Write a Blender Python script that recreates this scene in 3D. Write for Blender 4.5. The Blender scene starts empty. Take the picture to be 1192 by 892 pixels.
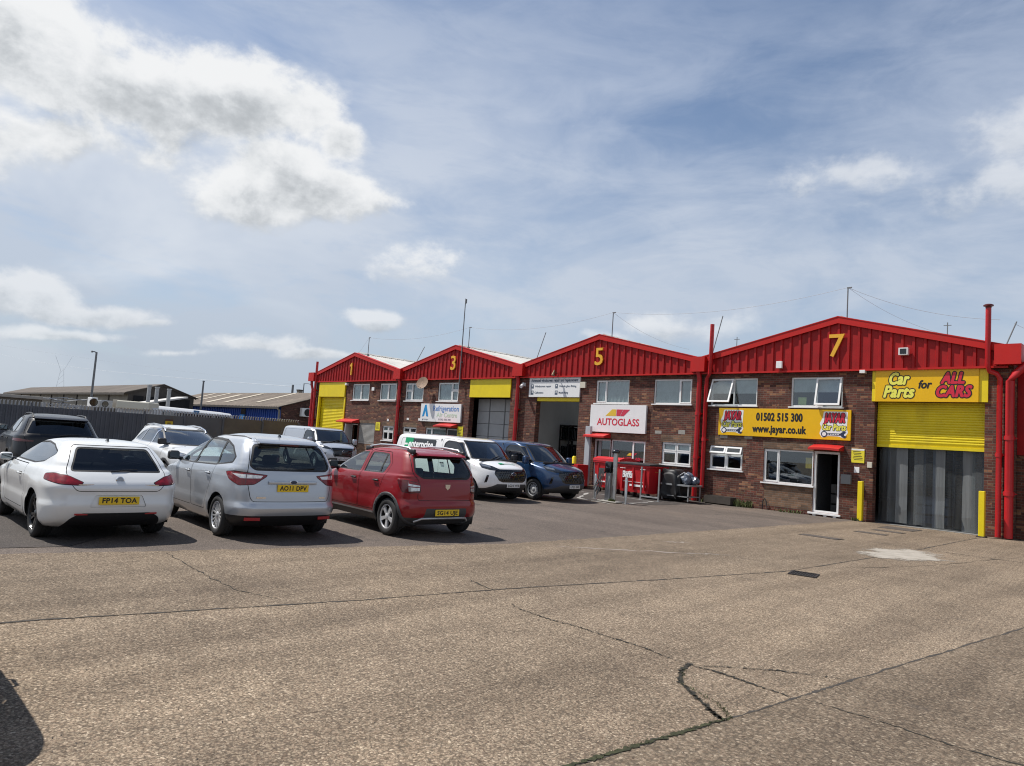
import bpy, bmesh, math, random
import numpy as np
from mathutils import Vector, Matrix
from mathutils.bvhtree import BVHTree

random.seed(11)
SC = bpy.context.scene
COL = SC.collection
PI = math.pi
WM = {}                                   # world matrix of every object built so far


# ------------------------------------------------------------------ helpers
def link(o, parent=None, M=None):
    COL.objects.link(o)
    M = M or Matrix()
    if parent is not None:
        o.parent = parent
        o.matrix_basis = M
        WM[o.name] = WM[parent.name] @ M
    else:
        o.matrix_basis = M
        WM[o.name] = M.copy()
    return o


def thing(name, label, cat, loc=(0, 0, 0), rotz=0, group=None):
    o = bpy.data.objects.new(name, None)
    o.empty_display_size = .2
    link(o, None, Matrix.Translation(loc) @ Matrix.Rotation(rotz, 4, 'Z'))
    return tag(o, label, cat, group)


def tag(o, label=None, cat=None, group=None, kind=None):
    if label: o['label'] = label
    if cat: o['category'] = cat
    if group: o['group'] = group
    if kind: o['kind'] = kind
    return o


def empty(name, parent, loc=(0, 0, 0), rot=None):
    o = bpy.data.objects.new(name, None)
    o.empty_display_size = .1
    M = Matrix.Translation(loc)
    if rot is not None: M = M @ rot
    return link(o, parent, M)


def mesh_obj(name, bm, mats, parent=None, world=False, smooth=None, M=None, label=None):
    """bmesh -> one linked mesh object. world: geometry is in world coordinates."""
    me = bpy.data.meshes.new(name)
    bm.to_mesh(me)
    bm.free()
    if not isinstance(mats, (list, tuple)): mats = [mats]
    for m in mats: me.materials.append(m)
    if world and parent is not None:
        me.transform(WM[parent.name].inverted())
    if smooth is not None:
        me.shade_smooth()
        if smooth < 180: me.set_sharp_from_angle(angle=math.radians(smooth))
    o = bpy.data.objects.new(name, me)
    link(o, parent, M)
    if label: o['label'] = label
    return o


class MB:
    def __init__(self):
        self.bm = bmesh.new()
        self.mi = 0
        self.T = None

    def _v(self, co):
        co = Vector(co)
        if self.T is not None: co = self.T @ co
        return self.bm.verts.new(co)

    def _f(self, vs):
        try:
            f = self.bm.faces.new(vs)
            f.material_index = self.mi
            return f
        except ValueError:
            return None

    def poly(self, pts):
        return self._f([self._v(p) for p in pts])

    def box(self, x0, x1, y0, y1, z0, z1, bev=0, seg=2):
        v = [self._v((x, y, z)) for x in (x0, x1) for y in (y0, y1) for z in (z0, z1)]
        fs = [self._f([v[i] for i in q]) for q in
              ((0, 1, 3, 2), (4, 6, 7, 5), (0, 4, 5, 1), (2, 3, 7, 6), (0, 2, 6, 4), (1, 5, 7, 3))]
        if bev:
            es = set()
            for f in fs: es.update(f.edges)
            r = bmesh.ops.bevel(self.bm, geom=list(es), offset=bev, segments=seg, affect='EDGES', profile=.5)
            for f in r['faces']: f.material_index = self.mi
        return self

    def prism(self, pts, axis, a, b):
        """2-D polygon extruded along axis: 'x' -> (y,z), 'y' -> (x,z), 'z' -> (x,y)."""
        def P(p, t):
            return {'x': (t, p[0], p[1]), 'y': (p[0], t, p[1]), 'z': (p[0], p[1], t)}[axis]
        A = [self._v(P(p, a)) for p in pts]
        B = [self._v(P(p, b)) for p in pts]
        n = len(pts)
        fs = [self._f(A), self._f(B[::-1])]
        for i in range(n):
            fs.append(self._f([A[i], B[i], B[(i + 1) % n], A[(i + 1) % n]]))
        bmesh.ops.recalc_face_normals(self.bm, faces=[f for f in fs if f])
        return self

    def tube(self, path, r, n=8, caps=True):
        path = [Vector(p) for p in path]
        rs = r if isinstance(r, (list, tuple)) else [r] * len(path)
        rings = []
        up = Vector((0, 0, 1))
        for i, p in enumerate(path):
            t = (path[min(i + 1, len(path) - 1)] - path[max(i - 1, 0)]).normalized()
            ref = up if abs(t.dot(up)) < .95 else Vector((0, 1, 0))
            a = t.cross(ref).normalized()
            b = t.cross(a).normalized()
            rings.append([self._v(p + (a * math.cos(q) + b * math.sin(q)) * rs[i])
                          for q in [2 * PI * k / n for k in range(n)]])
        fs = []
        for A, B in zip(rings, rings[1:]):
            for k in range(n):
                fs.append(self._f([A[k], A[(k + 1) % n], B[(k + 1) % n], B[k]]))
        if caps:
            fs.append(self._f(rings[0][::-1]))
            fs.append(self._f(rings[-1]))
        bmesh.ops.recalc_face_normals(self.bm, faces=[f for f in fs if f])
        return self

    def lathe(self, prof, M, n=40, close=False):
        """profile [(r, h)] spun about local z, placed by matrix M."""
        rings = []
        for r, h in prof:
            if r < 1e-6:
                rings.append([self._v(M @ Vector((0, 0, h)))])
            else:
                rings.append([self._v(M @ Vector((r * math.cos(2 * PI * k / n), r * math.sin(2 * PI * k / n), h)))
                              for k in range(n)])
        fs = []
        pairs = list(zip(rings, rings[1:]))
        if close: pairs.append((rings[-1], rings[0]))
        for A, B in pairs:
            for k in range(n):
                a = [A[k % len(A)], A[(k + 1) % len(A)]] if len(A) > 1 else [A[0]]
                b = [B[(k + 1) % len(B)], B[k % len(B)]] if len(B) > 1 else [B[0]]
                if len(a) + len(b) >= 3: fs.append(self._f(a + b))
        bmesh.ops.recalc_face_normals(self.bm, faces=[f for f in fs if f])
        return self

    def build(self, name, mats, parent=None, world=False, smooth=None, M=None, label=None):
        return mesh_obj(name, self.bm, mats, parent, world, smooth, M, label)


_fonts = {}


def text_bm(body, size, bold=0., shear=0., sx=1., extrude=.004, align='CENTER', space=1.):
    cu = bpy.data.curves.new('t', 'FONT')
    cu.body = body
    cu.size = size
    cu.offset = bold
    cu.shear = shear
    cu.extrude = extrude
    cu.space_character = space
    cu.align_x = align
    cu.align_y = 'CENTER'
    cu.resolution_u = 3
    o = bpy.data.objects.new('t', cu)
    COL.objects.link(o)
    me = bpy.data.meshes.new_from_object(o)
    bpy.data.objects.remove(o)
    bpy.data.curves.remove(cu)
    bm = bmesh.new()
    bm.from_mesh(me)
    bpy.data.meshes.remove(me)
    bmesh.ops.scale(bm, vec=(sx, 1, 1), verts=bm.verts)
    return bm


FACE_S = Matrix(((1, 0, 0, 0), (0, 0, -1, 0), (0, 1, 0, 0), (0, 0, 0, 1)))    # text read from -y
FACE_REAR = Matrix(((0, 0, -1, 0), (-1, 0, 0, 0), (0, 1, 0, 0), (0, 0, 0, 1)))  # text read from -x
FACE_FRONT = Matrix(((0, 0, 1, 0), (1, 0, 0, 0), (0, 1, 0, 0), (0, 0, 0, 1)))   # text read from +x


def text(name, body, size, mat, parent, loc, face=FACE_S, world=False, width=None, fat=0., **kw):
    """lettering as a mesh; fat = stroke growth, built from copies pushed outwards"""
    bm = text_bm(body, size, **kw)
    if width:
        xs = [v.co.x for v in bm.verts]
        w = max(xs) - min(xs)
        bmesh.ops.scale(bm, vec=((width - 2 * fat) / w, 1, 1), verts=bm.verts)
    if fat:
        base = list(bm.verts) + list(bm.edges) + list(bm.faces)
        nd = 12 if fat > .02 else 8
        for k in range(nd):
            a = 2 * PI * k / nd
            r = bmesh.ops.duplicate(bm, geom=base)
            vs = [g for g in r['geom'] if isinstance(g, bmesh.types.BMVert)]
            bmesh.ops.translate(bm, verts=vs, vec=(fat * math.cos(a), fat * math.sin(a), -.00006 * (k + 1)))
    bm.transform(Matrix.Translation(loc) @ face)
    return mesh_obj(name, bm, mat, parent, world)


# ------------------------------------------------------------------ materials
def nt(m):
    m.use_nodes = True
    return m.node_tree.nodes, m.node_tree.links


class N:
    """tiny node-graph helper"""
    def __init__(self, tree):
        self.t = tree
        self.n = tree.nodes
        self.l = tree.links

    def new(self, typ, ins=None, **props):
        nd = self.n.new(typ)
        for k, v in props.items(): setattr(nd, k, v)
        for k, v in (ins or {}).items(): self.put(nd, k, v)
        return nd

    def put(self, nd, k, v):
        s = nd.inputs[k]
        if isinstance(v, bpy.types.NodeSocket): self.l.new(v, s)
        elif isinstance(v, bpy.types.Node): self.l.new(v.outputs[0], s)
        else: s.default_value = v

    def math(self, op, a, b=0., c=None, clamp=False):
        nd = self.new('ShaderNodeMath', {0: a, 1: b}, operation=op, use_clamp=clamp)
        if c is not None: self.put(nd, 2, c)
        return nd.outputs[0]

    def vmath(self, op, a, b=None, scale=None):
        nd = self.new('ShaderNodeVectorMath', {0: a}, operation=op)
        if b is not None: self.put(nd, 1, b)
        if scale is not None: self.put(nd, 'Scale', scale)
        return nd.outputs[1] if op in ('DOT_PRODUCT', 'LENGTH') else nd.outputs[0]

    def mix(self, f, a, b, blend='MIX'):
        nd = self.new('ShaderNodeMix', data_type='RGBA', blend_type=blend)
        self.put(nd, 0, f)
        self.put(nd, 6, a)
        self.put(nd, 7, b)
        return nd.outputs[2]

    def ramp(self, f, stops, interp='LINEAR'):
        nd = self.new('ShaderNodeValToRGB', {0: f})
        cr = nd.color_ramp
        cr.interpolation = interp
        while len(cr.elements) < len(stops): cr.elements.new(.5)
        for e, (p, c) in zip(cr.elements, stops):
            e.position = p
            e.color = c if len(c) == 4 else (*c, 1)
        return nd.outputs[0]

    def noise(self, vec, scale, detail=4, rough=.5, dist=0., col=False):
        nd = self.new('ShaderNodeTexNoise', {'Vector': vec, 'Scale': scale, 'Detail': detail,
                                             'Roughness': rough, 'Distortion': dist})
        return nd.outputs[1 if col else 0]

    def smooth(self, x, a, b):
        nd = self.new('ShaderNodeMapRange', {'Value': x, 'From Min': a, 'From Max': b},
                      interpolation_type='SMOOTHSTEP')
        return nd.outputs[0]

    def map(self, vec, scale=(1, 1, 1), rot=(0, 0, 0), loc=(0, 0, 0)):
        return self.new('ShaderNodeMapping', {'Vector': vec, 'Scale': scale, 'Rotation': rot, 'Location': loc}).outputs[0]


def c4(c): return (c[0], c[1], c[2], 1)


_cache = {}


def pr(name, col, rough=.5, metal=0., spec=.5, coat=0., coat_rough=.03, var=.0, vscale=3., bump=0., bscale=200.,
       dirt=0., dirt_col=(.12, .1, .08), flake=0.):
    """Principled material with optional tone variation, grime and bump."""
    if name in _cache: return _cache[name]
    m = bpy.data.materials.new(name)
    m.use_nodes = True
    g = N(m.node_tree)
    b = g.n['Principled BSDF']
    b.inputs['Base Color'].default_value = c4(col)
    b.inputs['Roughness'].default_value = rough
    b.inputs['Metallic'].default_value = metal
    b.inputs['Specular IOR Level'].default_value = spec
    b.inputs['Coat Weight'].default_value = coat
    b.inputs['Coat Roughness'].default_value = coat_rough
    if var or dirt or bump:
        tc = g.new('ShaderNodeTexCoord').outputs['Object']
        cur = c4(col)
        if var:
            f = g.noise(tc, vscale, 5, .6)
            lo = tuple(x * (1 - var) for x in col)
            hi = tuple(min(1, x * (1 + var)) for x in col)
            cur = g.ramp(f, [(.3, lo), (.7, hi)])
        if dirt:
            f2 = g.noise(g.map(tc, (1, 1, .35)), 1.7, 6, .65)
            k = g.math('MULTIPLY', g.smooth(f2, .5, .75), dirt)
            cur = g.mix(k, cur, c4(dirt_col))
            rr = g.math('ADD', rough, g.math('MULTIPLY', k, .3))
            g.put(b, 'Roughness', rr)
        g.put(b, 'Base Color', cur)
        if bump:
            bn = g.new('ShaderNodeBump', {'Height': g.noise(tc, bscale, 3), 'Strength': bump, 'Distance': .01})
            g.put(b, 'Normal', bn)
    if flake:
        tc = g.new('ShaderNodeTexCoord').outputs['Object']
        v = g.new('ShaderNodeTexVoronoi', {'Vector': tc, 'Scale': 900.})
        f = g.math('MULTIPLY', g.new('ShaderNodeSeparateColor', {0: v.outputs['Color']}).outputs[0], flake)
        g.put(b, 'Roughness', g.math('ADD', rough - flake / 2, f))
    _cache[name] = m
    return m


def glass(name, tint=(.5, .56, .55), rough=.0, base=.06):
    """clear or tinted window pane: see-through, with a mirror share that grows towards grazing view"""
    if name in _cache: return _cache[name]
    m = bpy.data.materials.new(name)
    m.use_nodes = True
    g = N(m.node_tree)
    g.n.remove(g.n['Principled BSDF'])
    out = g.n['Material Output']
    tr = g.new('ShaderNodeBsdfTransparent', {0: c4(tint)})
    gl = g.new('ShaderNodeBsdfGlossy', {'Color': (.95, .97, 1, 1), 'Roughness': rough})
    geo = g.new('ShaderNodeNewGeometry')
    c = g.math('ABSOLUTE', g.vmath('DOT_PRODUCT', geo.outputs['Normal'], geo.outputs['Incoming']))
    fr = g.math('ADD', .05, g.math('MULTIPLY', g.math('POWER', g.math('SUBTRACT', 1., c, clamp=True), 5.), .95))
    f = g.math('ADD', g.math('MULTIPLY', fr, 1.25), base, clamp=True)
    mx = g.new('ShaderNodeMixShader', {0: f, 1: tr, 2: gl})
    g.l.new(mx.outputs[0], out.inputs[0])
    _cache[name] = m
    return m


def paint(name, col, metal=0., rough=.35, flake=.0):
    return pr(name, col, rough=rough, metal=metal, coat=1., coat_rough=.02, flake=flake,
              var=.03, vscale=.8, dirt=.10, dirt_col=(.16, .14, .12))


M_BLACK = pr('black_plastic', (.018, .018, .02), .45, bump=.05, bscale=300)
M_GLOSSBLACK = pr('gloss_black', (.008, .008, .009), .12, coat=.6)
M_SEAL = pr('rubber_seal', (.012, .012, .013), .55)
M_TYRE = pr('tyre_rubber', (.022, .022, .023), .8, var=.25, vscale=9., dirt=.5, dirt_col=(.07, .063, .055))
M_DARKIN = pr('cabin_lining', (.03, .03, .032), .85)
M_SEAT = pr('seat_cloth', (.035, .036, .04), .9, var=.2, vscale=20)
M_ALLOY = pr('alloy_wheel', (.66, .67, .69), .36, metal=.35, coat=.5, var=.08, vscale=20)
M_STEELRIM = pr('steel_wheel', (.55, .56, .57), .4, metal=.25, var=.08, vscale=20)
M_BLACKRIM = pr('black_alloy', (.012, .012, .013), .25, coat=.4)
M_CHROME = pr('chrome', (.8, .8, .82), .12, metal=1.)
M_REDLENS = pr('red_lens', (.19, .003, .008), .25, coat=.35, var=.5, vscale=16)
M_REDDARK = pr('dark_red_lens', (.10, .003, .006), .2, coat=.6)
M_REFLECTOR = pr('red_reflector', (.34, .008, .012), .35)
M_MIRROR = pr('mirror_glass', (.16, .18, .19), .06, metal=1.)
M_CLEARLENS = pr('clear_lens', (.62, .62, .62), .1, metal=.4, coat=1., var=.35, vscale=22)
M_HEAD = pr('headlamp', (.2, .215, .235), .08, metal=.55, coat=1., var=.6, vscale=16)
M_HEADDARK = pr('headlamp_dark', (.03, .034, .04), .08, metal=.3, coat=1., var=.6, vscale=16)
M_PLATEY = pr('yellow_plate', (.82, .55, .02), .4)
M_PLATEW = pr('white_plate', (.75, .75, .73), .4)
M_INK = pr('ink_black', (.01, .01, .012), .5)
M_CARGLASS = glass('car_glass', (.70, .79, .77), 0., .10)
M_CARGLASS_REAR = glass('car_glass_rear', (.86, .97, .94), 0., .0)
M_CARGLASS_GREEN = glass('car_glass_green', (.84, .96, .93), 0., .10)
M_CARGLASS_DARK = glass('car_glass_dark', (.07, .075, .08), 0., .0)
M_CARGLASS_VAN = glass('van_glass', (.30, .35, .37), 0., .05)


# ---- masonry, ground and cladding materials
def brick(name, c1, c2, mort, odd=(.36, .20, .12), odd_amt=.22, seed=0., bw=.235, rh=.078):
    m = bpy.data.materials.new(name)
    m.use_nodes = True
    g = N(m.node_tree)
    b = g.n['Principled BSDF']
    tc = g.new('ShaderNodeTexCoord').outputs['Object']
    s = g.new('ShaderNodeSeparateXYZ', {0: tc})
    u = g.math('ADD', s.outputs[0], s.outputs[1])
    v = g.new('ShaderNodeCombineXYZ', {0: u, 1: s.outputs[2], 2: 0.}).outputs[0]
    v = g.vmath('ADD', v, (seed, 0, 0))
    br = g.new('ShaderNodeTexBrick', {'Vector': v, 'Color1': c4(c1), 'Color2': c4(c2), 'Mortar': c4(mort), 'Scale': 1.,
                                      'Mortar Size': .0075, 'Mortar Smooth': .3, 'Bias': -.1, 'Brick Width': bw, 'Row Height': rh})
    # single odd bricks: one random value per brick cell
    row = g.math('FLOOR', g.math('DIVIDE', s.outputs[2], rh))
    par = g.math('MULTIPLY', g.math('MODULO', g.math('ABSOLUTE', row), 2.), .5)
    colm = g.math('FLOOR', g.math('ADD', g.math('DIVIDE', g.math('ADD', u, seed), bw), par))
    cell = g.new('ShaderNodeCombineXYZ', {0: colm, 1: row, 2: 3.7}).outputs[0]
    wn = g.new('ShaderNodeTexWhiteNoise', {'Vector': cell}, noise_dimensions='3D')
    patch = g.noise(g.map(v, (.55, .9, 1)), 1.0, 3, .6)
    thr = g.math('SUBTRACT', 1.0 - odd_amt * .35, g.math('MULTIPLY', g.smooth(patch, .46, .70), odd_amt * 1.9))
    isodd = g.math('GREATER_THAN', wn.outputs[0], thr)
    tone = g.ramp(g.new('ShaderNodeSeparateColor', {0: wn.outputs[1]}).outputs[1], [(0, tuple(x * .55 for x in odd)), (1, odd)])
    col = g.mix(g.math('MULTIPLY', isodd, g.math('SUBTRACT', 1., br.outputs['Fac'])), br.outputs['Color'], tone)
    hv = g.ramp(g.new('ShaderNodeSeparateColor', {0: wn.outputs[1]}).outputs[2], [(0, (.62, .62, .62)), (1, (1.25, 1.2, 1.15))])
    col = g.mix(1., col, hv, 'MULTIPLY')
    st = g.noise(g.map(tc, (1, 1, .5)), .9, 6, .65)
    col = g.mix(1., col, g.ramp(st, [(.28, (.62, .60, .58)), (.72, (1.12, 1.1, 1.08))]), 'MULTIPLY')
    g.put(b, 'Base Color', col)
    g.put(b, 'Roughness', .9)
    bp = g.new('ShaderNodeBump', {'Height': g.math('SUBTRACT', g.noise(tc, 60, 3), g.math('MULTIPLY', br.outputs['Fac'], 1.5)), 'Strength': .5, 'Distance': .01})
    g.put(b, 'Normal', bp)
    return m


M_BRICK = brick('dark_red_brick', (.165, .052, .035), (.088, .033, .025), (.165, .135, .11), odd=(.33, .16, .088), odd_amt=.19)
M_BRICK_TAN = brick('tan_brick', (.235, .145, .092), (.18, .108, .07), (.19, .165, .14), odd_amt=.05, seed=.11)
M_BRICK_FAR = brick('far_brick', (.12, .045, .035), (.09, .04, .03), (.13, .11, .10), odd_amt=.05)
M_CLADRED = pr('red_cladding', (.335, .007, .008), .5, spec=.3, var=.14, vscale=2.6, dirt=.42, dirt_col=(.17, .022, .02))
M_TRIMRED = pr('red_trim', (.50, .013, .010), .45, spec=.35, var=.08, vscale=1.5, dirt=.2, dirt_col=(.22, .04, .03))
M_PIPERED = pr('red_pipe', (.46, .012, .016), .38, var=.1, vscale=3., dirt=.25, dirt_col=(.16, .02, .02))
M_AWNING = pr('red_canopy', (.50, .018, .016), .45, var=.1)
M_YELLOW = pr('yellow_steel', (.80, .62, .008), .42, var=.06, vscale=2., dirt=.15, dirt_col=(.35, .25, .05))
M_YELLOW_SHUT = pr('yellow_shutter_steel', (.76, .60, .008), .45, var=.08, vscale=2., dirt=.3, dirt_col=(.32, .23, .03))
M_SIGNYEL = pr('sign_amber', (.82, .47, .0), .35, var=.03)
M_SIGNWHITE = pr('sign_white', (.82, .82, .82), .35, var=.03)
M_PVC = pr('white_pvc', (.80, .80, .79), .3, var=.04, vscale=2., dirt=.15, dirt_col=(.5, .48, .44))
M_PVCGREY = pr('grey_frame', (.32, .33, .34), .4)
M_WINGLASS = glass('window_glass', (.80, .84, .84), 0., .035)
M_BLIND = pr('pale_blind', (.62, .66, .67), .8, var=.12, vscale=5)
M_NET = pr('net_curtain', (.66, .70, .68), .9, var=.1, vscale=3)
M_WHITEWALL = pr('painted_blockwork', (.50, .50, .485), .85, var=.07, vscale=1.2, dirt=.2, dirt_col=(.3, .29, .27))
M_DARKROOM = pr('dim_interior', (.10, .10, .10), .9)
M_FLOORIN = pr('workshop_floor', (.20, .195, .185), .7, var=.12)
M_ROOF = pr('pale_roof_sheet', (.46, .45, .42), .7, var=.14, vscale=.6, dirt=.4, dirt_col=(.26, .25, .22))
M_NUM = pr('amber_numeral', (.80, .42, .03), .4, var=.08)
M_GALV = pr('galvanised', (.40, .41, .42), .45, metal=.6, var=.15, vscale=6)
M_GREYPOST = pr('grey_post', (.42, .45, .48), .5, var=.08)
M_STEEL = pr('stainless', (.55, .55, .54), .32, metal=.85, var=.12, vscale=8)
M_MAST = pr('mast_grey', (.16, .17, .18), .6)
M_WIRE = pr('wire_grey', (.34, .35, .37), .6)
M_FAINT = pr('hazed_steel', (.60, .64, .68), .7)  # distance haze is put into this pale colour
M_BINRED = pr('bin_red', (.50, .012, .018), .4, var=.08, vscale=3, dirt=.25, dirt_col=(.2, .03, .03))
M_BINBLACK = pr('bin_lid_black', (.035, .035, .037), .5)
M_TARP = pr('black_tarpaulin', (.012, .012, .014), .55, bump=.3, bscale=18)
M_BAG = pr('refuse_bag', (.11, .13, .17), .25, var=.5, vscale=12, bump=.6, bscale=14)
M_GRATE = pr('iron_grate', (.045, .04, .038), .6, metal=.5, var=.2, vscale=14)
M_COVER = pr('iron_cover', (.10, .085, .075), .7, metal=.3, var=.25, vscale=8)
M_TROUGH = pr('dark_timber', (.06, .05, .042), .85, var=.2, vscale=6)
M_LEAF = pr('weed_leaf', (.085, .10, .03), .7, var=.35, vscale=9)
M_PLATEGREY = pr('grey_box', (.18, .185, .19), .5)
M_REDLET = pr('sign_red', (.62, .02, .05), .4)
M_BLUELET = pr('sign_blue', (.04, .16, .45), .4)
M_LEMON = pr('sign_lemon', (.86, .82, .12), .4)
M_GREENLET = pr('sign_pale_green', (.52, .66, .50), .4)


def strip_pvc(name, tint, lo, hi, white=.22):
    """one grade of see-through PVC strip; older strips are scuffed and cloudier"""
    m = bpy.data.materials.new(name)
    m.use_nodes = True
    g = N(m.node_tree)
    g.n.remove(g.n['Principled BSDF'])
    tc = g.new('ShaderNodeTexCoord').outputs['Object']
    haze = g.ramp(g.noise(g.map(tc, (9, 9, .35)), 1., 4, .6), [(.3, (lo,) * 3), (.75, (hi,) * 3)])
    tr = g.new('ShaderNodeBsdfTransparent', {0: c4(tint)})
    df = g.new('ShaderNodeBsdfDiffuse', {0: (white, white * 1.06, white * 1.08, 1)})
    gl = g.new('ShaderNodeBsdfGlossy', {'Color': (.8, .85, .9, 1), 'Roughness': .16})
    a = g.new('ShaderNodeMixShader', {0: haze, 1: tr, 2: df})
    geo = g.new('ShaderNodeNewGeometry')
    c = g.math('ABSOLUTE', g.vmath('DOT_PRODUCT', geo.outputs['Normal'], geo.outputs['Incoming']))
    fr = g.math('ADD', .03, g.math('MULTIPLY', g.math('POWER', g.math('SUBTRACT', 1., c, clamp=True), 5.), .7))
    e = g.new('ShaderNodeMixShader', {0: fr, 1: a, 2: gl})
    g.l.new(e.outputs[0], g.n['Material Output'].inputs[0])
    return m


M_STRIPS = [strip_pvc('clear_strip', (.50, .55, .64, 1), .08, .28, .18), strip_pvc('scuffed_strip', (.6, .68, .7, 1), .24, .52, .22), strip_pvc('cloudy_strip', (.6, .68, .68, 1), .45, .82, .25)]


WARM = (1.03, .985, .94)


def concrete(name='yard_concrete', dark=1., grain=62.):
    """old yard slab: exposed aggregate, stains, tamping ridges"""
    m = bpy.data.materials.new(name)
    m.use_nodes = True
    g = N(m.node_tree)
    b = g.n['Principled BSDF']
    tc = g.new('ShaderNodeTexCoord').outputs['Object']
    flat = g.map(tc, (1, 1, 0))
    v1 = g.new('ShaderNodeTexVoronoi', {'Vector': flat, 'Scale': grain, 'Randomness': 1.}, feature='F1')
    sc = g.new('ShaderNodeSeparateColor', {0: v1.outputs['Color']})
    stone = g.ramp(sc.outputs[0], [(0, tuple(x * dark * y for x, y in zip((.08, .062, .045), WARM))), (.25, tuple(x * dark * y for x, y in zip((.165, .127, .094), WARM))), (.55, tuple(x * dark * y for x, y in zip((.265, .210, .161), WARM))), (.85, tuple(x * dark * y for x, y in zip((.39, .325, .255), WARM))), (1, tuple(x * dark * y for x, y in zip((.56, .495, .40), WARM)))])
    v2 = g.new('ShaderNodeTexVoronoi', {'Vector': flat, 'Scale': 150.}, feature='F1')
    grit = g.ramp(g.new('ShaderNodeSeparateColor', {0: v2.outputs['Color']}).outputs[1], [(0, tuple(x * dark * y for x, y in zip((.15, .122, .09), WARM))), (.6, tuple(x * dark * y for x, y in zip((.265, .222, .170), WARM))), (1, tuple(x * dark * y for x, y in zip((.38, .33, .26), WARM)))])
    expo = g.smooth(g.noise(flat, 30., 4, .7), .42, .58)
    col = g.mix(expo, grit, stone)
    pit = g.math('MULTIPLY', g.smooth(v1.outputs['Distance'], .42, .75), .70)
    col = g.mix(pit, col, (.085, .068, .052, 1))
    # ridges left by the tamping beam, worn away in patches
    wv = g.new('ShaderNodeTexWave', {'Vector': g.map(flat, rot=(0, 0, math.radians(-6))), 'Scale': 4.2, 'Distortion': 2.6, 'Detail': 3., 'Detail Scale': 1.6}, wave_type='BANDS', bands_direction='X')
    worn = g.smooth(g.noise(flat, .55, 4, .6), .40, .62)
    ridge = g.math('MULTIPLY', g.smooth(wv.outputs['Fac'], .30, .95), worn)
    col = g.mix(g.math('MULTIPLY', ridge, .20), col, (.12, .095, .07, 1))
    # broad staining, wheel tracks along the yard, oil spots
    big = g.noise(flat, .32, 7, .62)
    col = g.mix(1., col, g.ramp(big, [(.25, (.72, .70, .68)), (.5, (.98, .96, .94)), (.75, (1.18, 1.15, 1.10))]), 'MULTIPLY')
    mid = g.noise(flat, 2.6, 6, .7)
    col = g.mix(1., col, g.ramp(mid, [(.25, (.80, .79, .78)), (.6, (1.04, 1.03, 1.02))]), 'MULTIPLY')
    trk = g.noise(g.map(flat, (1.5, .10, 1), rot=(0, 0, math.radians(-8))), 1., 4, .55)
    col = g.mix(1., col, g.ramp(trk, [(.32, (.76, .75, .74)), (.58, (1.05, 1.05, 1.04))]), 'MULTIPLY')
    oil = g.smooth(g.noise(g.vmath('ADD', flat, (7.3, 2.1, 0)), 1.15, 4, .6), .64, .74)
    col = g.mix(g.math('MULTIPLY', oil, .50), col, (.085, .07, .058, 1))
    g.put(b, 'Base Color', col)
    g.put(b, 'Roughness', .92)
    g.put(b, 'Specular IOR Level', .3)
    h = g.math('ADD', g.math('MULTIPLY', v1.outputs['Distance'], -.5), g.math('MULTIPLY', g.noise(flat, 90, 3), .6))
    h = g.math('SUBTRACT', h, g.math('MULTIPLY', ridge, .4))
    g.put(b, 'Normal', g.new('ShaderNodeBump', {'Height': h, 'Strength': .6, 'Distance': .012}))
    return m


def tarmac(name, base, tint):
    m = bpy.data.materials.new(name)
    m.use_nodes = True
    g = N(m.node_tree)
    b = g.n['Principled BSDF']
    tc = g.new('ShaderNodeTexCoord').outputs['Object']
    flat = g.map(tc, (1, 1, 0))
    v = g.new('ShaderNodeTexVoronoi', {'Vector': flat, 'Scale': 95.})
    f = g.new('ShaderNodeSeparateColor', {0: v.outputs['Color']}).outputs[0]
    col = g.ramp(f, [(0, tuple(x * .6 for x in base)), (.7, base), (1, tuple(x * 1.75 for x in base))])
    big = g.noise(flat, .35, 7, .65)
    col = g.mix(1., col, g.ramp(big, [(.28, (.74, .72, .72)), (.55, (1, .98, .97)), (.75, tint)]), 'MULTIPLY')
    tr = g.noise(g.map(flat, (.10, 1.2, 1), rot=(0, 0, math.radians(4))), 1., 4, .6)
    col = g.mix(1., col, g.ramp(tr, [(.3, (.80, .80, .80)), (.6, (1.06, 1.05, 1.04))]), 'MULTIPLY')
    oil = g.smooth(g.noise(g.vmath('ADD', flat, (3.3, 9.1, 0)), .9, 3, .5), .66, .74)
    col = g.mix(g.math('MULTIPLY', oil, .5), col, (.03, .028, .027, 1))
    g.put(b, 'Base Color', col)
    g.put(b, 'Roughness', .88)
    g.put(b, 'Specular IOR Level', .3)
    h = g.math('ADD', g.math('MULTIPLY', v.outputs['Distance'], -.5), g.noise(flat, 120, 2))
    g.put(b, 'Normal', g.new('ShaderNodeBump', {'Height': h, 'Strength': .5, 'Distance': .008}))
    return m


M_CONC = concrete()
M_CONC2 = concrete('coarse_concrete', .76, 46.)
M_CONC3 = concrete('brown_concrete', .87, 58.)
M_TAR = tarmac('worn_tarmac', (.130, .108, .092), (1.34, 1.24, 1.15))
M_TARPATCH = tarmac('dark_tarmac', (.068, .060, .055), (1.15, 1.09, 1.05))
M_LAND = tarmac('rough_ground', (.14, .125, .10), (1.2, 1.15, 1.05))
M_CRACK = pr('crack_fill', (.030, .027, .020), .95, var=.3, vscale=20)
M_JOINT = pr('joint_seal', (.050, .043, .036), .95, var=.35, vscale=6)
M_MOSS = pr('moss', (.034, .036, .014), .95, var=.5, vscale=24)


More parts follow.
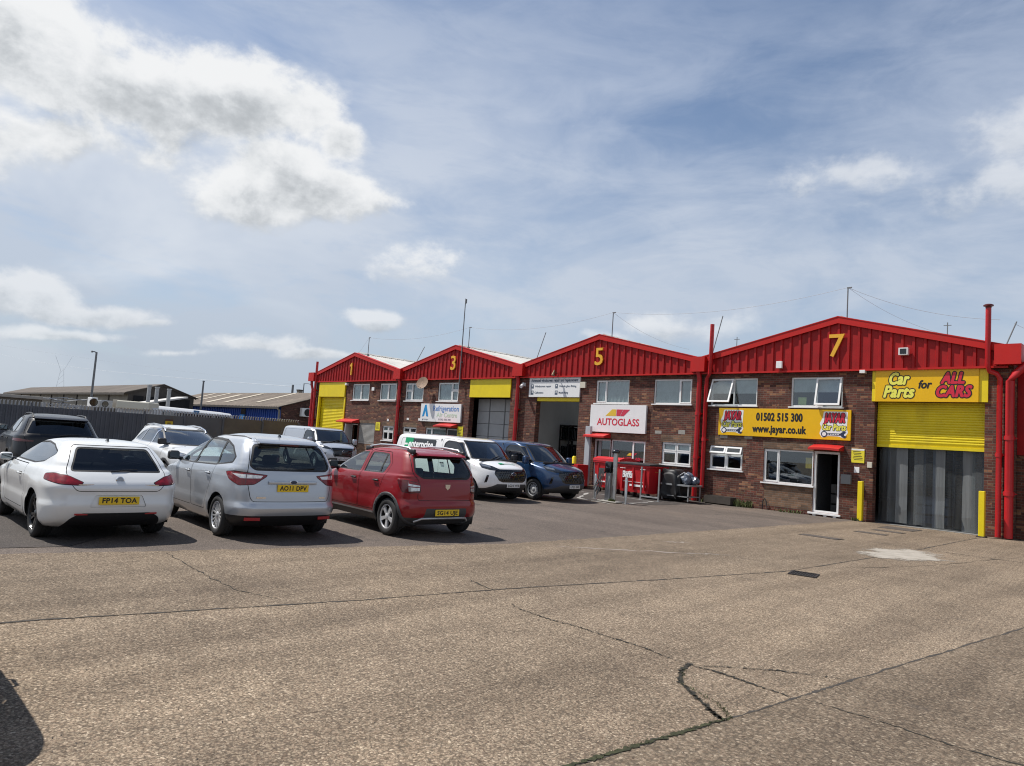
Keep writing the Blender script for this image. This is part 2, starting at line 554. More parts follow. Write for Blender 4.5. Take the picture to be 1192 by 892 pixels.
def spill():
    """thin cement spill: solid in the middle, breaking up over the stones at its rim"""
    m = bpy.data.materials.new('spilt_cement')
    m.use_nodes = True
    g = N(m.node_tree)
    b = g.n['Principled BSDF']
    tc = g.new('ShaderNodeTexCoord').outputs['Object']
    d = g.vmath('MULTIPLY', g.vmath('SUBTRACT', tc, (-5.05, 16.75, 0)), (1.35, .80, 0))
    r = g.vmath('LENGTH', d)
    n1 = g.noise(tc, 1.3, 5, .6)
    n2 = g.noise(tc, 26., 4, .7)
    k = g.math('ADD', g.math('ADD', r, g.math('MULTIPLY', g.math('SUBTRACT', n1, .5), 2.4)), g.math('MULTIPLY', g.math('SUBTRACT', n2, .5), .7))
    a = g.math('SUBTRACT', 1., g.smooth(k, .72, 1.05))
    g.put(b, 'Base Color', g.ramp(g.noise(tc, 4., 5, .6), [(.3, (.30, .27, .225)), (.7, (.43, .39, .335))]))
    g.put(b, 'Roughness', .92)
    g.put(b, 'Alpha', g.math('MULTIPLY', a, .92))
    return m


M_PATCHW = spill()
M_LINE = pr('road_paint', (.33, .32, .30), .75, var=.22, vscale=7, dirt=.5, dirt_col=(.16, .15, .14))


# ------------------------------------------------------------------ vehicles
def pchip(x, y, xq):
    x = np.asarray(x, float); y = np.asarray(y, float)
    h = np.diff(x); d = np.diff(y) / h
    m = np.zeros_like(y)
    m[0], m[-1] = d[0], d[-1]
    for i in range(1, len(y) - 1):
        if d[i - 1] * d[i] > 0:
            w1, w2 = 2 * h[i] + h[i - 1], h[i] + 2 * h[i - 1]
            m[i] = (w1 + w2) / (w1 / d[i - 1] + w2 / d[i])
    out = []
    for q in xq:
        i = min(max(int(np.searchsorted(x, q) - 1), 0), len(h) - 1)
        t = (q - x[i]) / h[i]
        out.append((2 * t**3 - 3 * t**2 + 1) * y[i] + (t**3 - 2 * t**2 + t) * h[i] * m[i]
                   + (-2 * t**3 + 3 * t**2) * y[i + 1] + (t**3 - t**2) * h[i] * m[i + 1])
    return np.array(out)


def pip(p, poly):
    x, y = p
    c = False
    j = len(poly) - 1
    for i in range(len(poly)):
        xi, yi = poly[i]; xj, yj = poly[j]
        if (yi > y) != (yj > y) and x < (xj - xi) * (y - yi) / (yj - yi) + xi: c = not c
        j = i
    return c


def ccw(poly):
    a = sum(poly[i - 1][0] * poly[i][1] - poly[i][0] * poly[i - 1][1] for i in range(len(poly)))
    return list(poly) if a > 0 else list(poly)[::-1]


def round_poly(poly, r, n=3):
    poly = ccw(poly)
    out = []
    N_ = len(poly)
    for i in range(N_):
        p0, p, p1 = [Vector(poly[k % N_]) for k in (i - 1, i, i + 1)]
        a, b = p0 - p, p1 - p
        rr = min(r, a.length * .45, b.length * .45)
        A, B = p + a.normalized() * rr, p + b.normalized() * rr
        for k in range(n + 1):
            t = k / n
            q = A * (1 - t)**2 + p * 2 * t * (1 - t) + B * t**2
            out.append((q.x, q.y))
    return out


def inset(poly, d):
    poly = ccw(poly)
    out = []
    n = len(poly)
    for i in range(n):
        p0, p, p1 = [Vector(poly[k % n]) for k in (i - 1, i, i + 1)]
        e0, e1 = (p - p0), (p1 - p)
        if e0.length < 1e-7 or e1.length < 1e-7:
            continue
        e0.normalize(); e1.normalize()
        n0, n1 = Vector((-e0.y, e0.x)), Vector((-e1.y, e1.x))
        m = n0 + n1
        if m.length < 1e-6: m = n0
        m = m / max(.35, m.length**2 / 2)
        q = p + m * d
        out.append((q.x, q.y))
    return out


def circle(cx, cz, r, n=36):
    return [(cx + r * math.cos(2 * PI * k / n), cz + r * math.sin(2 * PI * k / n)) for k in range(n)]


class View:
    """direction the cutter looks from, and the horizontal axis its outlines are drawn on"""
    def __init__(self, d, h):
        self.d = Vector(d).normalized()
        self.h = Vector(h).normalized()

    def uv(self, co): return (self.h.dot(co), co.z)


def side(s): return View((0, s, 0), (1, 0, 0))


REAR = View((-1, 0, 0), (0, 1, 0))
FRONT = View((1, 0, 0), (0, 1, 0))
TOP = None


def oblique(end, s, a):
    """end -1 rear / +1 front, s = side, a = angle away from straight-on (deg)"""
    a = math.radians(a)
    return View((end * math.cos(a), s * math.sin(a), 0), (-end * math.sin(a), s * math.cos(a), 0))


def knife(bm, poly, view, thr=.12, cond=None):
    d, hx = view.d, view.h
    z = Vector((0, 0, 1))
    u0 = min(p[0] for p in poly) - .004; u1 = max(p[0] for p in poly) + .004
    v0 = min(p[1] for p in poly) - .004; v1 = max(p[1] for p in poly) + .004
    bm.normal_update()
    info = []
    dx, dy = d.x, d.y
    ax, ay = hx.x, hx.y

    def box(f):
        vs = [v.co for v in f.verts]
        zs = [c.z for c in vs]
        us = [c.x * ax + c.y * ay for c in vs]
        return f, min(us), max(us), min(zs), max(zs)
    for f in bm.faces:
        n_ = f.normal
        if n_.x * dx + n_.y * dy < thr: continue
        b = box(f)
        if b[4] < v0 or b[3] > v1 or b[2] < u0 or b[1] > u1: continue
        if cond and not cond(f.calc_center_median()): continue
        info.append(b)
    n = len(poly)
    for i in range(n):
        p, q = poly[i], poly[(i + 1) % n]
        du, dv = q[0] - p[0], q[1] - p[1]
        if abs(du) + abs(dv) < 1e-6 or not info: continue
        e0, e1 = min(p[0], q[0]) - .002, max(p[0], q[0]) + .002
        g0, g1 = min(p[1], q[1]) - .002, max(p[1], q[1]) + .002
        near, far = [], []
        for b in info:
            (far if b[4] < g0 or b[3] > g1 or b[2] < e0 or b[1] > e1 else near).append(b)
        if not near: continue
        no = hx * dv - z * du
        co = hx * p[0] + z * p[1]
        geom = set()
        for b in near:
            geom.add(b[0]); geom.update(b[0].edges); geom.update(b[0].verts)
        r = bmesh.ops.bisect_plane(bm, geom=list(geom), dist=1e-5, plane_co=co, plane_no=no)
        info = far + [box(g) for g in r['geom'] if isinstance(g, bmesh.types.BMFace)]
    return [b[0] for b in info if b[0].is_valid and pip(view.uv(b[0].calc_center_median()), poly)]


def extract(bm, faces, off=0., delete=True):
    out = bmesh.new()
    mp = {}
    bm.normal_update()
    for f in faces:
        vs = []
        for v in f.verts:
            if v not in mp:
                mp[v] = out.verts.new(v.co + v.normal * off)
            vs.append(mp[v])
        g = out.faces.new(vs)
        g.material_index = f.material_index
    if delete and faces:
        bmesh.ops.delete(bm, geom=faces, context='FACES')
    out.normal_update()
    return out


RING = ('rcx', 'rcy', 'fcx', 'fcy', 'br', 'bf', 'tr', 'tf', 'tilt')
NR, NC, NS = 11, 9, 60


def half_ring(p, x0):
    z, xr, xf, w, rcx, rcy, fcx, fcy, br, bf, tr, tf, tilt = p
    L = xf - xr
    rcx, fcx = min(rcx, L * .42), min(fcx, L * .42)
    rcy, fcy = min(rcy, w * .9), min(fcy, w * .9)
    pts = []
    for k in range(NR): pts.append((xr, (w - rcy) * k / NR))
    for k in range(NC):
        a = PI / 2 * k / NC
        pts.append((xr + rcx * (1 - math.cos(a)**.9), w - rcy + rcy * math.sin(a)**.9 if a else w - rcy))
    for k in range(NS):
        pts.append((xr + rcx + (L - rcx - fcx) * k / NS, w))
    for k in range(NC):
        a = PI / 2 * (1 - k / NC)
        pts.append((xf - fcx * (1 - math.cos(a)**.9), w - fcy + fcy * math.sin(a)**.9))
    for k in range(NR + 1):
        pts.append((xf, (w - fcy) * (1 - k / NR)))
    out = []
    for x, y in pts:
        u = (x - xr) / L
        yy = y
        if u < .45: yy *= 1 - tr * ((.45 - u) / .45)**2
        if u > .55: yy *= 1 - tf * ((u - .55) / .45)**2
        q = (y / w)**2
        xx = x + br * q * (1 - u)**4 - bf * q * u**4
        out.append((xx, yy, z + tilt * (x - x0)))
    return out


def body_shell(keys, corner, wheels, flare=.02, flare_r=.40):
    """closed lofted shell from level curves; keys (z, rear x, front x, half width)"""
    K = np.array(keys, float)
    s = [0.]
    for a, b in zip(K, K[1:]):
        s.append(s[-1] + max(abs(b - a)) + .5 * abs(b - a).sum() / 4)
    q = []
    for i in range(len(K) - 1):
        m = max(1, int(math.ceil(max(abs(K[i + 1] - K[i])) / .05)))
        q += [s[i] + (s[i + 1] - s[i]) * t / m for t in range(m)]
    q.append(s[-1])
    P = [pchip(s, K[:, j], q) for j in range(4)]
    C = np.array(corner, float)
    Cp = [np.interp(P[0], C[:, 0], C[:, j + 1]) for j in range(9)]
    x0 = wheels[1][0] / 2
    bm = bmesh.new()
    rings = []
    for i in range(len(q)):
        half = half_ring([P[0][i], P[1][i], P[2][i], P[3][i]] + [c[i] for c in Cp], x0)
        if flare:
            h2 = []
            for x, y, z in half:
                for cx, cz in wheels:
                    r = math.hypot(x - cx, z - cz)
                    y += flare * math.exp(-((r - flare_r) / .15)**2) * (1 if y > .5 else 0) * max(0, min(1, (1.0 - z) / .2))
                h2.append((x, y, z))
            half = h2
        L = [bm.verts.new(p) for p in half]
        R = [L[0]] + [bm.verts.new((p[0], -p[1], p[2])) for p in half[1:-1]] + [L[-1]]
        rings.append((L, R))
    for (L0, R0), (L1, R1) in zip(rings, rings[1:]):
        for k in range(len(L0) - 1):
            bm.faces.new((L0[k], L1[k], L1[k + 1], L0[k + 1]))
            bm.faces.new((R0[k], R0[k + 1], R1[k + 1], R1[k]))
    for (L, R), mi in ((rings[0], 1), (rings[-1], 0)):
        for k in range(len(L) - 1):
            vs = []
            for v in (L[k], L[k + 1], R[k + 1], R[k]):
                if v not in vs: vs.append(v)
            if len(vs) > 2:
                f = bm.faces.new(vs)
                f.material_index = mi
    bmesh.ops.recalc_face_normals(bm, faces=bm.faces)
    return bm


def solidify(o, t, rim=0, inner=0):
    md = o.modifiers.new('thickness', 'SOLIDIFY')
    md.thickness = t
    md.offset = -1
    md.material_offset = inner
    md.material_offset_rim = rim
    return o


def wheel(parent, cx, y, R, W, s, style, rim_mat, rim_r):
    """wheel > tyre, rim. s = outward side"""
    w = empty('wheel', parent, (cx, y, R))
    Mo = Matrix.Rotation(-s * PI / 2, 4, 'X')            # local z -> outward
    b = MB()
    h = W / 2
    ri = rim_r
    prof = [(ri, -h * .86), (ri + .012, -h * .98), (ri + (R - ri) * .5, -h), (R - .03, -h * .95), (R - .008, -h * .80),
            (R, -h * .6), (R, -h * .30), (R - .006, -h * .28), (R - .006, -h * .2), (R, -h * .18), (R, h * .18), (R - .006, h * .2),
            (R - .006, h * .28), (R, h * .30), (R, h * .6), (R - .008, h * .80), (R - .03, h * .95),
            (ri + (R - ri) * .5, h), (ri + .012, h * .98), (ri, h * .86)]
    b.lathe(prof, Mo, 44)
    b.build('tyre', M_TYRE, w, smooth=50)
    b = MB()
    # barrel, lip and brake disc
    b.lathe([(ri + .004, h * .88), (ri - .012, h * .90), (ri - .02, h * .72)], Mo, 44)
    b.mi = 1
    b.lathe([(ri - .021, h * .70), (ri - .028, h * .2), (ri - .03, -h * .6)], Mo, 44)
    b.lathe([(0, -h * .1), (ri - .03, -h * .1)], Mo, 30)
    b.mi = 0
    zf = h * .80

    def spoke(a, wa, wb, r0, r1, z0, z1, th=.03):
        ca, sa = math.cos(a), math.sin(a)
        def P(r, t, z): return Mo @ Vector((ca * r - sa * t, sa * r + ca * t, z))
        q = [P(r0, -wa, z0), P(r0, wa, z0), P(r1, wb, z1), P(r1, -wb, z1)]
        q2 = [P(r0, -wa, z0 - th), P(r0, wa, z0 - th), P(r1, wb, z1 - th), P(r1, -wb, z1 - th)]
        A = [b._v(p) for p in q]; B = [b._v(p) for p in q2]
        fs = [b._f(A), b._f(B[::-1])] + [b._f([A[i], B[i], B[(i + 1) % 4], A[(i + 1) % 4]]) for i in range(4)]
        bmesh.ops.recalc_face_normals(b.bm, faces=fs)
    if style == 'five':
        for k in range(5):
            a = 2 * PI * k / 5 + PI / 2
            spoke(a - .09, .020, .022, .05, ri - .012, zf - .004, zf + .004)
            spoke(a + .09, .020, .022, .05, ri - .012, zf - .004, zf + .004)
        b.lathe([(0, zf + .008), (.035, zf + .006), (.06, zf - .005), (.065, zf - .04)], Mo, 24)
    elif style == 'multi':
        for k in range(15):
            a = 2 * PI * k / 15 + .1
            spoke(a, .013, .011, .05, ri - .012, zf - .012, zf + .004, .025)
        b.lathe([(0, zf + .006), (.04, zf + .004), (.058, zf - .012), (.06, zf - .05)], Mo, 24)
    elif style == 'twin':
        for k in range(5):
            a = 2 * PI * k / 5 + .3
            spoke(a - .17, .014, .017, .05, ri - .012, zf - .02, zf)
            spoke(a + .17, .014, .017, .05, ri - .012, zf - .02, zf)
        b.lathe([(0, zf), (.04, zf - .002), (.062, zf - .02), (.065, zf - .06)], Mo, 24)
    else:   # pressed steel disc with vents
        b.lathe([(0, zf - .01), (.05, zf - .012), (.075, zf - .03), (.11, zf - .02), (.145, zf - .03), (ri - .02, zf - .045)], Mo, 40)
        b.mi = 1
        for k in range(10):
            a = 2 * PI * k / 10
            spoke(a, .012, .018, ri - .075, ri - .045, zf - .022, zf - .026, .01)
    b.build('rim', [rim_mat, M_BLACK], w, smooth=40)
    return w


class Car:
    def __init__(self, name, label, cat, pos, heading, keys, corner, wb, wheel_r, track, mats, arch=.05,
                 flare=.018, group=None, wheels=None, zs=1.):
        self.root = thing(name, label, cat, (pos[0], pos[1], 0), heading, group)
        self.paint = mats
        self.wb, self.R, self.track = wb, wheel_r, track
        keys = [(k[0] * zs, *k[1:]) for k in keys]
        corner = [(k[0] * zs, *k[1:]) for k in corner]
        self.wc = [(0., wheel_r), (wb, wheel_r)]
        self.ar = wheel_r + arch
        self.bm = body_shell(keys, corner, self.wc, flare, self.ar + .03)
        self.bm.normal_update()
        self.bm.faces.ensure_lookup_table()
        self.src = [([v.co.copy() for v in f.verts], [v.normal.copy() for v in f.verts]) for f in self.bm.faces]
        self.bvh = BVHTree.FromBMesh(self.bm)
        self.wmax = max(k[3] for k in keys)
        self.body = None
        self.body_mats = [mats, M_DARKIN]

    def hit(self, o, d):
        p, n, i, dist = self.bvh.ray_cast(Vector(o), Vector(d))
        return p, n

    def on_side(self, x, z, s): return self.hit((x, 3 * s, z), (0, -s, 0))
    def on_rear(self, y, z): return self.hit((-4, y, z), (1, 0, 0))
    def on_front(self, y, z): return self.hit((9, y, z), (-1, 0, 0))
    def on_top(self, x, y): return self.hit((x, y, 4), (0, 0, -1))

    def arches(self, trim=None, trim_mat=None):
        for s in (1, -1):
            for cx, cz in self.wc:
                fs = knife(self.bm, circle(cx, cz, self.ar), side(s), .1, lambda c: c.y * s > .3)
                bmesh.ops.delete(self.bm, geom=fs, context='FACES')
                if trim:
                    fs = knife(self.bm, circle(cx, cz, self.ar + trim), side(s), .1, lambda c: c.y * s > .3)
                    solidify(mesh_obj('wheel_arch_trim', extract(self.bm, fs, .012), trim_mat, self.root, smooth=50), .02)
                # liner
                b = MB()
                n = 22
                r = self.ar + .004
                yo, yi = s * (self.wmax - .05), s * (self.wmax - .42)
                arc = [(cx + r * math.cos(a), cz + r * math.sin(a)) for a in [(-.35 + (PI + .7) * k / n) for k in range(n + 1)]]
                for (a, c), (a2, c2) in zip(arc, arc[1:]):
                    b.poly([(a, yo, c), (a2, yo, c2), (a2, yi, c2), (a, yi, c)])
                b.poly([(a, yi, c) for a, c in arc])
                b.build('wheel_arch_liner', M_SEAL, self.root)

    def wheels(self, style, rim_mat, rim_r, W=.205, off=0.):
        for cx, cz in self.wc:
            for s in (1, -1):
                wheel(self.root, cx, s * (self.track / 2 + off), self.R, W, s, style, rim_mat, rim_r)

    def window(self, name, poly, view, trim=.018, mat=M_CARGLASS, parent=None, cond=None, r=.03, thr=.1, trim_mat=M_SEAL):
        """opening in the body: glass pane sunk a little, with a black seal round it"""
        P = round_poly(poly, r)
        fs = knife(self.bm, P, view, thr, cond)
        w = extract(self.bm, fs, -.003)
        gs = knife(w, inset(P, trim), view, thr)
        gl = extract(w, gs, -.006)
        o = mesh_obj(name, gl, mat, parent or self.root, smooth=60)
        mesh_obj('window_seal', w, trim_mat, o, smooth=60)
        return o

    def panel(self, name, poly, view, mats, parent=None, off=0., gap=.009, cond=None, r=.03, thr=.1, t=.02, smooth=60):
        """a separately fitted panel with a shut-line round it"""
        P = round_poly(poly, r)
        fs = knife(self.bm, P, view, thr, cond)
        w = extract(self.bm, fs, 0)
        if gap:
            gs = knife(w, inset(P, gap), view, thr)
            g2 = extract(w, gs, off)
            # shut-line: narrow dark channel left behind the gap
            for v in w.verts: v.co -= v.normal * .012
            if len(w.faces): mesh_obj('shut_line', w, M_SEAL, self.root)
            else: w.free()
            w = g2
        elif off:
            for v in w.verts: v.co += v.normal * off
        o = mesh_obj(name, w, mats, parent or self.root, smooth=smooth)
        if t: self.lining(o)
        return o

    def lamp(self, name, poly, view, mats, parent=None, off=.004, zones=(), cond=None, r=.03, thr=.0):
        P = round_poly(poly, r)
        fs = knife(self.bm, P, view, thr, cond)
        w = extract(self.bm, fs, 0)
        fr = knife(w, inset(P, .008), view, -.2)
        g = extract(w, fr, off)
        for zp, mi in zones:
            for f in knife(g, zp, view, -.3): f.material_index = mi
        o = mesh_obj(name, g, mats, parent or self.root, smooth=50)
        mesh_obj('lamp_surround', w, M_SEAL, o)
        return o

    def colour(self, poly, view, mat, r=.02, thr=.1, cond=None):
        """part of the body finished in another material"""
        if mat not in self.body_mats: self.body_mats.append(mat)
        k = self.body_mats.index(mat)
        for f in knife(self.bm, round_poly(poly, r), view, thr, cond): f.material_index = k

    def finish(self):
        self.body = mesh_obj('body', self.bm, self.body_mats, self.root, smooth=60)
        # inside of the shell is dark trim
        o = self.body
        n = len(self.body_mats)
        return o

    def lining(self, o):
        """dark trim just inside a painted panel"""
        b = bmesh.new()
        b.from_mesh(o.data)
        b.normal_update()
        for v in b.verts: v.co -= v.normal * .022
        for f in b.faces: f.material_index = 0
        bmesh.ops.reverse_faces(b, faces=b.faces)
        return mesh_obj('inner_trim', b, M_DARKIN, o, smooth=60)

    def skin(self):
        """line the body and give every cut panel the smooth normals of the uncut shell"""
        from mathutils.interpolate import poly_3d_calc

        def walk(o):
            for ch in o.children:
                if ch.type == 'MESH' and not ch.modifiers and ch.matrix_basis == Matrix.Identity(4) and not ch.name.startswith(('inner_trim', 'wheel_arch_liner', 'seat', 'head')):
                    me = ch.data
                    n = len(me.vertices)
                    near = [self.bvh.find_nearest(me.vertices[i].co) for i in range(0, n, max(1, n // 25))]
                    if n > 3 and all(q[3] is not None and q[3] < .022 for q in near):
                        out = []
                        for v in me.vertices:
                            p, nn, i, dd = self.bvh.find_nearest(v.co)
                            cs, ns = self.src[i]
                            w = poly_3d_calc(cs, p)
                            q = Vector((0, 0, 0))
                            for a, b in zip(w, ns): q += b * a
                            out.append(q.normalized() if q.length > 1e-6 else nn)
                        me.shade_smooth()
                        me.normals_split_custom_set_from_vertices(out)
                walk(ch)
        walk(self.root)
        self.lining(self.body)

    def plate(self, body, end, z, yellow=True, w=.52, h=.112, tilt=0., y=0., recess=None):
        p, n = (self.on_rear(y, z) if end < 0 else self.on_front(y, z))
        x = p.x + end * .012
        b = MB()
        b.box(-.007, .007, -w / 2, w / 2, -h / 2, h / 2, .004)
        o = b.build('number_plate', M_PLATEY if yellow else M_PLATEW, self.root,
                    M=Matrix.Translation((x, y, z)) @ Matrix.Rotation(tilt, 4, 'Y'))
        text('plate_lettering', body, .098, M_INK, o, (end * .0085, 0, -.002), FACE_REAR if end < 0 else FACE_FRONT,
             width=w * .86, fat=.0028, extrude=.0008, space=1.05)
        return o

    def handle(self, x, z, s, parent, mat, L=.17):
        p, n = self.on_side(x, z, s)
        b = MB()
        b.mi = 1
        b.box(-L * .42, L * .42, -.004, .004, -.024, .02, .003)
        b.mi = 0
        b.tube([(-L / 2, .006, .0), (-L / 2 + .02, .03, .0), (L / 2 - .02, .03, .0), (L / 2, .006, .0)], [.010, .013, .013, .010], 8)
        M = Matrix.Translation(p) @ (Matrix.Identity(4) if s > 0 else Matrix.Rotation(PI, 4, 'Z'))
        b.build('door_handle', [mat, M_SEAL], parent, M=M, smooth=50)

    def mirror(self, x, z, s, mat, parent=None, size=(.12, .20, .15), reach=.10):
        p, n = self.on_side(x, z, s)
        b = MB()
        sx, sy, sz = size
        b.mi = 1
        b.tube([(p.x + .02, p.y - s * .03, z - .01), (p.x + .01, p.y + s * reach, z + .01)], [.035, .028], 8)
        b.mi = 0
        b.T = Matrix.Translation((p.x, p.y + s * (reach + sy / 2 - .03), z + sz * .35))
        b.box(-sx / 2, sx / 2, -sy / 2, sy / 2, -sz / 2, sz / 2, .045, 3)
        for v in b.bm.verts:                      # round the nose of the housing
            pass
        o = b.build('wing_mirror', [mat, M_BLACK], parent or self.root, smooth=60)
        g = MB()
        g.T = Matrix.Translation((p.x - sx / 2 - .002, p.y + s * (reach + sy / 2 - .03), z + sz * .35))
        g.box(-.002, .002, -sy / 2 + .02, sy / 2 - .02, -sz / 2 + .02, sz / 2 - .02)
        g.build('mirror_glass', M_MIRROR, o)
        return o

    def seats(self, xs, z0, rear_bench=None, mat=M_SEAT, y=.37, hz=.62):
        for sy in (1, -1):
            for x in xs:
                b = MB()
                b.box(x - .05, x + .45, sy * y - .24, sy * y + .24, z0, z0 + .16, .05)
                b.T = Matrix.Translation((x, sy * y, z0 + .12)) @ Matrix.Rotation(-.22, 4, 'Y')
                b.box(-.09, .05, -.24, .24, 0, hz, .05)
                o = b.build('seat', mat, self.root, smooth=50)
                h = MB()
                h.T = Matrix.Translation((x, sy * y, z0 + .12)) @ Matrix.Rotation(-.22, 4, 'Y')
                h.box(-.07, .03, -.13, .13, hz + .04, hz + .22, .04)
                h.tube([(-.02, -.06, hz - .02), (-.02, -.06, hz + .08)], .008, 6)
                h.tube([(-.02, .06, hz - .02), (-.02, .06, hz + .08)], .008, 6)
                h.build('headrest', mat, o, smooth=50)
        if rear_bench is not None:
            x = rear_bench
            b = MB()
            b.box(x - .05, x + .42, -.62, .62, z0, z0 + .15, .04)
            b.T = Matrix.Translation((x, 0, z0 + .1)) @ Matrix.Rotation(-.3, 4, 'Y')
            b.box(-.08, .05, -.62, .62, 0, hz - .04, .04)
            o = b.build('rear_bench', mat, self.root, smooth=50)
            for yy in (-.38, .38):
                h = MB()
                h.T = Matrix.Translation((x, yy, z0 + .1)) @ Matrix.Rotation(-.3, 4, 'Y')
                h.box(-.06, .03, -.12, .12, hz - .04, hz + .12, .035)
                h.build('headrest', mat, o, smooth=50)

    def dash(self, x, z, w=.66):
        b = MB()
        b.box(x - .1, x + .5, -w, w, z - .3, z, .06)
        b.build('dashboard', M_DARKIN, self.root, smooth=50)
        b = MB()
        T = Matrix.Translation((x - .28, -.37, z - .02)) @ Matrix.Rotation(PI / 2 - .4, 4, 'Y')
        R, r = .185, .016
        for k in range(20):
            pass
        b.lathe([(R + r * math.cos(2 * PI * k / 6), r * math.sin(2 * PI * k / 6)) for k in range(6)], T, 24, close=True)
        b.T = T
        b.box(-.02, .02, -R, R, -.012, .012)
        b.build('steering_wheel', M_BLACK, self.root, smooth=50)

    def badge(self, p, n, r, mat=M_CHROME, oval=1., face=FACE_REAR, name='badge', inner=None):
        b = MB()
        M = Matrix.Translation(p) @ face
        b.lathe([(0, .006), (r * .8, .006), (r, .001), (r, -.006)], M @ Matrix.Diagonal((oval, 1, 1, 1)), 28)
        if inner:
            b.mi = 1
            b.lathe([(0, .0075), (r * .82, .0075), (r * .82, .004)], M @ Matrix.Diagonal((oval, 1, 1, 1)), 28)
        return b.build(name, [mat, inner or mat], self.root, smooth=40)

    def wiper(self, p0, p1, mat=M_SEAL, name='wiper', r=.009):
        b = MB()
        b.tube([p0, (Vector(p0) + Vector(p1)) / 2 + Vector((-.01, 0, .004)), p1], [r * 1.3, r, r * .6], 6)
        b.build(name, mat, self.root)

    def stretch(self, z0, f):
        """raise everything above z0 in proportion"""
        def walk(o, ident):
            for ch in o.children:
                idn = ident and ch.matrix_basis == Matrix.Identity(4)
                if ch.type == 'MESH' and idn:
                    for v in ch.data.vertices:
                        if v.co.z > z0: v.co.z += (v.co.z - z0) * f
                elif ident and not idn:
                    t = ch.matrix_basis.translation
                    if t.z > z0:
                        ch.location.z += (t.z - z0) * f
                walk(ch, idn)
        walk(self.root, True)

    def rail(self, pts, r, mat, name='roof_rail', feet=True):
        b = MB()
        b.tube(pts, r, 8)
        b.build(name, mat, self.root, smooth=60)


def P3(view, pts): return [view.uv(Vector(p)) for p in pts]


P_WHITE = paint('white_paint', (.78, .79, .78), 0., .3)
P_SILVER = paint('silver_paint', (.49, .52, .56), .5, .34, .12)
P_RED = pr('red_paint', (.24, .004, .009), rough=.42, spec=.3, coat=.75, coat_rough=.03)
P_VANWHITE = paint('van_white_paint', (.80, .80, .80), 0., .32)
P_BLUE = paint('blue_paint', (.010, .042, .115), .3, .30, .08)
P_VANSILVER = paint('pale_silver_paint', (.50, .53, .58), .55, .34, .1)
P_BLACKCAR = pr('dark_navy_paint', (.004, .005, .009), rough=.35, spec=.3, coat=.35)
P_PEARL = paint('pearl_white_paint', (.70, .71, .71), .15, .32, .05)
M_CLAD = pr('grey_cladding', (.055, .056, .06), .55, bump=.05, bscale=300)
M_SKID = pr('silver_skid', (.52, .53, .55), .35, metal=.6)


def plain_front(c, xf, w, zh):
    """headlights, grille and lower intake of the cars seen from behind"""
    for s in (1, -1):
        o = oblique(1, s, 40)
        c.lamp('headlight', P3(o, [(xf - .42, s * w * .97, zh + .06), (xf - .20, s * w * .84, zh + .04), (xf - .04, s * w * .60, zh), (xf - .04, s * w * .60, zh - .09), (xf - .22, s * w * .86, zh - .08)]), o, [M_HEAD], r=.03)
    c.panel('grille', [(-w * .5, zh - .20), (w * .5, zh - .20), (w * .54, zh - .08), (-w * .54, zh - .08)], FRONT, M_GLOSSBLACK, gap=0, off=-.008, r=.03)
    c.colour([(-w * .6, .25), (w * .6, .25), (w * .5, .42), (-w * .5, .42)], FRONT, M_BLACK, r=.03)


